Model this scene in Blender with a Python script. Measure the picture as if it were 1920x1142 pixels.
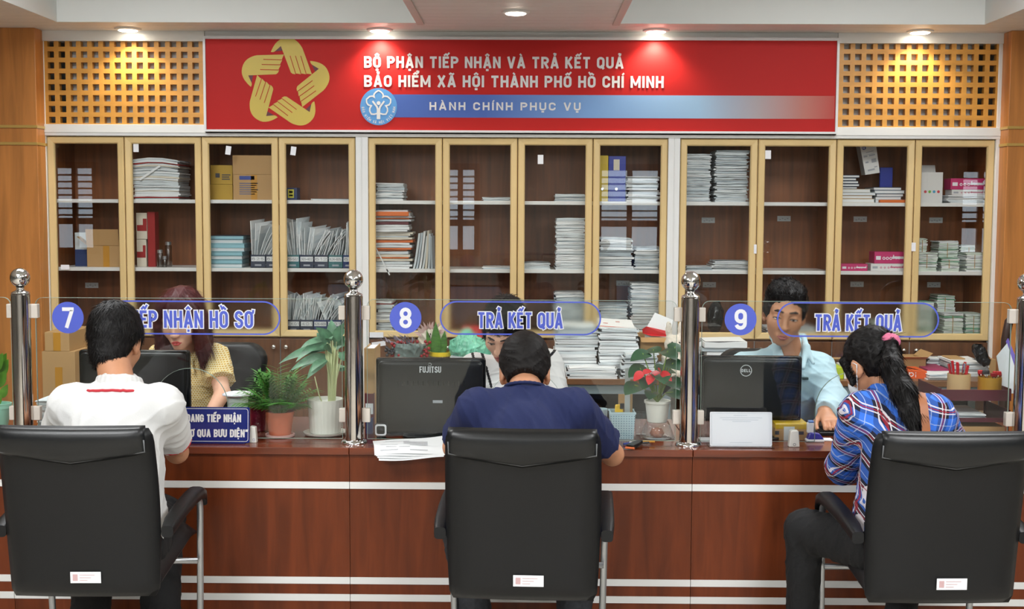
import bpy, bmesh, math, random, unicodedata
import numpy as np
from mathutils import Matrix, Vector, Euler

for o in list(bpy.data.objects):
    bpy.data.objects.remove(o, do_unlink=True)
SC = bpy.context.scene
COL = SC.collection
R = math.radians
PI = math.pi

# ------------------------------------------------------------------ camera
FPX = 2300.0
CAM_LOC = Vector((0.0, 0.0, 1.69))
CAM_ROT = Matrix.Rotation(R(0.62), 3, 'Z') @ Matrix.Rotation(R(90 - 4.45), 3, 'X') @ Matrix.Rotation(R(0.26), 3, 'Z')
cd = bpy.data.cameras.new('camera')
cd.sensor_width = 36.0
cd.lens = 36.0 * FPX / 1920.0
cd.clip_start = 0.05
cam = bpy.data.objects.new('camera', cd)
cam.matrix_world = Matrix.Translation(CAM_LOC) @ CAM_ROT.to_4x4()
COL.objects.link(cam)
SC.camera = cam


def ray(px, py):
    return CAM_ROT @ Vector(((px - 960.0) / FPX, -(py - 571.0) / FPX, -1.0))


def P(px, py, Y):
    """the place at depth Y seen at a pixel of the photograph"""
    d = ray(px, py)
    return CAM_LOC + d * ((Y - CAM_LOC.y) / d.y)


def PX(px, Y, py=571):
    return P(px, py, Y).x


def PZ(py, Y, px=970):
    return P(px, py, Y).z


# ------------------------------------------------------------------ light
w = bpy.data.worlds.new('world')
SC.world = w
w.use_nodes = True
w.node_tree.nodes['Background'].inputs[0].default_value = (0.75, 0.86, 1.0, 1)
w.node_tree.nodes['Background'].inputs[1].default_value = 0.4
vs = SC.view_settings
vs.view_transform = 'Standard'
vs.look = 'None'
vs.gamma = 1.0
vs.use_curve_mapping = False
vs.exposure = 0.35
SC.cycles.transparent_max_bounces = 32
SC.cycles.max_bounces = 10
SC.cycles.sample_clamp_indirect = 6.0


def lamp(name, kind, loc, power, color=(1, 1, 1), size=1.0, size_y=None, target=None, spot=None, blend=0.5):
    l = bpy.data.lights.new(name, kind)
    l.energy = power
    l.color = color
    if kind == 'AREA':
        l.shape = 'RECTANGLE'
        l.size = size
        l.size_y = size_y or size
    elif kind == 'SPOT':
        l.spot_size = R(spot)
        l.spot_blend = blend
        l.shadow_soft_size = size
    o = bpy.data.objects.new(name, l)
    o.location = loc
    if target is not None:
        o.rotation_euler = (Vector(target) - Vector(loc)).to_track_quat('-Z', 'Y').to_euler()
    COL.objects.link(o)
    return o


# unseen area lamps added up in the coffers to brighten the room
for i, (x, y) in enumerate(((-2.4, 5.4), (2.4, 5.4), (-2.4, 2.2), (2.4, 2.2), (-2.4, -1.5), (2.4, -1.5))):
    lamp('added_ceiling_lamp', 'AREA', (x, y, 3.08), 62 if y > 5 else (120 if y > 2 else 190), (0.97, 0.985, 1.0), 2.2, 0.9, (x, y, 0))

# ------------------------------------------------------------------ materials


def lin(c):
    out = []
    for v in c:
        v = v / 255.0
        out.append(v / 12.92 if v <= 0.04045 else ((v + 0.055) / 1.055) ** 2.4)
    return tuple(out) + (1.0,)


MATS = {}


def mat(name, col, rough=0.5, metal=0.0, spec=0.5, noise=None, bump=None, emit=None, coat=0.0):
    """noise = (scale, amount, stretch xyz) colour variation; bump = (scale, strength)"""
    if name in MATS:
        return MATS[name]
    m = bpy.data.materials.new(name)
    m.use_nodes = True
    nt = m.node_tree
    b = nt.nodes['Principled BSDF']
    c = lin(col)
    b.inputs['Base Color'].default_value = c
    b.inputs['Roughness'].default_value = rough
    b.inputs['Metallic'].default_value = metal
    b.inputs['Specular IOR Level'].default_value = spec
    b.inputs['Coat Weight'].default_value = coat
    tc = None
    if noise or bump:
        tc = nt.nodes.new('ShaderNodeTexCoord')
    if noise:
        sc, amt, st = noise
        mp = nt.nodes.new('ShaderNodeMapping')
        mp.inputs['Scale'].default_value = st
        nt.links.new(tc.outputs['Object'], mp.inputs[0])
        n = nt.nodes.new('ShaderNodeTexNoise')
        n.inputs['Scale'].default_value = sc
        n.inputs['Detail'].default_value = 5
        n.inputs['Distortion'].default_value = 0.6
        nt.links.new(mp.outputs[0], n.inputs['Vector'])
        rp = nt.nodes.new('ShaderNodeValToRGB')
        rp.color_ramp.elements[0].position = 0.3
        rp.color_ramp.elements[1].position = 0.7
        rp.color_ramp.elements[0].color = tuple(v * (1 - amt) for v in c[:3]) + (1,)
        rp.color_ramp.elements[1].color = tuple(min(1, v * (1 + amt)) for v in c[:3]) + (1,)
        nt.links.new(n.outputs['Fac'], rp.inputs[0])
        nt.links.new(rp.outputs[0], b.inputs['Base Color'])
    if bump:
        n2 = nt.nodes.new('ShaderNodeTexNoise')
        n2.inputs['Scale'].default_value = bump[0]
        n2.inputs['Detail'].default_value = 3
        nt.links.new(tc.outputs['Object'], n2.inputs['Vector'])
        bp = nt.nodes.new('ShaderNodeBump')
        bp.inputs['Strength'].default_value = bump[1]
        bp.inputs['Distance'].default_value = 0.01
        nt.links.new(n2.outputs['Fac'], bp.inputs['Height'])
        nt.links.new(bp.outputs[0], b.inputs['Normal'])
    if emit:
        b.inputs['Emission Color'].default_value = c
        b.inputs['Emission Strength'].default_value = emit
    MATS[name] = m
    return m


def glass_mat(name, tint=(0.97, 0.985, 0.98), refl=1.0, rough=0.0):
    if name in MATS:
        return MATS[name]
    m = bpy.data.materials.new(name)
    m.use_nodes = True
    nt = m.node_tree
    nt.nodes.clear()
    out = nt.nodes.new('ShaderNodeOutputMaterial')
    tr = nt.nodes.new('ShaderNodeBsdfTransparent')
    tr.inputs[0].default_value = tint + (1,)
    gl = nt.nodes.new('ShaderNodeBsdfGlossy')
    gl.inputs['Roughness'].default_value = rough
    ge = nt.nodes.new('ShaderNodeNewGeometry')
    dt = nt.nodes.new('ShaderNodeVectorMath')
    dt.operation = 'DOT_PRODUCT'
    nt.links.new(ge.outputs['Normal'], dt.inputs[0])
    nt.links.new(ge.outputs['Incoming'], dt.inputs[1])
    src = dt.outputs['Value']
    for op, v in (('ABSOLUTE', None), ('SUBTRACT', 1.0), ('POWER', 5.0), ('MULTIPLY_ADD', 0.96)):
        q = nt.nodes.new('ShaderNodeMath')
        q.operation = op
        if op == 'SUBTRACT':
            q.inputs[0].default_value = v
            nt.links.new(src, q.inputs[1])
        else:
            nt.links.new(src, q.inputs[0])
            if v is not None:
                q.inputs[1].default_value = v
        if op == 'MULTIPLY_ADD':
            q.inputs[2].default_value = 0.04
        src = q.outputs[0]
    mu = nt.nodes.new('ShaderNodeMath')
    mu.operation = 'MULTIPLY'
    mu.inputs[1].default_value = refl
    mx = nt.nodes.new('ShaderNodeMixShader')
    nt.links.new(src, mu.inputs[0])
    nt.links.new(mu.outputs[0], mx.inputs[0])
    nt.links.new(tr.outputs[0], mx.inputs[1])
    nt.links.new(gl.outputs[0], mx.inputs[2])
    nt.links.new(mx.outputs[0], out.inputs[0])
    MATS[name] = m
    return m


def frost_mat():
    m = bpy.data.materials.new('frosted_film')
    m.use_nodes = True
    nt = m.node_tree
    nt.nodes.clear()
    out = nt.nodes.new('ShaderNodeOutputMaterial')
    rf = nt.nodes.new('ShaderNodeBsdfRefraction')
    rf.inputs['Color'].default_value = (0.95, 0.96, 0.95, 1)
    rf.inputs['Roughness'].default_value = 0.13
    rf.inputs['IOR'].default_value = 1.25
    nt.links.new(rf.outputs[0], out.inputs[0])
    MATS['frosted_film'] = m
    return m


M = mat
WHITE = M('white_paint', (226, 227, 224), 0.5)
TRIMW = M('white_trim', (232, 233, 231), 0.35)
CEIL = M('ceiling_white', (218, 220, 217), 0.6)
ORANGEWOOD = M('orange_wood', (190, 124, 62), 0.38, noise=(3.0, 0.22, (7, 7, 0.5)))
LATTICE = M('lattice_wood', (204, 146, 64), 0.4, noise=(5.0, 0.12, (1, 8, 4)))
COUNTERWOOD = M('counter_wood', (106, 48, 20), 0.34, spec=.3, noise=(3.2, 0.3, (6, 6, 0.7)))
COUNTERTOP = M('counter_top_wood', (108, 50, 27), 0.16, noise=(3.2, 0.25, (0.8, 9, 6)))
CABWOOD = M('cabinet_wood', (132, 78, 40), 0.45, noise=(4.0, 0.28, (7, 7, 0.5)))
CABDARK = M('cabinet_door_wood', (104, 66, 40), 0.4, noise=(4.0, 0.28, (8, 8, 0.5)))
GOLD = M('champagne_frame', (222, 194, 138), 0.4, metal=0.0, noise=(6.0, 0.05, (1, 1, 0.2)))
GOLDSTRIP = M('gold_strip', (205, 170, 95), 0.3, metal=0.4)
STEEL = M('polished_steel', (205, 200, 195), 0.1, metal=1.0)
CHROME = M('chrome', (225, 225, 225), 0.06, metal=1.0)
TUBE = M('silver_tube', (178, 180, 182), 0.28, metal=0.75)
LEATHER = M('black_leather', (16, 17, 19), 0.45, spec=0.36, bump=(220, 0.03))
LEATHERTOP = M('black_leather_flap', (16, 18, 20), 0.36, spec=0.45, bump=(220, 0.03))
PIPING = M('grey_piping', (92, 94, 96), 0.5)
BLACKPL = M('black_plastic', (20, 22, 23), 0.35, spec=.35)
BLACKGLOSS = M('black_gloss_plastic', (14, 17, 18), 0.2, spec=.35)
GREYPL = M('grey_plastic', (120, 128, 130), 0.5)
PAPER = M('paper_white', (236, 239, 240), 0.7)
PAPER2 = M('paper_grey', (214, 222, 225), 0.7)
PAPER3 = M('paper_blue_grey', (186, 198, 205), 0.7)
PAPER4 = M('paper_cream', (222, 214, 196), 0.7)
ORANGEP = M('orange_folder', (222, 112, 42), 0.6)
REDP = M('red_folder', (160, 34, 34), 0.6)
MAROON = M('maroon_folder', (96, 28, 38), 0.5)
GREENP = M('green_cover', (120, 172, 142), 0.6)
GREENW = M('greenish_paper', (214, 226, 214), 0.7)
DARKP = M('gap_shade_clip_black', (52, 50, 54), 0.7)  # painted shade in the gaps between stacked sheets; also colours the black clips
CYANP = M('cyan_book', (148, 196, 208), 0.45)
TEALP = M('teal_book', (120, 164, 172), 0.45)
CARD = M('cardboard', (188, 150, 100), 0.7)
CARDY = M('yellow_cardboard', (186, 150, 52), 0.6)
TAPE = M('packing_tape', (196, 140, 50), 0.3)
INK = M('printed_ink', (70, 72, 80), 0.7)
INKL = M('light_printed_ink', (168, 172, 180), 0.7)
BLUEI = M('blue_ink', (58, 76, 150), 0.6)
NAVYB = M('navy_box', (44, 62, 110), 0.5)
TEALB = M('teal_box', (62, 112, 116), 0.5)
SLATEB = M('slate_box', (54, 62, 80), 0.5)
PINK = M('magenta_box', (200, 52, 112), 0.5)
WBOX = M('white_box', (226, 226, 224), 0.5)
YELLOW = M('yellow_binder', (214, 186, 50), 0.45)
BLUEB = M('blue_binder', (44, 60, 156), 0.4)
SIGNRED = M('sign_red', (186, 34, 32), 0.55, spec=.2)
SIGNWHITE = M('sign_white', (222, 222, 222), 0.5)
HANDGOLD = M('hand_gold', (200, 176, 66), 0.45)
HANDDARK = M('hand_shadow_print', (92, 32, 40), 0.5)
EMBLEM = M('emblem_blue', (84, 150, 212), 0.45)
VINYL = M('blue_vinyl', (84, 100, 206), 0.4)
VWHITE = M('white_vinyl', (240, 241, 246), 0.4)
NAVYSIGN = M('navy_sign', (28, 40, 112), 0.2)
GLASSP = glass_mat('partition_glass', (0.965, 0.98, 0.975), 0.9)
GLASSC = glass_mat('cabinet_glass', (0.97, 0.975, 0.97), 0.9)
GLASSD = glass_mat('clear_dish_glass', (0.97, 0.98, 0.98), 1.1)
GEDGE = M('glass_edge', (150, 172, 160), 0.3)
FROST = frost_mat()
SKIN1 = M('skin_tan', (196, 140, 106), 0.5, noise=(14, 0.06, (1, 1, 1)))
SKIN2 = M('skin_brown', (178, 120, 88), 0.5, noise=(14, 0.06, (1, 1, 1)))
SKIN3 = M('skin_light', (226, 178, 150), 0.48, noise=(14, 0.05, (1, 1, 1)))
LIPM = M('lip_muted', (164, 96, 88), 0.45)
LIPR = M('lip_red', (190, 78, 76), 0.4)
BROW = M('dark_brow', (48, 36, 32), 0.7)
EYEW = M('eye_white', (220, 214, 206), 0.3)
HAIRB = M('black_hair', (17, 15, 15), 0.55, spec=0.25)
HAIRB2 = M('black_hair_soft', (24, 21, 20), 0.6, spec=0.22)
HAIRR = M('auburn_hair', (70, 26, 28), 0.48, spec=0.3)
WSHIRT = M('white_cotton', (218, 218, 217), 0.8, bump=(260, 0.1))
NAVYS = M('navy_cotton', (22, 33, 78), 0.85, bump=(260, 0.1))
LBLUE = M('pale_blue_cotton', (190, 220, 230), 0.8, bump=(240, 0.08))
REDTRIM = M('red_trim', (190, 40, 52), 0.7)
BLACKCLOTH = M('black_cloth', (15, 15, 17), 0.85, bump=(180, 0.15))
DENIM = M('charcoal_denim', (38, 40, 44), 0.85, noise=(60, 0.4, (1, 1, 1)))
LEAF = M('leaf_green', (74, 140, 52), 0.5, noise=(18, 0.25, (1, 1, 1)))
LEAFD = M('leaf_dark_green', (30, 74, 44), 0.35, noise=(18, 0.25, (1, 1, 1)))
LEAFV = M('variegated_leaf', (96, 142, 110), 0.45, noise=(30, 0.35, (1, 1, 1)))
STEMP = M('pale_stem', (206, 214, 160), 0.5)
STEMG = M('green_stem', (120, 150, 60), 0.5)
TERRA = M('terracotta', (196, 106, 74), 0.6, noise=(9, 0.08, (1, 1, 1)))
SOIL = M('soil', (62, 46, 34), 0.9, bump=(60, 0.8))
CERAM = M('white_ceramic', (228, 228, 220), 0.25)
MINT = M('mint_pot', (150, 206, 184), 0.35)
PINKS = M('pale_pink', (226, 186, 180), 0.5)
REDF = M('red_flower', (200, 32, 42), 0.35)
BERRY = M('red_berry', (150, 24, 34), 0.3)
FLOORM = M('floor_tile', (190, 184, 172), 0.25, noise=(2.5, 0.05, (1, 1, 1)))
BACKW = M('hall_wall_cream', (158, 156, 150), 0.6)
DOORW = M('window_brown', (84, 46, 30), 0.4)
DAY = M('daylight_pane', (214, 228, 240), 0.5, emit=3.6)
LAMPW = M('lamp_lens', (255, 244, 224), 0.4, emit=14.0)

# ------------------------------------------------------------------ mesh helpers


class MB:
    def __init__(s):
        s.v, s.f, s.m = [], [], []

    def add(s, verts, faces, mi=0):
        n = len(s.v)
        s.v.extend(Vector(p) for p in verts)
        for f in faces:
            s.f.append([i + n for i in f])
            s.m.append(mi)
        return s

    def box(s, x0, x1, y0, y1, z0, z1, mi=0, rot=None, taper=1.0):
        c = Vector(((x0 + x1) / 2, (y0 + y1) / 2, (z0 + z1) / 2))
        vs_ = []
        for z in (z0, z1):
            k = taper if z == z1 else 1.0
            for (x, y) in ((x0, y0), (x1, y0), (x1, y1), (x0, y1)):
                vs_.append(Vector((c.x + (x - c.x) * k, c.y + (y - c.y) * k, z)))
        if rot is not None:
            vs_ = [c + rot @ (p - c) for p in vs_]
        return s.add(vs_, [(3, 2, 1, 0), (4, 5, 6, 7), (0, 1, 5, 4), (1, 2, 6, 5), (2, 3, 7, 6), (3, 0, 4, 7)], mi)

    def tube(s, pts, r, n=10, mi=0, caps=True):
        pts = [Vector(p) for p in pts]
        rr = r if isinstance(r, (list, tuple)) else [r] * len(pts)
        base = len(s.v)
        up = None
        for i, p in enumerate(pts):
            d = (pts[min(i + 1, len(pts) - 1)] - pts[max(i - 1, 0)]).normalized()
            if up is None:
                up = d.orthogonal().normalized()
            a = (up - d * up.dot(d))
            a = a.normalized() if a.length > 1e-6 else d.orthogonal().normalized()
            up = a
            b = d.cross(a)
            for k in range(n):
                t = 2 * PI * k / n
                s.v.append(p + (a * math.cos(t) + b * math.sin(t)) * rr[i])
        for i in range(len(pts) - 1):
            for k in range(n):
                k2 = (k + 1) % n
                s.f.append([base + i * n + k, base + i * n + k2, base + (i + 1) * n + k2, base + (i + 1) * n + k])
                s.m.append(mi)
        if caps:
            s.f.append([base + k for k in reversed(range(n))])
            s.m.append(mi)
            e = base + (len(pts) - 1) * n
            s.f.append([e + k for k in range(n)])
            s.m.append(mi)
        return s

    def lathe(s, prof, c, n=32, mi=0, axis=None, sx=1.0, sy=1.0):
        """prof = [(radius, height)] from bottom to top about a vertical axis through c"""
        c = Vector(c)
        Q = Vector((0, 0, 1)).rotation_difference(Vector(axis)).to_matrix() if axis is not None else Matrix.Identity(3)
        base = len(s.v)
        for (r, z) in prof:
            for k in range(n):
                t = 2 * PI * k / n
                s.v.append(c + Q @ Vector((max(r, 1e-5) * math.cos(t) * sx, max(r, 1e-5) * math.sin(t) * sy, z)))
        for i in range(len(prof) - 1):
            for k in range(n):
                k2 = (k + 1) % n
                s.f.append([base + i * n + k, base + i * n + k2, base + (i + 1) * n + k2, base + (i + 1) * n + k])
                s.m.append(mi)
        s.f.append([base + k for k in reversed(range(n))])
        s.m.append(mi)
        e = base + (len(prof) - 1) * n
        s.f.append([e + k for k in range(n)])
        s.m.append(mi)
        return s

    def ball(s, c, r, n=16, mi=0, sz=1.0):
        m = max(6, n // 2)
        return s.lathe([(r * math.sin(PI * i / m), -r * sz * math.cos(PI * i / m)) for i in range(m + 1)], c, n, mi)

    def prism(s, pts, O, U, V, depth, mi=0):
        """a 2-D outline in the plane O + u U + v V, given thickness along -(U x V)... towards W*depth"""
        O, U, V = Vector(O), Vector(U), Vector(V)
        W = U.cross(V).normalized() * depth
        n = len(pts)
        a = [O + U * p[0] + V * p[1] for p in pts]
        b = [p + W for p in a]
        fs = [list(range(n))[::-1], list(range(n, 2 * n))]
        for i in range(n):
            j = (i + 1) % n
            fs.append([i, j, n + j, n + i])
        return s.add(a + b, fs, mi)

    def build(s, name, mats, parent=None, origin=None, smooth=False, bevel=0.0, segs=2, auto=None, subsurf=0):
        if not isinstance(mats, (list, tuple)):
            mats = [mats]
        me = bpy.data.meshes.new(name)
        if origin is None:
            origin = BASE.get(parent.name if parent else None, Vector((0, 0, 0)))
        origin = Vector(origin)
        me.from_pydata([tuple(p - origin) for p in s.v], [], s.f)
        for m in mats:
            me.materials.append(m)
        if len(mats) > 1:
            me.polygons.foreach_set('material_index', s.m)
        me.update()
        bm = bmesh.new()
        bm.from_mesh(me)
        bmesh.ops.recalc_face_normals(bm, faces=bm.faces)
        bm.to_mesh(me)
        bm.free()
        o = bpy.data.objects.new(name, me)
        COL.objects.link(o)
        if parent is not None:
            o.parent = parent
            BASE[o.name] = origin
        else:
            o.location = origin
            BASE[o.name] = origin
        if smooth:
            me.polygons.foreach_set('use_smooth', [True] * len(me.polygons))
        if smooth and auto is not None:
            me.set_sharp_from_angle(angle=R(auto))
        if bevel > 0:
            b = o.modifiers.new('bevel', 'BEVEL')
            b.width = bevel
            b.segments = segs
            b.limit_method = 'ANGLE'
            b.angle_limit = R(40)
        if subsurf:
            u = o.modifiers.new('subsurf', 'SUBSURF')
            u.levels = subsurf
            u.render_levels = subsurf
        return o


BASE = {None: Vector((0, 0, 0))}


def tag(o, label=None, cat=None, group=None, kind=None):
    if label:
        o['label'] = label
    if cat:
        o['category'] = cat
    if group:
        o['group'] = group
    if kind:
        o['kind'] = kind
    return o


def thing(name, loc, label, cat, group=None):
    o = bpy.data.objects.new(name, None)
    o.location = loc
    o.empty_display_size = 0.1
    COL.objects.link(o)
    BASE[o.name] = Vector(loc)
    return tag(o, label, cat, group)


def struct(o, label=None):
    o['kind'] = 'structure'
    if label:
        o['label'] = label
        o['category'] = 'room part'
    return o


def copy_tree(o, parent=None):
    c = o.copy()
    COL.objects.link(c)
    c.parent = parent
    for ch in list(o.children):
        copy_tree(ch, c)
    return c


# ------------------------------------------------------------------ stroke lettering


def arc(cx, cy, rx, ry, a0, a1, n=7):
    return [(cx + rx * math.cos(R(a0 + (a1 - a0) * i / n)), cy + ry * math.sin(R(a0 + (a1 - a0) * i / n))) for i in range(n + 1)]


def glyph(ch, t):
    """strokes (polyline, closed) of a character: cap height 1, centre lines inset by half the stroke t"""
    B, T, Mm = t / 2, 1 - t / 2, 0.5
    w = 0.40
    r = w / 2
    O_ = [(arc(r, T - r, r, r, 0, 180) + arc(r, B + r, r, r, 180, 360), True)]
    if ch in 'OQ0':
        g = O_ + ([([(w * .55, .28), (w + .03, -.04)], False)] if ch == 'Q' else [])
    elif ch == 'C':
        g = [(arc(r, T - r, r, r, -20, 180) + arc(r, B + r, r, r, 180, 380), False)]
    elif ch == 'G':
        g = [(arc(r, T - r, r, r, -10, 180) + arc(r, B + r, r, r, 180, 360) + [(w, Mm), (w * .5, Mm)], False)]
    elif ch in 'DĐ':
        g = [([(0, B), (w - r, B)] + arc(w - r, B + r, r, r, 270, 360) + arc(w - r, T - r, r, r, 0, 90) + [(0, T)], True)]
        if ch == 'Đ':
            g.append(([(-.14, Mm), (.16, Mm)], False))
    elif ch == 'S':
        g = [(arc(r, T - r, r, r, 10, 180) + [(0, .68), (.06, .57), (w - .06, .43), (w, .32)] + arc(r, B + r, r, r, 0, -190), False)]
    elif ch == 'U':
        g = [([(0, 1)] + arc(r, B + r, r, r, 180, 360) + [(w, 1)], False)]
    elif ch == 'J':
        g = [([(w * .8, 1)] + arc(r * .7, B + r * .8, r * .9, r * .8, 0, -170), False)]
    elif ch == 'B':
        q = .24 - t / 4
        g = [([(0, B), (w - q, B)] + arc(w - q, B + q, q, q, 270, 360) + arc(w - q, Mm - q, q, q, 0, 90) + [(0, Mm)], True),
             ([(0, Mm), (w - q, Mm)] + arc(w - q, Mm + q, q, q, 270, 360) + arc(w - q, T - q, q, q, 0, 90) + [(0, T)], True)]
    elif ch in 'PR':
        q = .25 - t / 4
        lo = T - 2 * q - .02
        g = [([(0, 0), (0, T), (w - q, T)] + arc(w - q, T - q, q, q, 90, 0) + arc(w - q, lo + q, q, q, 0, -90) + [(t * .5, lo)], False)]
        if ch == 'R':
            g.append(([(w * .45, lo), (w + .02, 0)], False))
    elif ch == 'A':
        w = .46
        g = [([(0, 0), (w / 2, 1)], False), ([(w / 2, 1), (w, 0)], False), ([(.08, .28), (w - .08, .28)], False)]
    elif ch == 'V':
        w = .46
        g = [([(0, 1), (w / 2, 0)], False), ([(w / 2, 0), (w, 1)], False)]
    elif ch == 'X':
        w = .44
        g = [([(0, 0), (w, 1)], False), ([(0, 1), (w, 0)], False)]
    elif ch == 'K':
        g = [([(0, 0), (0, 1)], False), ([(.03, .42), (w, 1)], False), ([(.14, .55), (w + .02, 0)], False)]
    elif ch == 'M':
        w = .56
        g = [([(0, 0), (0, 1)], False), ([(w, 0), (w, 1)], False), ([(.02, T), (w / 2, .2)], False, .75), ([(w / 2, .2), (w - .02, T)], False, .75)]
    elif ch == 'N':
        g = [([(0, 0), (0, 1)], False), ([(w, 0), (w, 1)], False), ([(.01, .97), (w - .01, .03)], False, .72)]
    elif ch == 'L':
        w = .32
        g = [([(0, 1), (0, B), (w + t / 3, B)], False)]
    elif ch in 'EF':
        w = .33
        g = [([(0, 0), (0, 1)], False), ([(0, T), (w + t / 3, T)], False), ([(0, Mm), (w, Mm)], False)]
        if ch == 'E':
            g.append(([(0, B), (w + t / 3, B)], False))
    elif ch == 'H':
        g = [([(0, 0), (0, 1)], False), ([(w, 0), (w, 1)], False), ([(0, Mm), (w, Mm)], False)]
    elif ch == 'I':
        w = 0.0
        g = [([(0, 0), (0, 1)], False)]
    elif ch == 'T':
        w = .42
        g = [([(-t / 4, T), (w + t / 4, T)], False), ([(w / 2, 0), (w / 2, T)], False)]
    elif ch == 'Y':
        w = .44
        g = [([(0, 1), (w / 2, .42), (w, 1)], False), ([(w / 2, .45), (w / 2, 0)], False)]
    elif ch == '1':
        w = .16
        g = [([(w, 0), (w, 1)], False), ([(0, .8), (w, .96)], False)]
    elif ch == '2':
        g = [(arc(r, T - r, r, r, 180, -20) + [(0, B), (w + t / 3, B)], False)]
    elif ch == '3':
        q = .24 - t / 4
        g = [(arc(r, T - q, r, q, 160, -80) + arc(r, B + q, r, q, 80, -160), False)]
    elif ch == '4':
        g = [([(w * .75, 0), (w * .75, 1)], False), ([(w * .75, .97), (0, .3), (w + .05, .3)], False)]
    elif ch == '5':
        g = [([(w, T), (.03, T), (.0, .55)] + arc(r, B + r + .04, r, r + .04, 120, -160), False)]
    elif ch == '6':
        g = [(arc(r, T - r, r, r, 15, 180) + [(0, .4)], False), (arc(r, B + r, r, r, 180, 360) + arc(r, .6 - r, r, r, 0, 180), True)]
    elif ch == '7':
        g = [([(-t / 3, T), (w, T), (w, .85), (w * .32, 0)], False)]
    elif ch == '8':
        q = .25 - t / 4
        g = [(arc(r, T - q, r * .94, q, 0, 360, 16)[:-1], True), (arc(r, B + q, r, q, 0, 360, 16)[:-1], True)]
    elif ch == '9':
        g = [(arc(r, B + r, r, r, 195, 360) + [(w, .6)], False), (arc(r, T - r, r, r, 0, 180) + arc(r, .4 + r, r, r, 180, 360), True)]
    elif ch == '+':
        w = .36
        g = [([(0, .45), (w, .45)], False), ([(w / 2, .25), (w / 2, .65)], False)]
    elif ch == '!':
        w = 0
        g = [([(0, .3), (0, 1)], False), ([(0, 0), (0, .15)], False)]
    elif ch in '\u201c\u201d':
        w = .22
        g = [([(0, .74), (.05, 1)], False), ([(w, .74), (w + .05, 1)], False)]
        if ch == '\u201d':
            g = [([(0, .7), (.06, 1)], False), ([(w, .7), (w + .06, 1)], False)]
    elif ch in 'ou':
        g = [(arc(r, .3, r, .3 - B, 0, 360, 14)[:-1], True)] if ch == 'o' else [([(0, .62)] + arc(r, B + r, r, r, 180, 360) + [(w, .62)], False)]
    elif ch == 'n':
        g = [([(0, 0), (0, .62)], False), (arc(r, .6 - r, r, r, 180, 0) + [(w, 0)], False)]
    elif ch == 'p':
        g = [([(0, -.35), (0, .62)], False), (arc(r, .3, r, .3 - B, 0, 360, 14)[:-1], True)]
    elif ch == 'h':
        g = [([(0, 0), (0, 1)], False), (arc(r, .6 - r, r, r, 180, 0) + [(w, 0)], False)]
    elif ch == 'i':
        w = 0
        g = [([(0, -.1), (0, .3)], False), ([(0, .45), (0, .6)], False)]
    elif ch == '.':
        w = 0
        g = [([(0, 0), (0, t)], False)]
    else:
        w = .08
        g = []
    return g, w


MARKS = {'\u0302': lambda c, y: [[(c - .15, y + .07), (c, y + .2), (c + .15, y + .07)]],
         '\u0301': lambda c, y: [[(c - .03, y + .07), (c + .1, y + .24)]],
         '\u0300': lambda c, y: [[(c + .03, y + .07), (c - .1, y + .24)]],
         '\u0303': lambda c, y: [[(c - .17, y + .08), (c - .08, y + .17), (c + .08, y + .09), (c + .17, y + .18)]],
         '\u0309': lambda c, y: [[(c - .08, y + .2), (c - .02, y + .27), (c + .07, y + .24), (c + .06, y + .16), (c, y + .12), (c, y + .05)]],
         '\u0306': lambda c, y: [[(c - .13, y + .2), (c - .06, y + .09), (c + .06, y + .09), (c + .13, y + .2)]]}


def text_strokes(text, t, track):
    out, x = [], 0.0
    for ch in text:
        d = unicodedata.normalize('NFD', ch)
        g, w_ = glyph(d[0], t)
        for st in g:
            pl, cl = st[0], st[1]
            out.append(([(x + a, b) for a, b in pl], cl, t * (st[2] if len(st) > 2 else 1.0)))
        y, c = 1.0, x + w_ / 2
        circ = '\u0302' in d
        for mk in sorted(d[1:], key=lambda q: 0 if q in '\u0302\u0306' else 1):
            if mk == '\u0323':
                out.append(([(c - t * .5, -.16), (c + t * .5, -.16)], False, t * .9))
            elif mk == '\u031b':
                out.append(([(x + w_ - .02, .86), (x + w_ + .09, .9), (x + w_ + .12, 1.06)], False, t * .75))
            else:
                cc, yy = c, y
                if circ and mk != '\u0302':
                    cc, yy = c + (.16 if mk != '\u0300' else -.12), 1.08
                for pl in MARKS[mk](cc, yy):
                    out.append((pl, False, t * .72))
        x += w_ + t + track
    return out, x - t - track


def ribbon(mb, pl, closed, t, place, mi=0):
    n = len(pl)
    L, Rr = [], []
    for i in range(n):
        p = Vector(pl[i])
        a = Vector(pl[(i - 1) % n]) if (closed or i > 0) else None
        b = Vector(pl[(i + 1) % n]) if (closed or i < n - 1) else None
        d1 = (p - a) if a is not None else None
        d2 = (b - p) if b is not None else None
        if d1 is None or d1.length < 1e-7:
            d1 = d2
        if d2 is None or d2.length < 1e-7:
            d2 = d1
        d1, d2 = d1.normalized(), d2.normalized()
        n1, n2 = Vector((-d1.y, d1.x)), Vector((-d2.y, d2.x))
        m = n1 + n2
        m = m.normalized() if m.length > 1e-6 else n1
        k = min(1.0 / max(m.dot(n1), 0.3), 1.9)
        L.append(p + m * (t / 2 * k))
        Rr.append(p - m * (t / 2 * k))
    vs_ = [place(q) for q in L] + [place(q) for q in Rr]
    fs = []
    for i in range(n if closed else n - 1):
        j = (i + 1) % n
        fs.append((i, j, n + j, n + i))
    mb.add(vs_, fs, mi)


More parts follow.
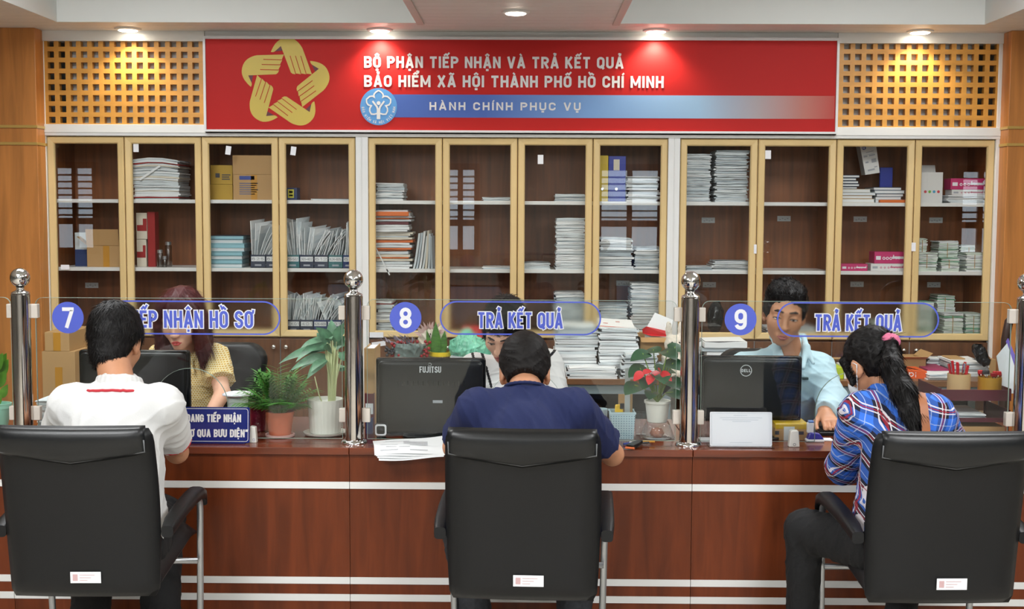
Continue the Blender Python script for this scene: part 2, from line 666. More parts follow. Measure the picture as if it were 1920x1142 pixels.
def lettering(mb, text, O, U, V, h, width=None, t=.17, track=.12, extra=0.0, out=0.0, mi=0, align='left'):
    """letters of cap height h on the plane O+uU+vV; width fits the line; out lifts along U x V"""
    U, V, O = Vector(U).normalized(), Vector(V).normalized(), Vector(O)
    N = U.cross(V)
    st, W = text_strokes(text, t, track)
    sx = (width / W) if width else h
    off = -W * sx / 2 if align == 'center' else 0.0
    for si, (pl, cl, tt) in enumerate(st):
        lift_ = out + (si % 5) * 4e-5
        pl2 = [(a * sx / h, b) for a, b in pl]
        if extra and not cl and len(pl2) > 1:
            a, b = Vector(pl2[0]), Vector(pl2[1])
            pl2[0] = tuple(a + (a - b).normalized() * extra / 2)
            a, b = Vector(pl2[-1]), Vector(pl2[-2])
            pl2[-1] = tuple(a + (a - b).normalized() * extra / 2)
        ribbon(mb, pl2, cl, tt + extra, lambda q: O + U * (q[0] * h + off) + V * (q[1] * h) + N * lift_, mi)
    return W * sx


def decal(mb, x0, x1, z0, z1, Y, mi=0, ang=0.0):
    """a thin rectangle facing the hall"""
    c = Vector(((x0 + x1) / 2, Y, (z0 + z1) / 2))
    rot = Matrix.Rotation(R(ang), 3, 'Y')
    mb.box(x0, x1, Y - .0006, Y, z0, z1, mi, rot)


XU, ZU = Vector((1, 0, 0)), Vector((0, 0, 1))
# ------------------------------------------------------------------ the room
YC = 7.40            # plane of the cabinet doors
YP = 4.82            # plane of the posts
YG = 4.84            # glass partitions
CT = 0.76            # counter height
ZC = PZ(60, 7.38)    # low ceiling
ZTOP = 3.15

mb = MB(); mb.box(-8, 8, -4.6, 8.2, -0.1, 0.0)
struct(mb.build('floor', FLOORM))
mb = MB(); mb.box(-8, 8, 7.90, 8.0, 0, 3.3)
struct(mb.build('wall_back', M('wall_grey', (176, 174, 166), 0.7)))
# ceiling: low slatted strips round two raised white coffers
SLAT = M('slatted_ceiling', (232, 228, 222), 0.4)
nt = SLAT.node_tree
tc = nt.nodes.new('ShaderNodeTexCoord')
sx_ = nt.nodes.new('ShaderNodeSeparateXYZ')
nt.links.new(tc.outputs['Object'], sx_.inputs[0])
m1 = nt.nodes.new('ShaderNodeMath'); m1.operation = 'MULTIPLY'; m1.inputs[1].default_value = 8.5
m2 = nt.nodes.new('ShaderNodeMath'); m2.operation = 'FRACT'
m3 = nt.nodes.new('ShaderNodeMath'); m3.operation = 'GREATER_THAN'; m3.inputs[1].default_value = 0.1
bp = nt.nodes.new('ShaderNodeBump'); bp.inputs['Strength'].default_value = 0.9; bp.inputs['Distance'].default_value = 0.012
nt.links.new(sx_.outputs['Y'], m1.inputs[0]); nt.links.new(m1.outputs[0], m2.inputs[0]); nt.links.new(m2.outputs[0], m3.inputs[0])
nt.links.new(m3.outputs[0], bp.inputs['Height']); nt.links.new(bp.outputs[0], nt.nodes['Principled BSDF'].inputs['Normal'])
YB = 7.04
xa, xb = PX(106, YB, 44), PX(784, YB, 48)
xc, xd = PX(1160, YB, 48), PX(1847, YB, 48)
mb = MB()
for (x0, x1, y0, y1) in ((-8, xa, -4.6, 8), (xb, xc, -4.6, 8), (xd, 8, -4.6, 8), (xa, xb, YB, 8), (xc, xd, YB, 8),
                         (xa, xb, -4.6, -3.5), (xc, xd, -4.6, -3.5)):
    mb.box(x0, x1, y0, y1, ZC + .004, ZC + 0.03)
    y = max(y0, 5.4)
    while y < y1 - .01:
        mb.box(x0, x1, y, min(y + .112, y1), ZC, ZC + .004)
        y += .118
    if y0 < 5.4:
        mb.box(x0, x1, y0, min(y1, 5.394), ZC, ZC + .004)
ce = struct(mb.build('ceiling', SLAT))
mb = MB()
for (x0, x1) in ((xa, xb), (xc, xd)):
    mb.box(x0 - .02, x1 + .02, -3.52, YB + .02, ZTOP, ZTOP + .05)
    mb.box(x0 - .02, x1 + .02, YB - .002, YB + .02, ZC + .0005, ZTOP)
    mb.box(x0 - .02, x0 + .003, -3.5, YB, ZC + .0005, ZTOP)
    mb.box(x1 - .003, x1 + .02, -3.5, YB, ZC + .0005, ZTOP)
    mb.box(x0 - .02, x1 + .02, -3.52, -3.5, ZC + .0005, ZTOP)
mb.build('coffer_lining', CEIL, ce)
mb = MB()
for x0, x1 in ((xb - .004, xb + .035), (xc - .035, xc + .004)):
    mb.box(x0, x1, -3.5, YB, ZC - .012, ZC - .001)
mb.build('coffer_trim', M('coffer_edge', (214, 200, 190), 0.4), ce)
# wood-clad pilasters at both ends of the cabinet wall
for nm, x0, x1 in (('wall_left', -8.0, PX(71, 7.26, 300)), ('wall_right', PX(1888, 7.26, 300), 8.0)):
    mb = MB(); mb.box(x0, x1, 7.26, 7.9, 0, ZC)
    o = struct(mb.build(nm, ORANGEWOOD, bevel=.004))
    for y in (237, 269) if nm == 'wall_left' else (239, 271):
        z = PZ(y, 7.25, 40 if nm == 'wall_left' else 1900)
        mb = MB(); mb.box(x0 - .005, x1 + .004, 7.252, 7.6, z - .008, z + .008)
        mb.build('gold_strip', GOLDSTRIP, o)
# white trim frame round lattice panels and between the cabinets
ZCAB = PZ(258, YC)
edges = {'l': (71, 90), 'a': (667.5, 690.5), 'b': (1251, 1273), 'r': (1862, 1888)}
n_ = 0
for k, (p0, p1) in edges.items():
    n_ += 1
    mb = MB(); mb.box(PX(p0, YC - .02, 440), PX(p1, YC - .02, 440), YC - .02, 7.9, 0, ZC if k in 'lr' else ZCAB)
    if k in 'ab':
        xm = PX((p0 + p1) / 2, YC, 440)
        mb.box(xm - .003, xm + .003, YC - .024, YC - .02, 0, ZCAB)
    struct(mb.build('trim_%d' % n_, TRIMW, bevel=.003))
XL, XR = PX(71, YC, 440), PX(1888, YC, 440)
xs0, xs1 = PX(384, 7.37, 150), PX(1570, 7.37, 150)     # the sign's ends
zl0, zl1 = PZ(236, 7.37), PZ(79, 7.37)
mb = MB()
mb.box(XL, XR, YC - .025, 7.9, ZCAB, ZCAB + .018)
mb.box(XL, xs0, YC - .03, 7.5, ZCAB + .018, zl0)
mb.box(xs1, XR, YC - .03, 7.5, ZCAB + .018, zl0)
mb.box(XL, xs0, YC - .03, 7.5, zl1, ZC)
mb.box(xs1, XR, YC - .03, 7.5, zl1, ZC)
mb.box(xs0, xs1, YC - .02, 7.5, zl1 + .02, ZC)
struct(mb.build('trim_5', TRIMW, bevel=.002))
# lattice panels
for side, (p0, p1), (y0, y1) in (('left', (87, 379), (75, 236)), ('right', (1576, 1871), (78, 239))):
    x0, x1 = PX(p0, YC, 150), PX(p1, YC, 150)
    z0, z1 = PZ(y1 + (2 if side == 'left' else -1), YC), PZ(y0 + (2 if side == 'left' else -1), YC)
    mb = MB()
    nc, nr = 14, 8
    pitch = (x1 - x0) / (nc + .03)
    bw = pitch * .42
    for i in range(nc + 1):
        xx = x0 + i * pitch
        mb.box(xx - bw * .5, xx + bw * .5, YC - .01, YC + .03, z0, z1)
    pz = (z1 - z0) / (nr - .15)
    for j in range(nr + 1):
        zz = z0 - pz * .02 + j * pz
        mb.box(x0 - bw * .4, x1 + bw * .4, YC - .0095, YC + .0295, max(z0, zz - pz * .21), min(z1, zz + pz * .21))
    o = mb.build('lattice_panel', LATTICE)
    bx0, bx1 = (x0 + 2 * pitch, x1 + .01) if side == 'left' else (x0 - .01, x1 - 2 * pitch)
    MB().box(bx0, bx1, YC + .05, YC + .056, z0, z1).build('backing_board', M('grey_board', (206, 206, 202), .7), o)
    tag(o, 'orange wood lattice panel %s of the red wall sign' % side, 'lattice panel', 'lattice panels above the cabinets')
# ceiling downlights
for (px, py, Y, lb) in ((240, 57, 7.285, 'round ceiling downlight above the left wood lattice'),
                        (712, 60, 7.285, 'round ceiling downlight above the left half of the red sign'),
                        (1230, 62, 7.285, 'round ceiling downlight above the right half of the red sign'),
                        (1725, 62, 7.285, 'round ceiling downlight above the right wood lattice'),
                        (967, 30, 6.62, 'round ceiling downlight in the middle of the slatted ceiling panel')):
    x = PX(px, Y, py)
    t = thing('ceiling_downlight', (x, Y, ZC), lb, 'ceiling light', 'ceiling downlights')
    MB().lathe([(.058, -.012), (.075, -.008), (.078, -.0005)], (x, Y, ZC), 32).build('trim_ring', TRIMW, t, smooth=True, auto=40)
    MB().lathe([(.05, -.016), (.056, -.0125)], (x, Y, ZC), 32).build('lens', LAMPW, t)
    edge = Y > 7
    lamp('downlight_lamp', 'SPOT', (x, Y, ZC - .03), 15 if edge else 12, (1.0, 0.90, 0.74), .03, target=(x, Y + (.04 if edge else 0), 0), spot=125, blend=.7)
# the hall behind the camera, seen only as reflections
mb = MB(); mb.box(-8, 8, -4.7, -4.6, 0, 3.3); struct(mb.build('wall_front', BACKW))
mb = MB(); mb.box(-8.1, -8, -4.6, 8, 0, 3.3); struct(mb.build('wall_side_left', BACKW))
mb = MB(); mb.box(8, 8.1, -4.6, 8, 0, 3.3); struct(mb.build('wall_side_right', BACKW))
for i, (x, hw) in enumerate(((-7.12, .36), (-1.03, .30), (1.63, .52), (7.12, .36))):
    mb = MB()
    for a, b in ((-hw, -hw + .08), (hw - .08, hw), (-.04, .04)):
        mb.box(x + a, x + b, -4.6, -4.52, .95, 2.4)
    for z in (.95, 1.42, 2.3):
        mb.box(x - hw, x + hw, -4.6, -4.525, z, z + .1)
    o = struct(mb.build('window_%d' % (i + 1), DOORW))
    mb = MB(); mb.box(x - hw + .08, x + hw - .08, -4.6, -4.58, 1.05, 2.3)
    mb.build('pane', DAY, o)
    mb = MB()
    for k in range(7):
        z = 1.55 + k * .105
        mb.box(x - hw + .08, x + hw - .08, -4.57, -4.55, z, z + .03)
    mb.build('louvre', M('white_louvre', (200, 205, 208), 0.6), o)

# ------------------------------------------------------------------ red wall sign
z0, z1 = PZ(249, 7.35), PZ(70, 7.35)
t = thing('wall_sign', ((xs0 + xs1) / 2, 7.34, z0), 'long red wall sign with golden hands and white lettering', 'sign')
YS = 7.345
MB().box(xs0 + .008, xs1 - .008, YS, 7.39, z0 + .008, z1 - .008).build('panel', SIGNRED, t)
mb = MB()
mb.box(xs0, xs1, YS - .012, 7.39, z1 - .016, z1); mb.box(xs0, xs1, YS - .012, 7.39, z0, z0 + .012)
mb.box(xs0, xs0 + .014, YS - .012, 7.39, z0 + .012, z1 - .016); mb.box(xs1 - .014, xs1, YS - .012, 7.39, z0 + .012, z1 - .016)
mb.build('frame', M('sign_frame_white', (228, 229, 231), 0.4), t)


def sgn(px, py, lift=.001):
    p = P(px, py, YS)
    p.y = YS - lift
    return p


# golden hands in a ring
hand = [(472, 228), (484, 200), (500, 170), (535, 120), (590, 80), (660, 68), (720, 78), (770, 108), (810, 155), (830, 190), (932, 475),
        (880, 468), (868, 475), (818, 466), (808, 475), (758, 466), (748, 475), (715, 470), (695, 455), (685, 430), (585, 162), (517, 222), (497, 230)]
for _ in range(2):
    arc_ = hand[:10]
    arc_ = [arc_[0]] + [tuple(a[i] * (1 - f) + b[i] * f for i in (0, 1)) for a, b in zip(arc_[:-1], arc_[1:]) for f in (.25, .75)] + [arc_[-1]]
    hand = arc_ + hand[10:] if _ == 0 else hand
dark = [(517, 222), (585, 162), (604, 212)]
slits = [((688, 270), (752, 478)), ((748, 270), (812, 478)), ((808, 270), (870, 478))]
hc = P(534, 157, YS)
us = (P(634, 157, YS).x - hc.x) / 100.0 / 6.01


def rot2(p, k):
    a = R(72 * k)
    x, y = (p[0] - 625), -(p[1] - 580)
    return (x * math.cos(a) - y * math.sin(a), x * math.sin(a) + y * math.cos(a))


for k in range(5):
    mbh, mbd, mbs = MB(), MB(), MB()
    for q, mm, ly in ((hand, mbh, .001), (dark, mbd, .0015)):
        mm.prism([rot2(p, k) for p in q], (hc.x, YS - ly, hc.z), XU * us, ZU * us, .0005)
    for a, b in slits:
        a2, b2 = rot2(a, k), rot2(b, k)
        ribbon(mbs, [a2, b2], False, 7, lambda q: Vector((hc.x + q[0] * us, YS - .003, hc.z + q[1] * us)))
    o = mbh.build('golden_hand', HANDGOLD, t)
    mbd.build('thumb_shadow', HANDDARK, o)
    mbs.build('finger_gap', SIGNRED, o)
for txt, xa_, xb_, yb_, yt_, tk in (('BỘ PHẬN TIẾP NHẬN VÀ TRẢ KẾT QUẢ', 683, 1169, 127.2, 105.5, .205), ('BẢO HIỂM XÃ HỘI THÀNH PHỐ HỒ CHÍ MINH', 683, 1244, 163, 141, .205)):
    mb = MB()
    a, b = sgn(xa_ + 2, yb_), sgn(xb_ - 2, yb_)
    lettering(mb, txt, a, XU, ZU, sgn(xa_, yt_).z - a.z, b.x - a.x, t=tk, track=.085, out=.002)
    mb.build('lettering', SIGNWHITE, t)
# blue band that fades out to the right
BAND = bpy.data.materials.new('fading_band_print'); BAND.use_nodes = True
nt = BAND.node_tree
tc = nt.nodes.new('ShaderNodeTexCoord'); sp = nt.nodes.new('ShaderNodeSeparateXYZ'); rp = nt.nodes.new('ShaderNodeValToRGB')
nt.links.new(tc.outputs['Generated'], sp.inputs[0]); nt.links.new(sp.outputs['X'], rp.inputs[0])
nt.links.new(rp.outputs[0], nt.nodes['Principled BSDF'].inputs['Base Color'])
cr = rp.color_ramp
cr.elements[0].color = lin((64, 98, 178)); cr.elements[1].color = lin((186, 62, 50)); cr.elements[0].position = .22
for pos, c in ((.45, (116, 158, 212)), (.7, (150, 186, 218)), (.83, (172, 160, 164)), (.93, (184, 112, 100))):
    e = cr.elements.new(pos); e.color = lin(c)
mb = MB(); a, b = sgn(722, 220), sgn(1565, 180)
mb.box(a.x, b.x, YS - .0012, YS - .0004, a.z, b.z)
mb.build('blue_band', BAND, t)
mb = MB(); a, b = sgn(807, 206.5), sgn(1087, 206.5)
lettering(mb, 'HÀNH CHÍNH PHỤC VỤ', a, XU, ZU, sgn(807, 191.5).z - a.z, b.x - a.x, t=.21, track=.12, out=.002)
mb.build('lettering', SIGNWHITE, t)
ec = sgn(710, 200); er = sgn(744.5, 200).x - ec.x
MB().prism([(er * math.cos(2 * PI * i / 48), er * math.sin(2 * PI * i / 48)) for i in range(48)], (ec.x, YS - .0016, ec.z), XU, ZU, .0008).build('round_emblem', EMBLEM, t)
mb = MB()
k_ = er / 437.0


EML = [0.0]


def em(q):
    EML[0] = (len(mb.v) % 97) * 4e-6
    return Vector((ec.x + (q[0] - 628) * k_, YS - .0036 - EML[0], ec.z - (q[1] - 565) * k_))


half = [(628, 185), (690, 222), (730, 265), (740, 305), (725, 350), (770, 318), (840, 328), (915, 395), (912, 470), (875, 525), (800, 545), (835, 600), (840, 670), (800, 742), (730, 745), (665, 725)]
ribbon(mb, half, False, 34, em)
ribbon(mb, [(1256 - x, y) for x, y in half], False, 34, em)
ribbon(mb, [(625, 860), (625, 600)], False, 84, em)
ribbon(mb, [(605, 640), (590, 570), (485, 435)], False, 42, em)
ribbon(mb, [(645, 640), (662, 570), (765, 435)], False, 42, em)
mb.add([em((628 + 46 * math.cos(i * PI / 10), 482 + 46 * math.sin(i * PI / 10))) for i in range(20)], [list(range(20))])
txt = 'BẢO HIỂM XÃ HỘI VIỆT NAM'
for i, ch in enumerate(txt):
    a = R(184 + 172 * i / (len(txt) - 1))
    c = Vector((628 + 372 * math.cos(a), 565 - 372 * math.sin(a)))
    st, W = text_strokes(ch, .16, 0)
    up = Vector((-math.cos(a), math.sin(a)))
    rt = Vector((-up.y, up.x))
    for pl, cl, tt in st:
        ribbon(mb, [tuple(c + rt * ((q[0] - W / 2) * 62) + up * ((q[1] - .5) * 62)) for q in pl], cl, tt * 62, em)
mb.build('emblem_drawing', SIGNWHITE, t)

# ------------------------------------------------------------------ cabinets
ZK = PZ(634, YC)        # bottom of the glass doors
YI = 7.80               # inside back
ZS = [PZ(505, 7.46), PZ(377, 7.46)]
SH = .022


def cabinet(e, label, lower_label):
    xs = [PX(q, YC, 440) for q in e]
    x0, x1 = xs[0], xs[-1]
    t = thing('display_cabinet', ((x0 + x1) / 2, YC, 0), label, 'cabinet', 'cabinets along the wall')
    mb = MB()
    mb.box(x0, x1, YI, YI + .02, 0, ZCAB)
    mb.box(x0, x0 + .018, YC + .03, YI, 0, ZCAB); mb.box(x1 - .018, x1, YC + .03, YI, 0, ZCAB)
    mb.box(x0, x1, YC + .03, YI, ZCAB - .02, ZCAB)
    mb.box(x0, x1, YC + .03, YI, ZK - .02, ZK + .02)
    mb.box(x0 + .018, x1 - .018, YC + .03, YI, 0, .08)
    xm = xs[2]
    mb.box(xm - .009, xm + .009, YC + .03, YI, 0, ZCAB)
    mb.build('carcass', CABWOOD, t)
    for z in ZS:
        for a, b in ((x0 + .018, xm - .009), (xm + .009, x1 - .018)):
            MB().box(a, b, YC + .045, YI, z - SH, z).build('shelf', TRIMW, t, bevel=.002)
    for i in range(4):
        a, b = xs[i] + .0025, xs[i + 1] - .0025
        fw = .041
        za, zb = ZK, ZCAB - .004
        mb = MB()
        # mitred frame with a stepped profile
        rings = [(0, .0), (0, -.012), (.006, -.018), (fw - .006, -.014), (fw, -.006), (fw, .012)]
        base = []
        for (ins, dy) in rings:
            base.append([(a + ins, YC + dy + .012, za + ins), (b - ins, YC + dy + .012, za + ins), (b - ins, YC + dy + .012, zb - ins), (a + ins, YC + dy + .012, zb - ins)])
        for r0, r1 in zip(base[:-1], base[1:]):
            for k in range(4):
                k2 = (k + 1) % 4
                mb.add([r0[k], r0[k2], r1[k2], r1[k]], [(0, 1, 2, 3)])
        for k in range(4):
            k2 = (k + 1) % 4
            mb.add([base[0][k], base[0][k2], base[-1][k2], base[-1][k]], [(0, 1, 2, 3)])
        d = mb.build('glass_door', GOLD, t)
        MB().box(a + fw - .004, b - fw + .004, YC + .012, YC + .016, za + fw - .004, zb - fw + .004).build('pane', GLASSC, d)
        dd = MB().box(a, b, YC + .002, YC + .022, .09, ZK - .012).build('lower_door', CABDARK, t, bevel=.002)
        if i:
            MB().box(xs[i] - .0022, xs[i] + .0022, YC + .001, YC + .02, .09, ZK - .012).build('edge_strip', TUBE, t)
        kx = b - .035 if i % 2 == 0 else a + .035
        MB().lathe([(.006, 0), (.006, .012), (.013, .016), (.015, .023), (.010, .03), (.001, .032)], (kx, YC + .002, ZK - .06), 20, axis=(0, -1, 0)).build('knob', CHROME, dd, smooth=True)
    return t


BAYS = [(92, 236, 380, 523.5, 667.5), (690.5, 829.5, 970, 1110.5, 1251), (1273, 1418.5, 1565, 1711.5, 1860)]
cabinet(BAYS[0], 'gold-framed glass cabinet under the left end of the red sign', '')
cabinet(BAYS[1], 'gold-framed glass cabinet below the middle of the red sign', '')
cabinet(BAYS[2], 'gold-framed glass cabinet below the right lattice panel', '')

# ------------------------------------------------------------------ service counter
XJ = [PX(20, 4.72, 870), PX(655, 4.72, 870), PX(1298.5, 4.72, 870), PX(1932, 4.72, 870)]
wid = XJ[2] - XJ[1]
XJ = [XJ[0] - wid] + XJ + [XJ[3] + wid]
cl = ['left counter unit with the mint plant pot, cut by the frame edge', 'dark red wood counter unit in front of window number 7', 'dark red wood counter unit in front of window number 8',
      'dark red wood counter unit in front of window number 9', 'narrow sliver of counter at the right edge of the frame']
for i in range(5):
    a, b = XJ[i] + .001, XJ[i + 1] - .001
    if i == 4:
        b = a + .5
    t = thing('service_counter', ((a + b) / 2, 4.72, 0), cl[i], 'counter', 'units of the service counter')
    MB().box(a, b, 4.71, 5.42, CT - .028, CT).build('counter_top', COUNTERTOP, t, bevel=.002)
    mb = MB(); mb.box(a, b, 4.725, 4.75, .06, CT - .028); mb.box(a + .001, a + .02, 4.75, 5.36, .06, CT - .028); mb.box(b - .02, b - .001, 4.75, 5.36, .06, CT - .028)
    mb.build('front_panel', COUNTERWOOD, t)
    MB().box(a, b, 4.76, 5.3, 0, .06).build('plinth', BLACKPL, t)
    for y in (912.5, 1091.5, 1123.5):
        z = PZ(y, 4.72, 970)
        MB().box(a, b, 4.721, 4.726, z - .0135, z + .0135).build('white_stripe', M('stripe_white', (236, 236, 234), .4), t)

# posts with ball finials
ZPT = PZ(555, YP)
px_post = (41.5, 663.5, 1293, 1921)
pl_ = ['polished steel post left of window number 7', 'polished steel post between the number 7 and number 8 windows', 'polished steel post between the number 8 and number 9 windows', 'polished steel post cut by the right edge of the frame']
first = None
xp0 = PX(px_post[0], YP, 680)
for i, q in enumerate(px_post):
    x = PX(q, YP, 680)
    if first is None:
        t = first = thing('steel_post', (x, YP, CT), pl_[i], 'post', 'steel posts on the counter')
        r = .0365
        MB().lathe([(r, .004), (r, ZPT - CT - .004), (r - .004, ZPT - CT)], (x, YP, CT), 40).build('shaft', STEEL, t, smooth=True, auto=40)
        MB().lathe([(.052, 0), (.052, .004), (.047, .011), (.038, .014)], (x, YP, CT), 40).build('base_flange', CHROME, t, smooth=True, auto=40)
        MB().lathe([(r, 0), (r - .003, .005), (.018, .012), (.014, .02), (.019, .026)], (x, YP, ZPT), 32).build('neck', CHROME, t, smooth=True, auto=50)
        MB().ball((x, YP, ZPT + .026 + .036), .0385, 32).build('ball_finial', CHROME, t, smooth=True)
    else:
        t = copy_tree(first)
        t.location = (x, YP, CT)
        t['label'] = pl_[i]

# glass partitions with lettering
ZGT = PZ(563, YG)
CLIP = M('acrylic_clip', (214, 206, 196), 0.15, spec=.6)


def partition(xa_, xb_, label, arch_px=None, disc=None, pill=None, text=None, clips=(1, 1)):
    t = thing('glass_partition', ((xa_ + xb_) / 2, YG, CT), label, 'glass screen', 'glass screens on the counter')
    r = .03
    zb = CT + .012
    out = [(xa_, zb)]
    if arch_px:
        ac = PX(arch_px, YG, 760); ar = .15
        out += [(ac - ar, zb)]
        out += [(ac - ar * math.cos(PI * i / 20), zb + .13 + ar * math.sin(PI * i / 20)) for i in range(21)]
        out += [(ac + ar, zb)]
    out += [(xb_, zb)]
    out += [(xb_ - r + r * math.cos(PI / 2 * i / 6), ZGT - r + r * math.sin(PI / 2 * i / 6)) for i in range(7)]
    out += [(xa_ + r - r * math.sin(PI / 2 * i / 6), ZGT - r + r * math.cos(PI / 2 * i / 6)) for i in range(7)]
    MB().prism(out, (0, YG, 0), XU, ZU, -.008).build('pane', GLASSP, t)
    # bright polished edge
    mb = MB()
    pts = [Vector((x, YG + .004, z)) for x, z in out]
    for p, q in zip(pts, pts[1:] + pts[:1]):
        d = (q - p)
        if d.length < 1e-6:
            continue
        nrm = Vector((d.z, 0, -d.x)).normalized() * .0012
        mb.add([p + Vector((0, -.0042, 0)), q + Vector((0, -.0042, 0)), q + Vector((0, .0042, 0)), p + Vector((0, .0042, 0)),
                p + nrm + Vector((0, -.0042, 0)), q + nrm + Vector((0, -.0042, 0)), q + nrm + Vector((0, .0042, 0)), p + nrm + Vector((0, .0042, 0))],
               [(0, 1, 2, 3), (7, 6, 5, 4), (0, 1, 5, 4), (1, 2, 6, 5), (2, 3, 7, 6), (3, 0, 4, 7)])
    mb.build('polished_edge', GEDGE, t)
    for k, (x, on) in enumerate(((xa_, clips[0]), (xb_, clips[1]))):
        if not on:
            continue
        s_ = 1 if k == 0 else -1
        for zc in (PZ(588, YG), PZ(780, YG)):
            MB().box(min(x - s_ * .022, x + s_ * .012), max(x - s_ * .022, x + s_ * .012), YG - .012, YG + .016, zc - .028, zc + .028).build('clip', CLIP, t, bevel=.003)
    if disc:
        c = P(disc[0], disc[1], YG); c.y = YG - .001
        rr = .063
        MB().prism([(rr * math.cos(2 * PI * i / 48), rr * math.sin(2 * PI * i / 48)) for i in range(48)], c, XU, ZU, .0006).build('number_disc', VINYL, t)
        mb = MB()
        lettering(mb, disc[2], (c.x - .017, YG - .001, c.z - .041), XU, ZU, .082, .034 if disc[2] != '7' else .034, t=.18, out=.0016)
        mb.build('number', VWHITE, t)
    if pill:
        a, b = P(pill[0], pill[3], YG), P(pill[1], pill[2], YG)
        h = (b.z - a.z) / 2
        zc = (a.z + b.z) / 2
        path = [(b.x - h + h * math.cos(R(-90 + 180 * i / 16)), zc + h * math.sin(R(-90 + 180 * i / 16))) for i in range(17)]
        path += [(a.x + h + h * math.cos(R(90 + 180 * i / 16)), zc + h * math.sin(R(90 + 180 * i / 16))) for i in range(17)]
        MB().prism(path, (0, YG - .001, 0), XU, ZU, .0006).build('frosted_film', FROST, t)
        mb = MB()
        ribbon(mb, path, True, .006, lambda q: Vector((q[0], YG - .0026, q[1])))
        mb.build('film_outline', VINYL, t)
        a, b = P(text[1], text[4], YG), P(text[2], text[3], YG)
        h = b.z - a.z
        for nm, ex, ou, mm in (('lettering_outline', .12, .0022, VWHITE), ('lettering', 0, .0034, VINYL)):
            mb = MB()
            lettering(mb, text[0], (a.x + .006, YG - .001, a.z), XU, ZU, h, b.x - a.x - .012, t=.16, track=.13, extra=ex, out=ou)
            mb.build(nm, mm, t)


xp = [PX(q, YP, 680) for q in px_post]
partition(xp[0] + .05, xp[1] - .05, 'glass screen with the number 7 disc', 357, (127.5, 595.5, '7'), (188, 524, 566, 625), ('TIẾP NHẬN HỒ SƠ', 236, 475, 583, 614))
partition(xp[1] + .05, xp[2] - .05, 'glass screen with the number 8 disc', 985, (760.5, 596, '8'), (826, 1126, 567, 626), ('TRẢ KẾT QUẢ', 895, 1056, 586, 615))
partition(xp[2] + .05, xp[3] - .05, 'glass screen with the number 9 disc', 1600, (1388.5, 599, '9'), (1457, 1760, 569, 630), ('TRẢ KẾT QUẢ', 1526, 1691, 590, 620))
partition(xp[0] - .55, xp[0] - .05, 'glass screen end at the left edge beside the mint plant pot', None, clips=(0, 1))
# ------------------------------------------------------------------ visitor chairs


def pillow(mb, outline, y0, y1, edge, mi=0, n=4):
    """a closed outline (x,z) given thickness y0..y1 with rounded rims"""
    c = Vector((sum(p[0] for p in outline) / len(outline), sum(p[1] for p in outline) / len(outline)))
    rings = []
    ym = (y1 - y0) / 2
    for i in range(2 * n + 1):
        a = -PI / 2 + PI * i / (2 * n)
        ins = edge * (1 - math.cos(a))
        y = (y0 + y1) / 2 + ym * math.sin(a)
        ring = []
        for p in outline:
            d = Vector((p[0], p[1])) - c
            k = (d.length - ins) / d.length
            ring.append((c.x + d.x * k, y, c.y + d.y * k))
        rings.append(ring)
    m = len(outline)
    base = len(mb.v)
    for r_ in rings:
        mb.v.extend(Vector(p) for p in r_)
    for i in range(len(rings) - 1):
        for k in range(m):
            k2 = (k + 1) % m
            mb.f.append([base + i * m + k, base + i * m + k2, base + (i + 1) * m + k2, base + (i + 1) * m + k]); mb.m.append(mi)
    mb.f.append([base + k for k in range(m)]); mb.m.append(mi)
    e = base + (len(rings) - 1) * m
    mb.f.append([e + k for k in range(m)]); mb.m.append(mi)


def rrect(w0, w1, z0, z1, r, n=6):
    """rounded rectangle outline: half width w0 at the bottom, w1 at the top"""
    out = []
    for cx, cz, a in ((w0 - r, z0 + r, 270), (w1 - r, z1 - r, 0), (-w1 + r, z1 - r, 90), (-w0 + r, z0 + r, 180)):
        out += [(cx + r * math.cos(R(a + 90 * i / n)), cz + r * math.sin(R(a + 90 * i / n))) for i in range(n + 1)]
    return out


def shear(o, f):
    for v in o.data.vertices:
        v.co = f(v.co)


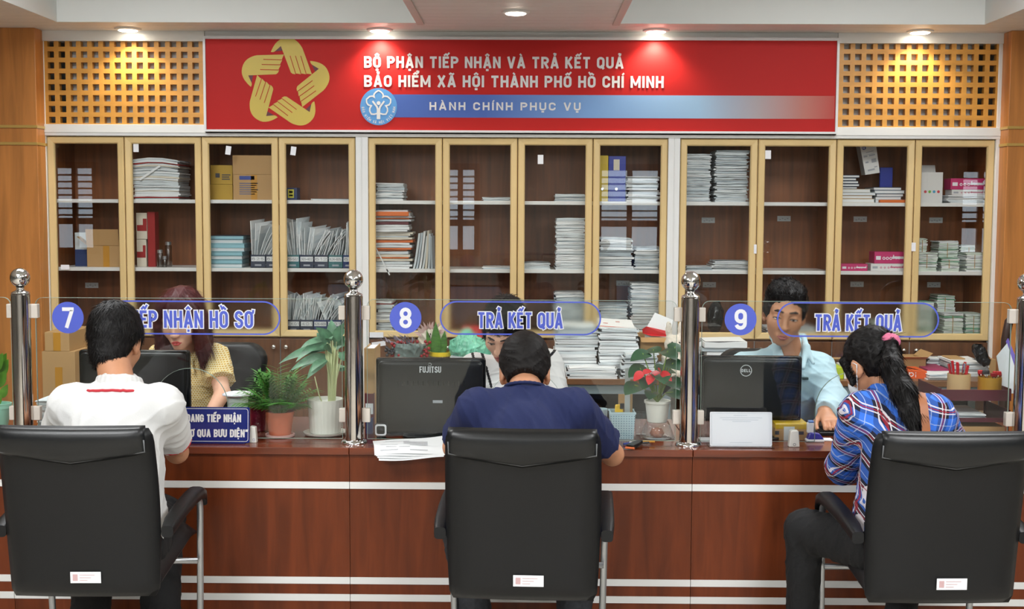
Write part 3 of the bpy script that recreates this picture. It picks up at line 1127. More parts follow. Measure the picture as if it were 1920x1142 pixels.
def make_chair():
    t = thing('visitor_chair', (0, 0, 0), 'x', 'chair', 'black visitor chairs at the counter')
    zb, zt = .395, .975
    # reclined back: the upper edge leans to the hall, the side edges wrap forward

    def lean(p):
        k = (p.z - zb) / (zt - zb)
        return Vector((p.x, p.y - .075 * k + .02 * math.sin(k * PI) + .012 * (p.x / .25) ** 2, p.z))
    # subdivided outline so that it can bend
    def dense(ol, d=.03):
        out = []
        for a, b in zip(ol, ol[1:] + ol[:1]):
            a, b = Vector(a), Vector(b)
            m = max(1, int((b - a).length / d))
            out += [tuple(a.lerp(b, i / m)) for i in range(m)]
        return out

    def slab(ol, y0, y1, edge):
        mb = MB()
        pillow(mb, dense(ol), y0, y1, edge)
        return mb

    def gridback():
        # back as a grid so that it bends smoothly
        mb = MB()
        nu, nv = 20, 24
        th = .038

        def half(v):
            k = v
            s = min(1.0, .972 + .03 * k)
            w = .252 * s + .008 * math.sin(k * PI)
            e = 1.0
            if k > .93:
                e = 1 - .05 * ((k - .93) / .07) ** 2
            if k < .05:
                e = 1 - .05 * ((.05 - k) / .05) ** 2
            return w * e
        for side in (0, 1):
            for j in range(nv + 1):
                for i in range(nu + 1):
                    u = -1 + 2 * i / nu
                    v = j / nv
                    x = u * half(v)
                    dd = th * (1 - max(abs(u) ** 8, abs(2 * v - 1) ** 14)) + .004
                    y = (-dd if side == 0 else dd)
                    mb.v.append(Vector((x, y, zb + v * (zt - zb))))
        W = nu + 1
        S = W * (nv + 1)
        for j in range(nv):
            for i in range(nu):
                a = j * W + i
                mb.f.append([a, a + 1, a + W + 1, a + W]); mb.m.append(0)
                mb.f.append([S + a, S + a + W, S + a + W + 1, S + a + 1]); mb.m.append(0)
        rim = [i for i in range(W)] + [j * W + nu for j in range(1, nv + 1)] + [nv * W + i for i in range(nu - 1, -1, -1)] + [j * W for j in range(nv - 1, 0, -1)]
        for a, b in zip(rim, rim[1:] + rim[:1]):
            mb.f.append([a, S + a, S + b, b]); mb.m.append(0)
        return mb
    o = gridback().build('backrest', LEATHER, t, smooth=True)
    shear(o, lean)
    # fold of leather over the top with a pointed lower hem
    mb = MB()
    nu, nv = 24, 8
    for j in range(nv + 1):
        for i in range(nu + 1):
            u = -1 + 2 * i / nu
            hem = .868 + .036 * abs(u)
            v = j / nv
            z = hem + (zt + .004 - hem) * v
            b = .014 * math.sin(min(1, v * 1.05) * PI) ** .6 * (1 - abs(u) ** 10)
            mb.v.append(Vector((u * .238, -.0435 - b + (.02 * max(0, (v - .8) / .2) ** 2), z)))
    W = nu + 1
    for j in range(nv):
        for i in range(nu):
            a = j * W + i
            mb.f.append([a, a + 1, a + W + 1, a + W]); mb.m.append(0)
    o2 = mb.build('headrest_flap', LEATHERTOP, t, smooth=True)
    shear(o2, lean)
    sm = o2.modifiers.new('solid', 'SOLIDIFY'); sm.thickness = .012; sm.offset = 1.0
    mb = MB()
    pts = [(-.238, -.0565, zt - .03)] + [(-.238, -.0565, .904)] + [(u * .238, -.0565, .868 + .036 * abs(u)) for u in [-.8, -.6, -.4, -.2, -.08, 0, .08, .2, .4, .6, .8]] + [(.238, -.0565, .904), (.238, -.0565, zt - .03)]
    mb.tube(pts, .0028, 6)
    o3 = mb.build('piping', PIPING, o2, smooth=True)
    shear(o3, lean)
    # asset sticker
    mb = MB(); mb.box(-.03, .07, -.0445, -.0435, .455, .493)
    o4 = mb.build('asset_sticker', VWHITE, o); shear(o4, lean)
    o4.location.y = -.0035
    mb = MB(); mb.box(-.022, -.006, -.0452, -.0446, .463, .485)
    for k in range(3):
        mb.box(0, .05 - .012 * k, -.0452, -.0446, .482 - k * .009, .4835 - k * .009)
    o5 = mb.build('sticker_print', M('pale_red_print', (206, 170, 172), .7), o4); shear(o5, lean)
    # seat: thick cushion rising a little to the front, joined to the back
    mb = MB()
    nu, nv = 12, 16
    for side in (0, 1):
        for j in range(nv + 1):
            for i in range(nu + 1):
                u = -1 + 2 * i / nu
                v = j / nv
                y = .02 + v * .50
                d = .05 * (1 - max(abs(u) ** 8, abs(2 * v - 1) ** 10)) + .004
                zc = .43 + .065 * v - .02 * max(0, (v - .8) / .2) ** 2
                mb.v.append(Vector((u * .243, y, zc + (d if side else -d * .8))))
    W = nu + 1; S = W * (nv + 1)
    for j in range(nv):
        for i in range(nu):
            a = j * W + i
            mb.f.append([a, a + W, a + W + 1, a + 1]); mb.m.append(0)
            mb.f.append([S + a, S + a + 1, S + a + W + 1, S + a + W]); mb.m.append(0)
    rim = [i for i in range(W)] + [j * W + nu for j in range(1, nv + 1)] + [nv * W + i for i in range(nu - 1, -1, -1)] + [j * W for j in range(nv - 1, 0, -1)]
    for a, b in zip(rim, rim[1:] + rim[:1]):
        mb.f.append([a, b, S + b, S + a]); mb.m.append(0)
    mb.build('seat', LEATHER, t, smooth=True)
    for s in (-1, 1):
        # steel side frame: floor runner, front leg, arm support
        pts = [(s * .262, .02, .012), (s * .268, .38, .012)] + [(s * .27, .38 + .06 * math.sin(R(a)), .072 - .06 * math.cos(R(a))) for a in (20, 45, 70, 90)]
        pts += [(s * .275, .435, .3), (s * .28, .43, .585)]
        pts += [(s * .28, .43 - .05 * (1 - math.cos(R(a))), .585 + .05 * math.sin(R(a))) for a in (30, 60, 90)]
        pts += [(s * .278, .2, .625), (s * .264, .03, .612)]
        f = MB().tube(pts, .0125, 10).build('side_frame', TUBE, t, smooth=True)
        # padded arm
        mb = MB()
        ctr = [(.0, .615, .02), (.06, .632, .022), (.18, .648, .022), (.3, .655, .023), (.39, .655, .024), (.44, .638, .022), (.465, .606, .016)]
        hw = [.020, .026, .028, .029, .029, .027, .022]
        nn = 14
        base = len(mb.v)
        for (y, z, h), wv in zip(ctr, hw):
            for k in range(nn):
                a = 2 * PI * k / nn
                ca, sa = math.cos(a), math.sin(a)
                q = .55
                mb.v.append(Vector((s * (.277) + math.copysign(abs(ca) ** q, ca) * wv, y, z + math.copysign(abs(sa) ** q, sa) * h)))
        for i in range(len(ctr) - 1):
            for k in range(nn):
                k2 = (k + 1) % nn
                mb.f.append([base + i * nn + k, base + i * nn + k2, base + (i + 1) * nn + k2, base + (i + 1) * nn + k]); mb.m.append(0)
        mb.f.append([base + k for k in range(nn)]); mb.m.append(0)
        mb.f.append([base + (len(ctr) - 1) * nn + k for k in range(nn)]); mb.m.append(0)
        mb.build('armrest', LEATHER, t, smooth=True, auto=60)
    MB().tube([(-.262, .03, .012), (.262, .03, .012)], .0125, 10).build('cross_bar', TUBE, t, smooth=True)
    MB().tube([(-.276, .4, .40), (.276, .4, .40)], .011, 10).build('seat_bar', TUBE, t, smooth=True)
    return t


YCH = 3.99
ch = make_chair()
for i, (px, ang, lb) in enumerate(((157, 1.0, 'black leather visitor chair under the person in a white polo shirt'), (981, -2.5, 'black leather visitor chair under the person in a navy t-shirt'),
                                   (1766, 1.5, 'black leather visitor chair under the person in a plaid shirt'))):
    c = ch if i == 0 else copy_tree(ch)
    c.location = (PX(px, YCH, 1000), YCH, 0)
    c.rotation_euler = (0, 0, R(ang))
    c['label'] = lb

# ------------------------------------------------------------------ implicit modelling for bodies


class Vol:
    def __init__(s, lo, hi, h):
        s.lo = np.array(lo, np.float32)
        s.h = h
        s.n = np.ceil((np.array(hi) - np.array(lo)) / h).astype(int) + 1
        s.D = np.full(tuple(s.n), 0.2, np.float32)

    def sub(s, lo, hi):
        a = np.maximum(0, np.floor((np.array(lo) - s.lo) / s.h).astype(int))
        b = np.minimum(s.n, np.ceil((np.array(hi) - s.lo) / s.h).astype(int) + 1)
        if np.any(b <= a):
            return None
        ax = [(s.lo[i] + s.h * np.arange(a[i], b[i])).astype(np.float32) for i in range(3)]
        return (slice(a[0], b[0]), slice(a[1], b[1]), slice(a[2], b[2])), ax[0][:, None, None], ax[1][None, :, None], ax[2][None, None, :]

    def put(s, got, d, k, cut=False):
        sl = got[0]
        A = s.D[sl]
        if cut:
            h = np.maximum(k - np.abs(A + d), 0) / max(k, 1e-6)
            s.D[sl] = np.maximum(A, -d) + h * h * k * .25
        else:
            h = np.maximum(k - np.abs(A - d), 0) / max(k, 1e-6)
            s.D[sl] = np.minimum(A, d) - h * h * k * .25

    def cone(s, a, b, ra, rb, k=.02, cut=False, clip=None, flat=None):
        """tapered capsule; clip = (point, normal): only the side the normal points away from; flat = (axis, factor)"""
        a, b = np.array(a, np.float32), np.array(b, np.float32)
        m = max(ra, rb) * (1.0 if flat is None else 1.6) + k + 2 * s.h
        g = s.sub(np.minimum(a, b) - m, np.maximum(a, b) + m)
        if g is None:
            return
        _, X, Y, Z = g
        ab = b - a
        L = float(ab @ ab) + 1e-12
        t = np.clip(((X - a[0]) * ab[0] + (Y - a[1]) * ab[1] + (Z - a[2]) * ab[2]) / L, 0, 1)
        d = np.sqrt((X - a[0] - t * ab[0]) ** 2 + (Y - a[1] - t * ab[1]) ** 2 + (Z - a[2] - t * ab[2]) ** 2) - (ra + t * (rb - ra))
        if clip is not None:
            p, n = np.array(clip[0], np.float32), np.array(clip[1], np.float32)
            d = np.maximum(d, (X - p[0]) * n[0] + (Y - p[1]) * n[1] + (Z - p[2]) * n[2])
        s.put(g, d, k, cut)

    def ell(s, c, r, Q=None, k=.02, cut=False):
        """ellipsoid; the columns of Q are its axes"""
        c, r = np.array(c, np.float32), np.array(r, np.float32)
        m = float(r.max()) + k + 2 * s.h
        g = s.sub(c - m, c + m)
        if g is None:
            return
        _, X, Y, Z = g
        X, Y, Z = X - c[0], Y - c[1], Z - c[2]
        if Q is not None:
            Q = np.array(Q, np.float32)
            u = X * Q[0, 0] + Y * Q[1, 0] + Z * Q[2, 0]
            v = X * Q[0, 1] + Y * Q[1, 1] + Z * Q[2, 1]
            w_ = X * Q[0, 2] + Y * Q[1, 2] + Z * Q[2, 2]
        else:
            u, v, w_ = X + 0 * Y + 0 * Z, Y + 0 * X + 0 * Z, Z + 0 * X + 0 * Y
        k0 = np.sqrt((u / r[0]) ** 2 + (v / r[1]) ** 2 + (w_ / r[2]) ** 2)
        k1 = np.sqrt((u / r[0] ** 2) ** 2 + (v / r[1] ** 2) ** 2 + (w_ / r[2] ** 2) ** 2) + 1e-6
        s.put(g, k0 * (k0 - 1) / k1, k, cut)

    def half(s, p, n):
        """cut away what lies on the side of p that n points to"""
        X, Y, Z = [(s.lo[i] + s.h * np.arange(s.n[i])).astype(np.float32) for i in range(3)]
        d = (X[:, None, None] - p[0]) * n[0] + (Y[None, :, None] - p[1]) * n[1] + (Z[None, None, :] - p[2]) * n[2]
        s.D = np.maximum(s.D, d.astype(np.float32))

    def ripple(s, amp, freq, seed, lo=None, hi=None):
        rng = np.random.RandomState(seed)
        X, Y, Z = [(s.lo[i] + s.h * np.arange(s.n[i])).astype(np.float32) for i in range(3)]
        X, Y, Z = X[:, None, None], Y[None, :, None], Z[None, None, :]
        w1 = np.sin(X * freq * .4 + 3 * np.sin(Z * freq * .23 + rng.rand() * 6)) * .6
        for _ in range(4):
            n = rng.randn(3); n /= np.linalg.norm(n)
            ph = rng.rand() * 6.28
            f = freq * (0.6 + rng.rand())
            s.D -= (amp * .55 * (1 - np.abs(np.sin((X * n[0] + Y * n[1] + Z * n[2]) * f + ph + 1.5 * w1))) ** 3).astype(np.float32)

    def mesh(s):
        D = s.D
        I = D < 0
        nx, ny, nz = D.shape
        cnt = np.zeros((nx - 1, ny - 1, nz - 1), np.int8)
        for dx in (0, 1):
            for dy in (0, 1):
                for dz in (0, 1):
                    cnt += I[dx:nx - 1 + dx, dy:ny - 1 + dy, dz:nz - 1 + dz]
        act = (cnt > 0) & (cnt < 8)
        idx = np.argwhere(act)
        vid = np.full(act.shape, -1, np.int32)
        vid[act] = np.arange(len(idx))
        pos = np.zeros((len(idx), 3), np.float32)
        num = np.zeros(len(idx), np.float32)
        for ax in range(3):
            o1, o2 = [q for q in range(3) if q != ax]
            for p in (0, 1):
                for q in (0, 1):
                    off = np.zeros(3, int); off[o1] = p; off[o2] = q
                    A = idx + off
                    Bq = A.copy(); Bq[:, ax] += 1
                    da, db = D[A[:, 0], A[:, 1], A[:, 2]], D[Bq[:, 0], Bq[:, 1], Bq[:, 2]]
                    m = (da < 0) != (db < 0)
                    t = np.where(m, da / np.where(m, da - db, 1), 0)
                    pp = A.astype(np.float32)
                    pp[:, ax] += t
                    pos += np.where(m[:, None], pp, 0)
                    num += m
        pos = pos / num[:, None] * s.h + s.lo
        quads = []
        for ax in range(3):
            o1, o2 = [q for q in range(3) if q != ax]
            sl = [slice(None)] * 3; sl2 = [slice(None)] * 3
            sl[ax] = slice(0, -1); sl2[ax] = slice(1, None)
            for o in (o1, o2):
                sl[o] = slice(1, -1); sl2[o] = slice(1, -1)
            a, b = I[tuple(sl)], I[tuple(sl2)]
            e = np.argwhere(a != b)
            if not len(e):
                continue
            flip = a[e[:, 0], e[:, 1], e[:, 2]]
            e = e.copy()
            for o in (o1, o2):
                e[:, o] += 1
            c = []
            for (p, q) in ((0, 0), (-1, 0), (-1, -1), (0, -1)):
                f = e.copy(); f[:, o1] += p; f[:, o2] += q
                c.append(vid[f[:, 0], f[:, 1], f[:, 2]])
            qd = np.stack(c, 1)
            if ax == 1:
                flip = ~flip
            qd[~flip] = qd[~flip][:, ::-1]
            quads.append(qd)
        quads = np.concatenate(quads)
        return pos, quads

    def build(s, name, mats, parent, paint=None):
        pos, q = s.mesh()
        if not isinstance(mats, (list, tuple)):
            mats = [mats]
        org = np.array(BASE.get(parent.name if parent else None, (0, 0, 0)), np.float32)
        me = np_mesh(name, pos - org, q)
        for m in mats:
            me.materials.append(m)
        if paint is not None:
            mid = pos[q].mean(1)
            me.polygons.foreach_set('material_index', paint(mid).astype(np.int32))
        o = bpy.data.objects.new(name, me)
        COL.objects.link(o)
        o.parent = parent
        BASE[o.name] = BASE.get(parent.name if parent else None, Vector((0, 0, 0)))
        return o


def np_mesh(name, pos, q, smooth=True):
    me = bpy.data.meshes.new(name)
    n, k = q.shape
    me.vertices.add(len(pos))
    me.vertices.foreach_set('co', np.ascontiguousarray(pos, np.float32).ravel())
    me.loops.add(n * k)
    me.loops.foreach_set('vertex_index', np.ascontiguousarray(q, np.int32).ravel())
    me.polygons.add(n)
    me.polygons.foreach_set('loop_start', np.arange(0, n * k, k, dtype=np.int32))
    me.polygons.foreach_set('use_smooth', np.ones(n, bool) if smooth else np.zeros(n, bool))
    me.update(calc_edges=True)
    me.validate()
    return me


class Head:
    """head frame: x to the right of the face seen from behind, y out of the face, z up"""

    def __init__(s, c, yaw=0, pitch=0, roll=0, sc=1.0):
        s.c = np.array(c, np.float32)
        s.Q = np.array(Matrix.Rotation(R(yaw), 3, 'Z') @ Matrix.Rotation(R(pitch), 3, 'X') @ Matrix.Rotation(R(roll), 3, 'Y'), np.float32)
        s.k = sc

    def p(s, x, y, z):
        return s.c + s.Q @ (np.array((x, y, z), np.float32) * s.k)

    def ell(s, V, c, r, k=.02, cut=False, rot=None):
        Q = s.Q if rot is None else s.Q @ np.array(rot, np.float32)
        V.ell(s.p(*c), np.array(r) * s.k, Q, k * s.k, cut)

    def cone(s, V, a, b, ra, rb, k=.01, cut=False):
        V.cone(s.p(*a), s.p(*b), ra * s.k, rb * s.k, k * s.k, cut)

    def skull(s, V, fem=False):
        s.ell(V, (0, -.014, .035), (.073, .092, .084))
        s.ell(V, (0, .028, -.015), (.063, .062, .086), k=.03)
        s.ell(V, (0, .034, -.066), (.047 if not fem else .043, .048, .044), k=.03)
        s.ell(V, (0, .068, -.098), (.021, .018, .016), k=.03)
        for sx in (-1, 1):
            s.ell(V, (sx * .036, .060, -.028), (.026, .022, .024), k=.025)
            s.cone(V, (sx * .012, .088, .020), (sx * .044, .074, .020), .009 if not fem else .006, .008, k=.016)
            s.ell(V, (sx * .031, .098, .001), (.020, .015, .011), k=.012, cut=True)
            s.ell(V, (sx * .031, .076, .0), (.016, .0135, .0125), k=.004)
            s.ell(V, (sx * .0115, .097, -.0385), (.0085, .010, .0075), k=.008)
            # ear
            rt = Matrix.Rotation(R(sx * -22), 3, 'Z') @ Matrix.Rotation(R(-8), 3, 'X')
            s.ell(V, (sx * .0765, -.004, -.006), (.0085, .019, .032), k=.008, rot=rt)
            s.ell(V, (sx * .086, .002, -.004), (.006, .011, .020), k=.006, cut=True, rot=rt)
            s.ell(V, (sx * .072, .004, -.034), (.0075, .010, .010), k=.006, rot=rt)
        s.cone(V, (0, .086, .012), (0, .109, -.036), .0075, .0105, k=.014)
        s.ell(V, (0, .082, -.074), (.026, .0135, .017), k=.012)
        s.cone(V, (-.015, .088, -.0735), (.015, .088, -.0735), .002, .002, k=.004, cut=True)

    def face(s, parent, lipmat, brow=.004, brow_w=1.0, h=.0012):
        """lips, brows and lowered eyes, each on the surface of the face"""
        lo, hi = s.c - .14 * s.k, s.c + .14 * s.k

        def vol(c, r):
            c = s.p(*c)
            return Vol(c - r * s.k, c + r * s.k, h)
        V = vol((0, .09, -.073), .04)
        for (z, r) in ((-.0688, .0036), (-.079, .0048)):
            s.cone(V, (-.007, .0955, z), (-.0215, .0875, -.0735), r, .0022, k=.003)
            s.cone(V, (.007, .0955, z), (.0215, .0875, -.0735), r, .0022, k=.003)
            s.cone(V, (-.007, .0955, z), (.007, .0955, z), r, r, k=.003)
        s.cone(V, (-.021, .101, -.0735), (.021, .101, -.0735), .0016, .0016, k=.002, cut=True)
        V.build('lips', lipmat, parent)
        for sx in (-1, 1):
            V = vol((sx * .031, .088, .022), .035)
            s.cone(V, (sx * .013, .0955, .0235), (sx * .033, .091, .0275), brow * .8, brow, k=.003)
            s.cone(V, (sx * .033, .091, .0275), (sx * .049, .076, .021), brow, brow * .4, k=.003)
            V.build('eyebrow', BROW, parent)
            V = vol((sx * .031, .084, -.003), .03)
            s.ell(V, (sx * .031, .0825, -.0045), (.0135, .0085, .0042), k=.001)
            e = V.build('eye', EYEW, parent)
            V = vol((sx * .031, .088, -.003), .02)
            s.ell(V, (sx * .030, .0875, -.0046), (.0056, .005, .0042), k=.001)
            V.build('iris', BROW, e)
            V = vol((sx * .031, .088, -.001), .03)
            pts = [(sx * .0165, .0855, -.0045), (sx * .024, .0905, -.0005), (sx * .033, .0912, .0005), (sx * .046, .0820, -.0035)]
            for a, b in zip(pts[:-1], pts[1:]):
                s.cone(V, a, b, .0018, .0018, k=.001)
            V.build('eyelashes', BROW, e)


def hand(V, wrist, d, up, side, curl=.5, sc=1.0, k=.006):
    """a hand of five fingers: d = from the wrist to the knuckles, up = back of the hand, side = +1 when the thumb is on d x up"""
    d = np.array(Vector(d).normalized()); up = np.array((Vector(up) - Vector(d) * Vector(up).dot(Vector(d))).normalized())
    sd = np.cross(d, up) * side
    w_ = np.array(wrist)

    def q(a, b, c):
        return w_ + (d * a + sd * b + up * c) * sc
    V.cone(q(-.02, 0, 0), q(.03, 0, 0), .024 * sc, .026 * sc, .02)
    for b in (-.026, -.009, .009, .026):
        V.cone(q(.025, b * .7, 0), q(.078, b, .002), .016 * sc, .0125 * sc, .012)
    for i, (b, L) in enumerate(((.030, .070), (.0105, .078), (-.0105, .072), (-.030, .056))):
        p0 = q(.082, b, .002)
        a0 = curl * .6
        ang = [a0, a0 + curl * .9, a0 + curl * 1.5]
        seg = [L * .45, L * .32, L * .23]
        r = [.0098, .0088, .0080, .0068]
        p = p0
        for j in range(3):
            v = (d * math.cos(ang[j]) - up * math.sin(ang[j]) + sd * (b * 1.5)) * seg[j] * sc
            V.cone(p, p + v, r[j] * sc, r[j + 1] * sc, .004)
            p = p + v
    p0 = q(.015, .024, -.004)
    p1 = q(.048, .052, -.014)
    p2 = q(.074, .060, -.020)
    p3 = q(.095, .058, -.026)
    V.cone(p0, p1, .016 * sc, .0125 * sc, .012); V.cone(p1, p2, .0115 * sc, .0105 * sc, .004); V.cone(p2, p3, .0105 * sc, .0085 * sc, .004)


def strands(pos, nrm, flow, n, length, width, seed, lift=.3, curl=.0, jitter=.25):
    """thin tapered hair ribbons rooted on a cap; flow(p) = combing direction"""
    rng = np.random.RandomState(seed)
    pick = rng.randint(0, len(pos), n)
    p0 = pos[pick]; nr = nrm[pick]
    f = flow(p0) + rng.randn(n, 3) * jitter
    f = f - nr * (f * nr).sum(1, keepdims=True)
    f /= np.linalg.norm(f, axis=1, keepdims=True) + 1e-6
    L = length * (.6 + .8 * rng.rand(n, 1))
    sd = np.cross(f, nr)
    ws = np.array([1, .9, .6, .08]) * width
    rows = []
    for i in range(4):
        t = i / 3.0
        c = p0 - nr * .003 + f * L * t + nr * (lift * L * (t - .75 * t * t)) + sd * curl * L * math.sin(t * 3)
        rows.append((c - sd * ws[i], c + sd * ws[i]))
    V = np.stack([x for r_ in rows for x in r_], 1).reshape(-1, 3)
    base = (np.arange(n) * 8)[:, None]
    Q = np.concatenate([base + np.array([[2 * i, 2 * i + 1, 2 * i + 3, 2 * i + 2]]) for i in range(3)])
    return V, Q


def normals(pos, q):
    a = np.cross(pos[q[:, 2]] - pos[q[:, 0]], pos[q[:, 3]] - pos[q[:, 1]])
    n = np.zeros_like(pos)
    for i in range(4):
        np.add.at(n, q[:, i], a)
    return n / (np.linalg.norm(n, axis=1, keepdims=True) + 1e-9)


def hair_obj(V, mat_, parent, flow, n, length, width, seed, lift=.3, curl=0.0, keep=None, jitter=.25):
    pos, q = V.mesh()
    nr = normals(pos, q)
    src = np.ones(len(pos), bool) if keep is None else keep(pos)
    sv, sq = strands(pos[src], nr[src], flow, n, length, width, seed, lift, curl, jitter)
    org = np.array(BASE[parent.name], np.float32)
    me = np_mesh('hair', np.concatenate([pos, sv]) - org, np.concatenate([q, sq + len(pos)]))
    me.materials.append(mat_)
    o = bpy.data.objects.new('hair', me)
    COL.objects.link(o)
    o.parent = parent
    return o


def torso(V, pel, chest, neck, sl, sr, fat=1.0, depth=1.0, grow=0.0, hipw=.165):
    pel, chest, neck, sl, sr = [np.array(q, np.float32) for q in (pel, chest, neck, sl, sr)]
    ax = chest - pel
    up = ax / np.linalg.norm(ax)
    x = (sr - sl) / np.linalg.norm(sr - sl)
    f = np.cross(up, x)
    x = np.cross(f, up)
    Q = np.stack([x, f, up], 1)
    hw = np.linalg.norm(sr - sl) / 2
    V.ell(pel + up * .02, (hipw * fat + grow, .125 * depth + grow, .13 + grow), Q, .05)
    V.ell((pel + chest) / 2, (.150 * fat + grow, .115 * depth + grow, .22), Q, .08)
    V.ell(chest, (hw * .93 + grow, .112 * depth + grow, .185 + grow), Q, .07)
    up2 = (neck - chest); up2 /= np.linalg.norm(up2)
    V.ell(chest + up2 * .09, (hw * .86 + grow, .092 * depth + grow, .095 + grow), Q, .06)
    m = neck - up2 * .03
    for s_ in (sl, sr):
        V.cone(m, s_ + (m - s_) * .12, .046 + grow, .052 + grow, .045)


def person(label, pel, chest, neck, sh, el, wr, H, skin, kn=None, an=None, hands=None, h=.005, fem=False, arm=1.0, sc=1.0, fat=1.0, legs=True):
    """the empty of a person with its continuous body of skin"""
    allp = [np.array(q, np.float32) for q in [pel, chest, neck, *sh, *el, *wr, H.c]]
    t = thing('person', (float(pel[0]), float(pel[1]), 0), label, 'person')
    pts = list(allp)
    if legs:
        pts += [np.array(q, np.float32) for q in [*kn, *an]]
    lo = np.min(pts, 0) - .22; hi = np.max(pts, 0) + .22
    lo[2] = max(lo[2], -.01) if legs else lo[2]
    V = Vol(lo, hi, h)
    torso(V, pel, chest, neck, sh[0], sh[1], .92 * fat, .9, -.012)
    V.cone(np.array(neck) + np.array((0, 0, -.02)), H.p(0, -.022, -.045), .061 * sc * (.84 if fem else 1), .058 * sc * (.84 if fem else 1), .03)
    H.skull(V, fem)
    for i in (0, 1):
        V.cone(sh[i], el[i], .050 * arm, .040 * arm, .03)
        V.cone(el[i], wr[i], .041 * arm, .027 * arm, .012)
        d, up, sd = hands[i]
        hand(V, wr[i], d, up, sd, .55, .97 * arm)
        if legs:
            hp = np.array(pel) + np.array((-.09 if i == 0 else .09, .02, -.01))
            V.cone(hp, kn[i], .07, .048, .04); V.cone(kn[i], an[i], .046, .034, .02)
            a = np.array(an[i])
            V.cone(a + (0, 0, -.04), a + (0, .13, -.062), .036, .028, .02)
    V.build('body', skin, t)
    return t, lo, hi


def neckcut(V, neck, n, r=.058, up=.02):
    n = np.array(n, np.float32); n /= np.linalg.norm(n)
    a = np.array(neck, np.float32) + n * (r + up)
    V.cone(a, a + n * .16, r, r + .05, .012, cut=True)


def band_tube(V, c, nrm, h0, rmax, r, cond):
    """the line where a plane across a garment meets its surface, as points for a tube"""
    pos, _ = V.mesh()
    nrm = np.array(nrm) / np.linalg.norm(nrm)
    d = pos - np.array(c)
    k = (np.abs(d @ nrm - h0) < .004) & (np.linalg.norm(d[:, :2], axis=1) < rmax) & cond(d)
    d = d[k]
    a = np.arctan2(d[:, 1], d[:, 0])
    a = np.where(a > PI / 2, a - 2 * PI, a)
    b = np.round((a - a.min()) / .09).astype(int)
    pts = [d[b == i].mean(0) for i in range(b.max() + 1) if (b == i).sum() > 1]
    mb = MB()
    mb.tube([Vector(p + np.array(c)) for p in pts], r, 8)
    return mb


def trousers(t, pel, kn, an, mat_, lo, hi, hem=None, r=(.095, .068, .06, .052), h=.006):
    V = Vol(lo, hi, h)
    x = np.array((1, 0, 0))
    V.ell(np.array(pel) + (0, 0, .0), (.185, .145, .12), None, .04)
    for i in (0, 1):
        hp = np.array(pel) + np.array((-.085 if i == 0 else .085, .02, -.01))
        V.cone(hp, kn[i], r[0], r[1], .05)
        end = np.array(an[i])
        if hem is not None:
            d = end - np.array(kn[i]); end2 = np.array(kn[i]) + d * hem
            V.cone(kn[i], end2 + d * .1, r[2], r[3], .03, clip=(end2, d / np.linalg.norm(d)))
        else:
            V.cone(kn[i], end + (0, 0, .02), r[2], r[3], .03, clip=(end, (0, 0, -1)))
    V.ripple(.006, 60, 3)
    return V.build('trousers', mat_, t)


def shoes(t, an, mat_):
    for a in an:
        a = np.array(a)
        V = Vol(a + (-.09, -.12, -.085), a + (.09, .26, .06), .005)
        V.cone(a + (0, -.035, -.035), a + (0, .16, -.05), .045, .04, .03)
        V.cone(a + (0, -.02, -.03), a + (0, 0, .02), .045, .046, .03)
        V.half(a + (0, 0, -.082), (0, 0, -1))
        V.build('shoe', mat_, t)


def ring(V, c, n, r, th, k=.006, sx=1.0, dip=0.0):
    """a band round the neck: torus of radius r about axis n"""
    n = Vector(n).normalized()
    a = Vector((1, 0, 0)); a = (a - n * a.dot(n)).normalized(); b = n.cross(a)
    pts = []
    for i in range(25):
        t = 2 * PI * i / 24
        pts.append(np.array(Vector(c) + a * (math.cos(t) * r * sx) + b * (math.sin(t) * r) + n * (dip * -math.sin(t))))
    for p, q in zip(pts[:-1], pts[1:]):
        V.cone(p, q, th, th, k)


def A3(v):
    # a point as an array
    return np.array((v[0], v[1], v[2]), np.float32)
# ------------------------------------------------------------------ people


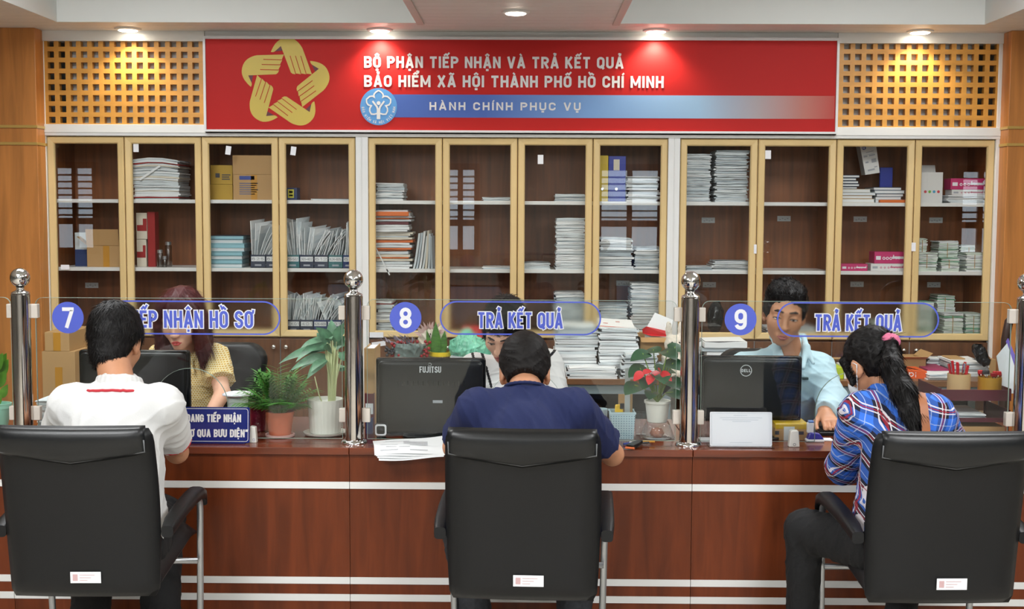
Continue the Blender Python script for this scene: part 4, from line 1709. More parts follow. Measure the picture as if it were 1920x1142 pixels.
def plaid():
    m = bpy.data.materials.new('blue_plaid_cotton'); m.use_nodes = True
    nt = m.node_tree; b = nt.nodes['Principled BSDF']; b.inputs['Roughness'].default_value = .85
    tc = nt.nodes.new('ShaderNodeTexCoord'); mp = nt.nodes.new('ShaderNodeMapping')
    mp.inputs['Rotation'].default_value = (0, R(-14), 0)
    nt.links.new(tc.outputs['Object'], mp.inputs[0])
    sp = nt.nodes.new('ShaderNodeSeparateXYZ'); nt.links.new(mp.outputs[0], sp.inputs[0])

    def math_(op, a, b_=None, c=None):
        n = nt.nodes.new('ShaderNodeMath'); n.operation = op
        for i, v in enumerate((a, b_, c)):
            if v is None:
                continue
            if isinstance(v, (int, float)):
                n.inputs[i].default_value = v
            else:
                nt.links.new(v, n.inputs[i])
        return n.outputs[0]
    u = math_('ADD', math_('MULTIPLY', sp.outputs['X'], 12.0), math_('MULTIPLY', sp.outputs['Y'], 5.0))
    v = math_('ADD', math_('MULTIPLY', sp.outputs['Z'], 12.0), math_('MULTIPLY', sp.outputs['Y'], -5.0))

    def bands(src, spans):
        f = math_('FRACT', src)
        tot = None
        for a, b_ in spans:
            k = math_('MULTIPLY', math_('GREATER_THAN', f, a), math_('LESS_THAN', f, b_))
            tot = k if tot is None else math_('MAXIMUM', tot, k)
        return tot

    def mixc(fac, a, c):
        n = nt.nodes.new('ShaderNodeMix'); n.data_type = 'RGBA'
        nt.links.new(fac, n.inputs[0])
        if isinstance(a, tuple):
            n.inputs[6].default_value = a
        else:
            nt.links.new(a, n.inputs[6])
        n.inputs[7].default_value = c
        return n.outputs[2]
    dark = math_('MULTIPLY', math_('ADD', bands(u, [(.0, .48)]), bands(v, [(.0, .48)])), .5)
    col = mixc(dark, lin((58, 118, 226)), lin((20, 22, 44)))
    pale = [(.68, .715)]
    col = mixc(math_('MULTIPLY', math_('MAXIMUM', bands(u, pale), bands(v, pale)), .6), col, lin((190, 206, 236)))
    wl = [(.14, .18), (.29, .33)]
    col = mixc(math_('MULTIPLY', math_('MAXIMUM', bands(u, wl), bands(v, wl)), .8), col, lin((232, 226, 232)))
    rl = [(.21, .255)]
    col = mixc(math_('MULTIPLY', math_('MAXIMUM', bands(u, rl), bands(v, rl)), .85), col, lin((150, 24, 44)))
    nt.links.new(col, b.inputs['Base Color'])
    return m


def check_yellow():
    m = bpy.data.materials.new('yellow_check_cotton'); m.use_nodes = True
    nt = m.node_tree; b = nt.nodes['Principled BSDF']; b.inputs['Roughness'].default_value = .85
    tc = nt.nodes.new('ShaderNodeTexCoord')
    ck = nt.nodes.new('ShaderNodeTexBrick')
    ck.inputs['Color1'].default_value = lin((214, 172, 62)); ck.inputs['Color2'].default_value = lin((196, 150, 52)); ck.inputs['Mortar'].default_value = lin((236, 222, 176))
    ck.inputs['Scale'].default_value = 1.0; ck.inputs['Mortar Size'].default_value = .0022
    ck.inputs['Brick Width'].default_value = .011; ck.inputs['Row Height'].default_value = .009
    mp = nt.nodes.new('ShaderNodeMapping'); mp.inputs['Rotation'].default_value = (R(90), 0, 0)
    nt.links.new(tc.outputs['Object'], mp.inputs[0]); nt.links.new(mp.outputs[0], ck.inputs['Vector'])
    nt.links.new(ck.outputs['Color'], b.inputs['Base Color'])
    return m


PLAID = plaid()
YCHECK = check_yellow()


def short_hair(H, t, m, seed, n=5200, cutz=-.10, thick=0.0, bald=None, length=.022):
    c = H.c
    V = Vol(c - .17 * H.k, c + .17 * H.k, .004)
    H.ell(V, (0, -.020, .040), (.080 + thick, .100 + thick, .090 + thick))
    H.ell(V, (0, -.050, -.035), (.058 + thick, .050 + thick, .080), k=.03)
    for sx in (-1, 1):
        H.ell(V, (sx * .064, .0, .02), (.014 + thick, .045, .040), k=.02)
    V.half(H.p(0, 0, cutz), -(H.Q @ np.array((0, .35, 1.0))))
    H.ell(V, (0, .125, -.045), (.085, .085, .105), k=.02, cut=True)
    for sx in (-1, 1):
        H.ell(V, (sx * .092, .004, -.036), (.030, .034, .052), k=.010, cut=True)
    V.ripple(.003, 90, seed)
    cr = H.p(.012, -.055, .118)
    dn = H.Q @ np.array((0, -.1, -.4))

    def flow(p):
        f = p - cr
        f = f / (np.linalg.norm(f, axis=1, keepdims=True) + .01)
        return f + dn * .5
    return hair_obj(V, m, t, flow, n, length * H.k, .0013, seed, lift=.3, jitter=.3)


# ---- visitor in a white polo shirt
H = Head(P(217, 641, 4.40), yaw=-4, pitch=-20, sc=1.08)
pel = (PX(205, 4.13, 950), 4.16, .54)
neck = P(222, 722, 4.27)
sh = [P(128, 762, 4.23), P(308, 762, 4.23)]
el = [P(98, 850, 4.48), P(332, 848, 4.50)]
wr = [Vector((el[0].x + .12, 4.72, .805)), Vector((el[1].x - .12, 4.72, .805))]
chest = (neck.x, 4.20, neck.z - .22)
kn = [(PX(180, 4.55, 1050), 4.56, .52), (PX(305, 4.55, 1050), 4.56, .52)]
an = [(kn[0][0], 4.46, .09), (kn[1][0] + .01, 4.46, .09)]
hd = [((.75, .4, -.25), (0, .2, 1), 1), ((-.75, .4, -.25), (0, .2, 1), -1)]
t, lo, hi = person('person in a white polo shirt with red trim, back to the camera', pel, chest, neck, sh, el, wr, H, SKIN1, kn, an, hd)
short_hair(H, t, HAIRB, 11, 7500, cutz=-.113, thick=.006, length=.026)
V = Vol(lo, hi, .005)
torso(V, pel, chest, neck, sh[0], sh[1], 1.08, 1.05, .006)
for i in (0, 1):
    s_, e_ = np.array(sh[i]), np.array(el[i])
    d = (e_ - s_) / np.linalg.norm(e_ - s_)
    V.cone(s_, e_ + d * .05, .066, .062, .05, clip=(s_ + (e_ - s_) * .70, d))
V.cone(np.array(neck) + (0, -.01, -.04), np.array(neck) + (0, .015, .0), .066, .064, .03)
neckcut(V, neck, (0, .35, .94), .06, .0)
V.half((0, 0, .46), (0, 0, -1))
V.ripple(.007, 34, 5)
nc = np.array(neck)
nn_ = np.array((0, .30, 1.0)) / np.linalg.norm((0, .30, 1.0))
ring(V, nc + np.array((0, .012, -.018)), nn_, .076, .012, .008, sx=1.06)


o = V.build('polo_shirt', WSHIRT, t)
band_tube(V, nc + np.array((0, .01, 0)), nn_, -.034, .118, .0055, lambda d: d[:, 1] < .05).build('collar_stripe', REDTRIM, o, smooth=True)
V = Vol(nc - .12, nc + .12, .003)
for k in range(5):
    ring(V, nc + np.array((0, .012, -.012 + .008 * k)), (0, .3, 1), .078 - .0026 * k, .006, .005, sx=1.06)
V.build('collar', WSHIRT, o)
for i in (0, 1):
    s_, e_ = np.array(sh[i]), np.array(el[i])
    d = (e_ - s_) / np.linalg.norm(e_ - s_)
    c = s_ + (e_ - s_) * .695
    V = Vol(c - .11, c + .11, .003)
    ring(V, c, d, .0640, .0034, .002)
    V.build('cuff_trim', REDTRIM, o)
trousers(t, pel, kn, an, BLACKCLOTH, lo, hi, hem=.80, r=(.092, .074, .074, .07))
shoes(t, an, BLACKPL)

# ---- visitor in a navy t-shirt
H = Head(P(984, 698, 4.47), yaw=2, pitch=-30, sc=1.12)
pel = (PX(985, 4.15, 950), 4.17, .54)
neck = P(984, 733, 4.33)
sh = [P(893, 768, 4.28), P(1078, 768, 4.28)]
el = [P(852, 838, 4.55), P(1148, 852, 4.57)]
wr = [Vector((el[0].x + .14, 4.74, .805)), Vector((el[1].x - .14, 4.75, .80))]
chest = (neck.x, 4.22, neck.z - .22)
kn = [(PX(862, 4.5, 1050), 4.54, .52), (PX(1085, 4.5, 1050), 4.56, .52)]
an = [(PX(895, 4.45, 1142), 4.46, .09), (PX(1075, 4.45, 1142), 4.46, .09)]
t, lo, hi = person('person in a navy t-shirt bent over the counter, back to the camera', pel, chest, neck, sh, el, wr, H, SKIN1, kn, an, [((.7, .45, -.3), (0, .2, 1), 1), ((-.7, .45, -.3), (0, .2, 1), -1)], arm=1.05)
short_hair(H, t, HAIRB2, 23, 7500, cutz=-.066, thick=.001, length=.011)
V = Vol(lo, hi, .005)
torso(V, pel, chest, neck, sh[0], sh[1], 1.08, 1.05, .006)
for i in (0, 1):
    s_, e_ = np.array(sh[i]), np.array(el[i])
    d = (e_ - s_) / np.linalg.norm(e_ - s_)
    V.cone(s_, e_ + d * .05, .068, .067, .05, clip=(s_ + (e_ - s_) * .72, d))
neckcut(V, neck, (0, .45, .89), .06, .0)
V.half((0, 0, .46), (0, 0, -1))
V.ripple(.007, 34, 9)
o = V.build('t_shirt', NAVYS, t)
nc = np.array(neck)
V = Vol(nc - .12, nc + .12, .003)
ring(V, nc + np.array((0, .006, .012)), (0, .45, 1), .064, .006, .004, sx=1.08)
V.build('neckband', NAVYS, o)
trousers(t, pel, kn, an, DENIM, lo, hi, r=(.098, .075, .072, .062))
shoes(t, an, BLACKPL)

# ---- visitor in a plaid shirt with a ponytail
H = Head(P(1632, 684, 4.42), yaw=34, pitch=-28, sc=1.02)
pel = (PX(1700, 4.15, 950), 4.16, .54)
neck = P(1668, 744, 4.30)
sh = [P(1612, 775, 4.27), P(1752, 780, 4.2)]
el = [P(1582, 876, 4.50), P(1800, 868, 4.40)]
wr = [Vector((el[0].x + .10, 4.72, .81)), Vector((el[1].x - .14, 4.62, .815))]
chest = (neck.x + .03, 4.20, neck.z - .20)
kn = [(PX(1512, 4.42, 1010), 4.44, .52), (PX(1720, 4.5, 1050), 4.56, .52)]
an = [(PX(1505, 4.42, 1142), 4.43, .09), (PX(1690, 4.4, 1142), 4.44, .09)]
t, lo, hi = person('person in a blue plaid shirt with a long ponytail, back to the camera', pel, chest, neck, sh, el, wr, H, SKIN1, kn, an, [((.75, .4, -.25), (0, .2, 1), 1), ((-.75, .4, -.25), (0, .2, 1), -1)], fem=True, arm=.9)
c = H.c
V = Vol(c - .2, c + .2, .004)
H.ell(V, (0, -.022, .040), (.083, .104, .093))
H.ell(V, (0, -.05, -.01), (.066, .07, .075), k=.03)
H.ell(V, (0, .12, -.05), (.085, .08, .105), k=.015, cut=True)
for sx in (-1, 1):
    H.ell(V, (sx * .092, .0, -.035), (.035, .036, .042), k=.012, cut=True)
    H.cone(V, (sx * .066, .055, .04), (sx * .075, .04, -.05), .014, .008, k=.01)
V.half(H.p(0, 0, -.075), -(H.Q @ np.array((0, .2, 1.0))))
V.ripple(.003, 90, 4)
rt = H.p(0, -.118, .045)
hair_obj(V, HAIRB, t, lambda p: (rt - p) / (np.linalg.norm(rt - p, axis=1, keepdims=True) + .02), 6500, .03, .0011, 5, lift=.0, jitter=.05, keep=lambda p: np.linalg.norm(rt - p, axis=1) > .05)
tail = [rt, A3(P(1672, 690, 4.24)), A3(P(1694, 735, 4.165)), A3(P(1708, 775, 4.125)), A3(P(1716, 808, 4.10))]
V = Vol(np.min(tail, 0) - .08, np.max(tail, 0) + .08, .004)
for (a, b, ra, rb) in zip(tail[:-1], tail[1:], (.022, .036, .040, .034), (.036, .040, .034, .014)):
    V.cone(a, b, ra, rb, .02)
V.ripple(.006, 110, 6)
tl = np.array(tail)


def tflow(p):
    i = np.argmin(np.linalg.norm(p[:, None, :] - tl[None, :-1, :], axis=2), 1)
    d = tl[i + 1] - tl[i]
    return d / np.linalg.norm(d, axis=1, keepdims=True)


o = hair_obj(V, HAIRB, t, tflow, 6000, .045, .0012, 8, lift=.0, jitter=.05)
o.name = 'ponytail'
V = Vol(rt - .06, rt + .06, .003)
a = A3(tail[1]) - rt
ring(V, rt + a * .06, a, .022, .011, .006)
V.ripple(.004, 150, 3)
V.build('scrunchie', M('pink_scrunchie', (226, 120, 156), .7), t)
# mask with ear loops
V = Vol(c - .16, c + .16, .003)
H.ell(V, (0, .064, -.055), (.056, .046, .055), k=.01)
H.ell(V, (0, .050, -.052), (.052, .048, .05), k=.002, cut=True)
V.half(H.p(0, .045, 0), -(H.Q @ np.array((0, 1.0, 0))))
for sx in (-1, 1):
    for z in (-.025, -.085):
        H.cone(V, (sx * .053, .055, z), (sx * .080, .008, .018 if z > -.05 else -.035), .0022, .0022, k=.002)
    H.cone(V, (sx * .080, .008, .018), (sx * .088, -.016, .0), .0022, .0022, k=.002)
    H.cone(V, (sx * .088, -.016, .0), (sx * .080, .008, -.035), .0022, .0022, k=.002)
V.build('face_mask', M('mask_white', (232, 236, 240), .7), t)
V = Vol(lo, hi, .005)
torso(V, pel, chest, neck, sh[0], sh[1], 1.0, 1.0, .010)
for i in (0, 1):
    s_, e_, w2 = np.array(sh[i]), np.array(el[i]), np.array(wr[i])
    V.cone(s_, e_, .066, .058, .05)
    d = (w2 - e_) / np.linalg.norm(w2 - e_)
    V.cone(e_, w2, .058, .044, .03, clip=(e_ + (w2 - e_) * .9, d))
V.cone(np.array(neck) + (0, -.01, -.04), np.array(neck) + (0, .02, .01), .068, .060, .03)
neckcut(V, neck, (0, .35, .94), .056, .01)
V.ell(np.array(pel) + (0, .02, -.02), (.19, .155, .10), None, .04)
V.half((0, 0, .575), (0, 0, -1))
V.ripple(.007, 34, 15)
V.build('plaid_shirt', PLAID, t)
trousers(t, pel, kn, an, BLACKCLOTH, lo, hi, r=(.095, .070, .068, .05))
shoes(t, an, BLACKPL)
mb = MB()
pts = [A3(P(1700, 742, 4.28)), A3(P(1716, 732, 4.20)), A3(P(1727, 735, 4.14)), A3(P(1732, 760, 4.098)), A3(P(1736, 800, 4.075)), A3(P(1738, 850, 4.07))]
for side in (0, 1):
    for p in pts:
        mb.v.append(Vector(p) + Vector((-.014, -side * .003, 0))); mb.v.append(Vector(p) + Vector((.014, -side * .003, -.004)))
n2 = len(pts) * 2
for i in range(len(pts) - 1):
    a = 2 * i
    mb.f += [[a, a + 1, a + 3, a + 2], [n2 + a, n2 + a + 2, n2 + a + 3, n2 + a + 1], [a, a + 2, n2 + a + 2, n2 + a], [a + 1, n2 + a + 1, n2 + a + 3, a + 3]]
    mb.m += [0] * 4
o = mb.build('shoulder_bag', M('tan_leather_strap', (160, 98, 60), .5), origin=Vector(pts[2]), smooth=True, auto=50)
tag(o, 'tan strap of a shoulder bag worn over the plaid shirt', 'bag')

# ---- clerk in a yellow checked blouse
H = Head(P(341, 599, 5.70), yaw=174, pitch=-14, roll=2, sc=1.10)
neck = P(345, 662, 5.78)
sh = [P(302, 674, 5.82), P(403, 671, 5.80)]
pel = (neck.x + .02, 5.90, .54)
chest = (neck.x, 5.84, neck.z - .2)
el = [P(290, 748, 5.66), P(417, 738, 5.66)]
wr = [P(318, 793, 5.44), P(388, 788, 5.43)]
kn = [(neck.x - .12, 5.5, .52), (neck.x + .12, 5.5, .52)]
an = [(neck.x - .12, 5.62, .09), (neck.x + .12, 5.62, .09)]
t, lo, hi = person('clerk with auburn hair in a yellow checked blouse behind window number 7', pel, chest, neck, sh, el, wr, H, SKIN3, kn, an,
                   [((.1, -.9, -.3), (0, -.2, 1), -1), ((-.15, -.9, -.3), (0, -.2, 1), 1)], h=.0042, fem=True, arm=.92)
H.face(t, LIPR, brow=.0032)
c = H.c
V = Vol(c - .28, c + .2, .004)
H.ell(V, (0, -.022, .042), (.088, .104, .096))
for sx in (-1, 1):
    H.cone(V, (sx * .060, .035, .07), (sx * .082, .030, -.02), .026, .026, k=.03)
    H.cone(V, (sx * .082, .030, -.02), (sx * .088, .030, -.12), .027, .030, k=.03)
    H.cone(V, (sx * .088, .030, -.12), (sx * .080, .045, -.165), .028, .012, k=.02)
    H.cone(V, (sx * .070, -.035, -.02), (sx * .070, -.045, -.14), .045, .032, k=.03)
H.cone(V, (0, -.06, -.02), (0, -.06, -.14), .05, .032, k=.03)
H.ell(V, (0, .125, -.025), (.060, .085, .105), k=.02, cut=True)
H.ell(V, (0, .03, -.05), (.050, .06, .10), k=.01, cut=True)
V.ripple(.005, 60, 8)
top = H.p(0, .02, .14)
dn = H.Q @ np.array((0, -.05, -1.0))


def lflow(p):
    f = p - top
    side = f - np.outer(f @ (H.Q @ np.array((0, 1, 0))), H.Q @ np.array((0, 1, 0)))
    side = side / (np.linalg.norm(side, axis=1, keepdims=True) + .03)
    return side * .5 + dn


hair_obj(V, HAIRR, t, lflow, 6000, .06, .0014, 17, lift=.08, jitter=.10)
V = Vol(lo, hi, .005)
torso(V, pel, chest, neck, sh[0], sh[1], .98, 1.0, .006, hipw=.15)
for i in (0, 1):
    s_, e_ = np.array(sh[i]), np.array(el[i])
    d = (e_ - s_) / np.linalg.norm(e_ - s_)
    V.cone(s_, e_ + d * .05, .064, .078, .05, clip=(s_ + (e_ - s_) * .66, d))
neckcut(V, neck, (0, -.5, .86), .05, .0)
V.half((0, 0, .46), (0, 0, -1))
V.ripple(.006, 36, 31)
o = V.build('blouse', YCHECK, t)
nk = np.array(neck)
V = Vol(nk - .16, nk + .12, .003)
for sx in (-1, 1):
    V.cone(nk + (sx * .062, -.0, .012), nk + (sx * .05, -.075, -.045), .013, .011, .006)
    V.cone(nk + (sx * .05, -.075, -.045), nk + (sx * .068, -.098, -.082), .013, .007, .006)
    V.cone(nk + (sx * .05, -.075, -.045), nk + (sx * .018, -.098, -.075), .012, .008, .006)
V.build('blouse_collar', YCHECK, o)
trousers(t, pel, kn, an, BLACKCLOTH, lo, hi)
shoes(t, an, BLACKPL)

# ---- clerk in a white shirt with black stripes
H = Head(P(946, 619, 5.62), yaw=162, pitch=-34, roll=-6, sc=1.14)
neck = P(962, 674, 5.78)
sh = [P(886, 692, 5.80), P(1030, 684, 5.80)]
pel = (neck.x + .02, 5.92, .54)
chest = (neck.x, 5.84, neck.z - .2)
el = [P(868, 775, 5.62), P(1045, 765, 5.62)]
wr = [P(905, 800, 5.40), P(1000, 800, 5.40)]
kn = [(neck.x - .12, 5.5, .52), (neck.x + .12, 5.5, .52)]
an = [(neck.x - .12, 5.62, .09), (neck.x + .12, 5.62, .09)]
t, lo, hi = person('clerk in a white top with black shoulder stripes behind window number 8', pel, chest, neck, sh, el, wr, H, SKIN3, kn, an,
                   [((.15, -.9, -.3), (0, -.2, 1), -1), ((-.15, -.9, -.3), (0, -.2, 1), 1)], h=.0042)
H.face(t, LIPM, brow=.0036)
c = H.c
V = Vol(c - .2, c + .2, .004)
H.ell(V, (0, -.02, .045), (.084, .104, .094))
H.ell(V, (0, -.05, -.01), (.07, .07, .075), k=.03)
H.cone(V, (-.05, .05, .09), (.05, .05, .09), .035, .03, k=.03)
for sx in (-1, 1):
    H.ell(V, (sx * .068, .012, .015), (.015, .042, .042), k=.02)
H.ell(V, (0, .13, -.045), (.072, .085, .095), k=.02, cut=True)
for sx in (-1, 1):
    H.ell(V, (sx * .09, .012, -.04), (.03, .036, .045), k=.012, cut=True)
V.half(H.p(0, 0, -.08), -(H.Q @ np.array((0, .2, 1.0))))
V.ripple(.004, 70, 12)
cr0 = H.p(0, -.05, .13)
hair_obj(V, HAIRB, t, lambda p: (p - cr0) / (np.linalg.norm(p - cr0, axis=1, keepdims=True) + .01), 4800, .035, .0015, 19, lift=.25)
V = Vol(lo, hi - np.array((0, 0, 0)), .0034)
torso(V, pel, chest, neck, sh[0], sh[1], 1.0, 1.0, .008)
for i in (0, 1):
    s_, e_, w2 = np.array(sh[i]), np.array(el[i]), np.array(wr[i])
    V.cone(s_, e_, .066, .056, .05)
    d = (w2 - e_) / np.linalg.norm(w2 - e_)
    V.cone(e_, w2, .056, .042, .03, clip=(e_ + (w2 - e_) * .9, d))
neckcut(V, neck, (0, -.4, .92), .056, .0)
V.half((0, 0, .46), (0, 0, -1))
V.ripple(.006, 36, 41)
lines = [(P(878, 655, 5.7), P(897, 692, 5.7)), (P(892, 648, 5.7), P(907, 676, 5.7)), (P(911, 690, 5.7), P(921, 726, 5.7)), (P(1020, 664, 5.7), P(1033, 648, 5.7)), (P(1024, 676, 5.7), P(1042, 660, 5.7))]


def stripe_paint(mid):
    out = np.zeros(len(mid), bool)
    for a, b in lines:
        a2, b2 = np.array((a.x, a.z)), np.array((b.x, b.z))
        q = mid[:, [0, 2]]
        ab = b2 - a2
        tt = np.clip(((q - a2) @ ab) / (ab @ ab), 0, 1)
        out |= (np.linalg.norm(q - a2 - tt[:, None] * ab, axis=1) < .006) & (mid[:, 1] < 5.84)
    return out


V.build('white_top', [WSHIRT, BLACKCLOTH], t, stripe_paint)
trousers(t, pel, kn, an, BLACKCLOTH, lo, hi)
shoes(t, an, BLACKPL)

# ---- clerk in a pale blue shirt
H = Head(P(1471, 586, 5.36), yaw=171, pitch=-10, roll=-7, sc=1.13)
neck = P(1479, 654, 5.46)
sh = [P(1396, 692, 5.48), P(1538, 694, 5.46)]
pel = (neck.x, 5.58, .54)
chest = (neck.x, 5.50, neck.z - .22)
el = [P(1372, 765, 5.36), P(1562, 752, 5.30)]
wr = [P(1405, 800, 5.16), P(1547, 775, 5.17)]
kn = [(neck.x - .12, 5.5, .52), (neck.x + .12, 5.5, .52)]
an = [(neck.x - .12, 5.62, .09), (neck.x + .12, 5.62, .09)]
pel = (neck.x, 5.72, .54)
kn = [(neck.x - .12, 5.50, .50), (neck.x + .12, 5.50, .50)]
t, lo, hi = person('clerk in a pale blue shirt behind window number 9', pel, chest, neck, sh, el, wr, H, SKIN1, kn, an,
                   [((.15, -.9, -.2), (0, -.2, 1), -1), ((.06, -.9, -.30), (0, -.3, 1), 1)], h=.0042)
H.face(t, LIPM, brow=.0046)
c = H.c
V = Vol(c - .2, c + .2, .004)
H.ell(V, (0, -.026, .040), (.080, .096, .086))
H.ell(V, (0, -.05, -.01), (.066, .066, .07), k=.03)
for sx in (-1, 1):
    H.ell(V, (sx * .066, .012, .020), (.015, .042, .042), k=.02)
H.cone(V, (-.044, .047, .076), (.050, .047, .080), .022, .024, k=.03)
H.cone(V, (-.036, .0, .086), (.042, .0, .090), .022, .024, k=.03)
H.ell(V, (0, .145, -.035), (.063, .090, .104), k=.012, cut=True)
for sx in (-1, 1):
    H.ell(V, (sx * .092, .006, -.040), (.028, .030, .045), k=.010, cut=True)
    H.ell(V, (sx * .078, .055, -.06), (.03, .03, .05), k=.010, cut=True)
V.half(H.p(0, 0, -.07), -(H.Q @ np.array((0, .3, 1.0))))
V.ripple(.006, 75, 13)
upf = H.Q @ np.array((0.25, -.25, 1.0))
hair_obj(V, HAIRB, t, lambda p: upf + 0 * p, 4200, .022, .0015, 29, lift=.35, keep=lambda p: ((p - H.c) @ H.Q)[:, 2] > .05 * H.k, jitter=.4)
V = Vol(lo, hi, .005)
torso(V, pel, chest, neck, sh[0], sh[1], 1.05, 1.0, .010)
for i in (0, 1):
    s_, e_, w2 = np.array(sh[i]), np.array(el[i]), np.array(wr[i])
    V.cone(s_, e_, .062, .058, .05)
    d = (w2 - e_) / np.linalg.norm(w2 - e_)
    V.cone(e_, w2, .062, .046, .03, clip=(e_ + (w2 - e_) * .92, d))
nk = np.array(neck)
V.cone(nk + (0, .01, -.05), nk + (0, .01, .0), .07, .066, .03)
neckcut(V, neck, (0, -.45, .9), .06, .028)
# open neck
V.cone(nk + (0, -.13, -.12), nk + (0, -.05, .04), .008, .060, .01, cut=True)
V.half((0, 0, .46), (0, 0, -1))
V.ripple(.007, 34, 51)
o = V.build('shirt', LBLUE, t)
V = Vol(nk - .2, nk + .14, .003)
for sx in (-1, 1):
    V.cone(nk + (sx * .069, .02, .052), nk + (sx * .064, -.055, .014), .013, .014, .01)
    V.cone(nk + (sx * .064, -.055, .014), nk + (sx * .038, -.118, -.07), .016, .010, .01)
    V.cone(nk + (sx * .064, -.055, .010), nk + (sx * .085, -.105, -.05), .016, .008, .012)
V.cone(nk + (-.069, .02, .052), nk + (-.04, .065, .055), .012, .012, .01)
V.cone(nk + (.069, .02, .052), nk + (.04, .065, .055), .012, .012, .01)
V.cone(nk + (-.04, .065, .055), nk + (.04, .065, .055), .012, .012, .01)
V.build('shirt_collar', LBLUE, o)
a = P(1510, 710, 5.335)
MB().box(a.x - .013, a.x + .013, a.y - .004, a.y + .03, a.z - .005, a.z + .005).build('name_badge', M('badge_dark', (60, 84, 84), .4), o)
trousers(t, pel, kn, an, BLACKCLOTH, lo, hi)
shoes(t, an, BLACKPL)
# ------------------------------------------------------------------ things in the cabinets
ORD = ['first', 'second', 'third', 'fourth', 'fifth', 'sixth', 'seventh', 'eighth', 'ninth', 'tenth', 'eleventh', 'twelfth']
SHELF = {'A': ZS[1], 'B': ZS[0], 'C': ZK + .02}
SNAME = {'A': 'upper shelf', 'B': 'middle shelf', 'C': 'bottom shelf'}


def where(sh, door):
    return '%s behind the %s glass door' % (SNAME[sh], ORD[door - 1])


def stack_mesh(mb, x0, x1, y0, y1, z0, z1, pal, seed, th=.011, jit=.006, skew=0.0, sag=0.0, dark=True, rot=0.0):
    """a pile of paper as one surface: sheets stepping in and out with the shade between them painted as dark bands"""
    rng = random.Random(seed)
    cx, cy = (x0 + x1) / 2, (y0 + y1) / 2
    hx, hy = (x1 - x0) / 2, (y1 - y0) / 2
    rings = []
    z = z0
    c1, c2 = rng.uniform(-.10, .10), rng.uniform(-.06, .12)
    H_ = max(z1 - z0, .003)
    n = 0
    while z < z1 - 1e-4:
        t = min(th * (.5 + 1.0 * rng.random()), z1 - z)
        ox, oy, a = rng.uniform(-jit, jit), rng.uniform(-jit, jit), rng.uniform(-.02, .02) + rot
        w_ = rng.uniform(-jit, jit) * .7
        m = rng.choices(range(len(pal)), [q[1] for q in pal])[0]
        for zz, ins, mi in ((z, .0, m), (z + t * .86, .0, m)) + (((z + t * .88, .005, len(pal)), (z + t * .99, .005, len(pal))) if dark else ()):
            ring = []
            for (u, v) in ((-1, -1), (-.33, -1), (.33, -1), (1, -1), (1, 0), (1, 1), (0, 1), (-1, 1), (-1, 0)):
                px_, py_ = u * (hx - ins + w_), v * (hy - ins)
                wob = rng.uniform(-.0018, .0018)
                ca, sa = math.cos(a), math.sin(a)
                ring.append(Vector((cx + ox + px_ * ca - py_ * sa + skew * (zz - z0), cy + oy + px_ * sa + py_ * ca,
                                    zz + (wob if z > z0 else 0) - sag * (abs(u) ** 2) * (zz - z0) / H_ + (zz - z0) * hx * (u * c1 + (1 - u * u) * c2) * (1.2 if z1 - z0 > .05 else 0))))
            rings.append((ring, mi))
        z += t
        n += 1
    base = len(mb.v)
    for r_, _ in rings:
        mb.v.extend(r_)
    for i in range(len(rings) - 1):
        for k in range(9):
            k2 = (k + 1) % 9
            mb.f.append([base + i * 9 + k, base + i * 9 + k2, base + (i + 1) * 9 + k2, base + (i + 1) * 9 + k]); mb.m.append(rings[i][1])
    mb.f.append([base + k for k in range(9)]); mb.m.append(0)
    e = base + (len(rings) - 1) * 9
    last = [i for i, r_ in enumerate(rings) if r_[1] < len(pal)][-1]
    mb.f.append([e + k for k in range(9)]); mb.m.append(rings[last][1])


PW = [(PAPER, 6), (PAPER2, 3), (PAPER3, 1)]
PB = [(PAPER2, 5), (PAPER3, 3), (PAPER, 2)]
PCOL = [(PAPER, 5), (PAPER2, 3), (ORANGEP, 3.2), (REDP, 1.0), (PAPER4, 2), (MAROON, .8)]
PRED = [(PAPER, 7), (PAPER2, 4), (REDP, 1.0), (PAPER4, 1)]
PGR = [(GREENW, 7), (PAPER, 4), (GREENP, 1.6)]


def pstack(label, px0, px1, ytop, zb, Y, depth, pal=PW, seed=1, group='paper stacks in the cabinets', name='paper_stack', **kw):
    ym = ytop + 20
    x0, x1 = PX(px0, Y, ym), PX(px1, Y, ym)
    z1 = PZ(ytop, Y, (px0 + px1) / 2)
    mb = MB()
    stack_mesh(mb, x0, x1, Y, Y + depth, zb, max(z1, zb + .006), pal, seed, **kw)
    o = mb.build(name, [q[0] for q in pal] + [DARKP], origin=((x0 + x1) / 2, Y + depth / 2, zb))
    return tag(o, label, 'paper stack', group)


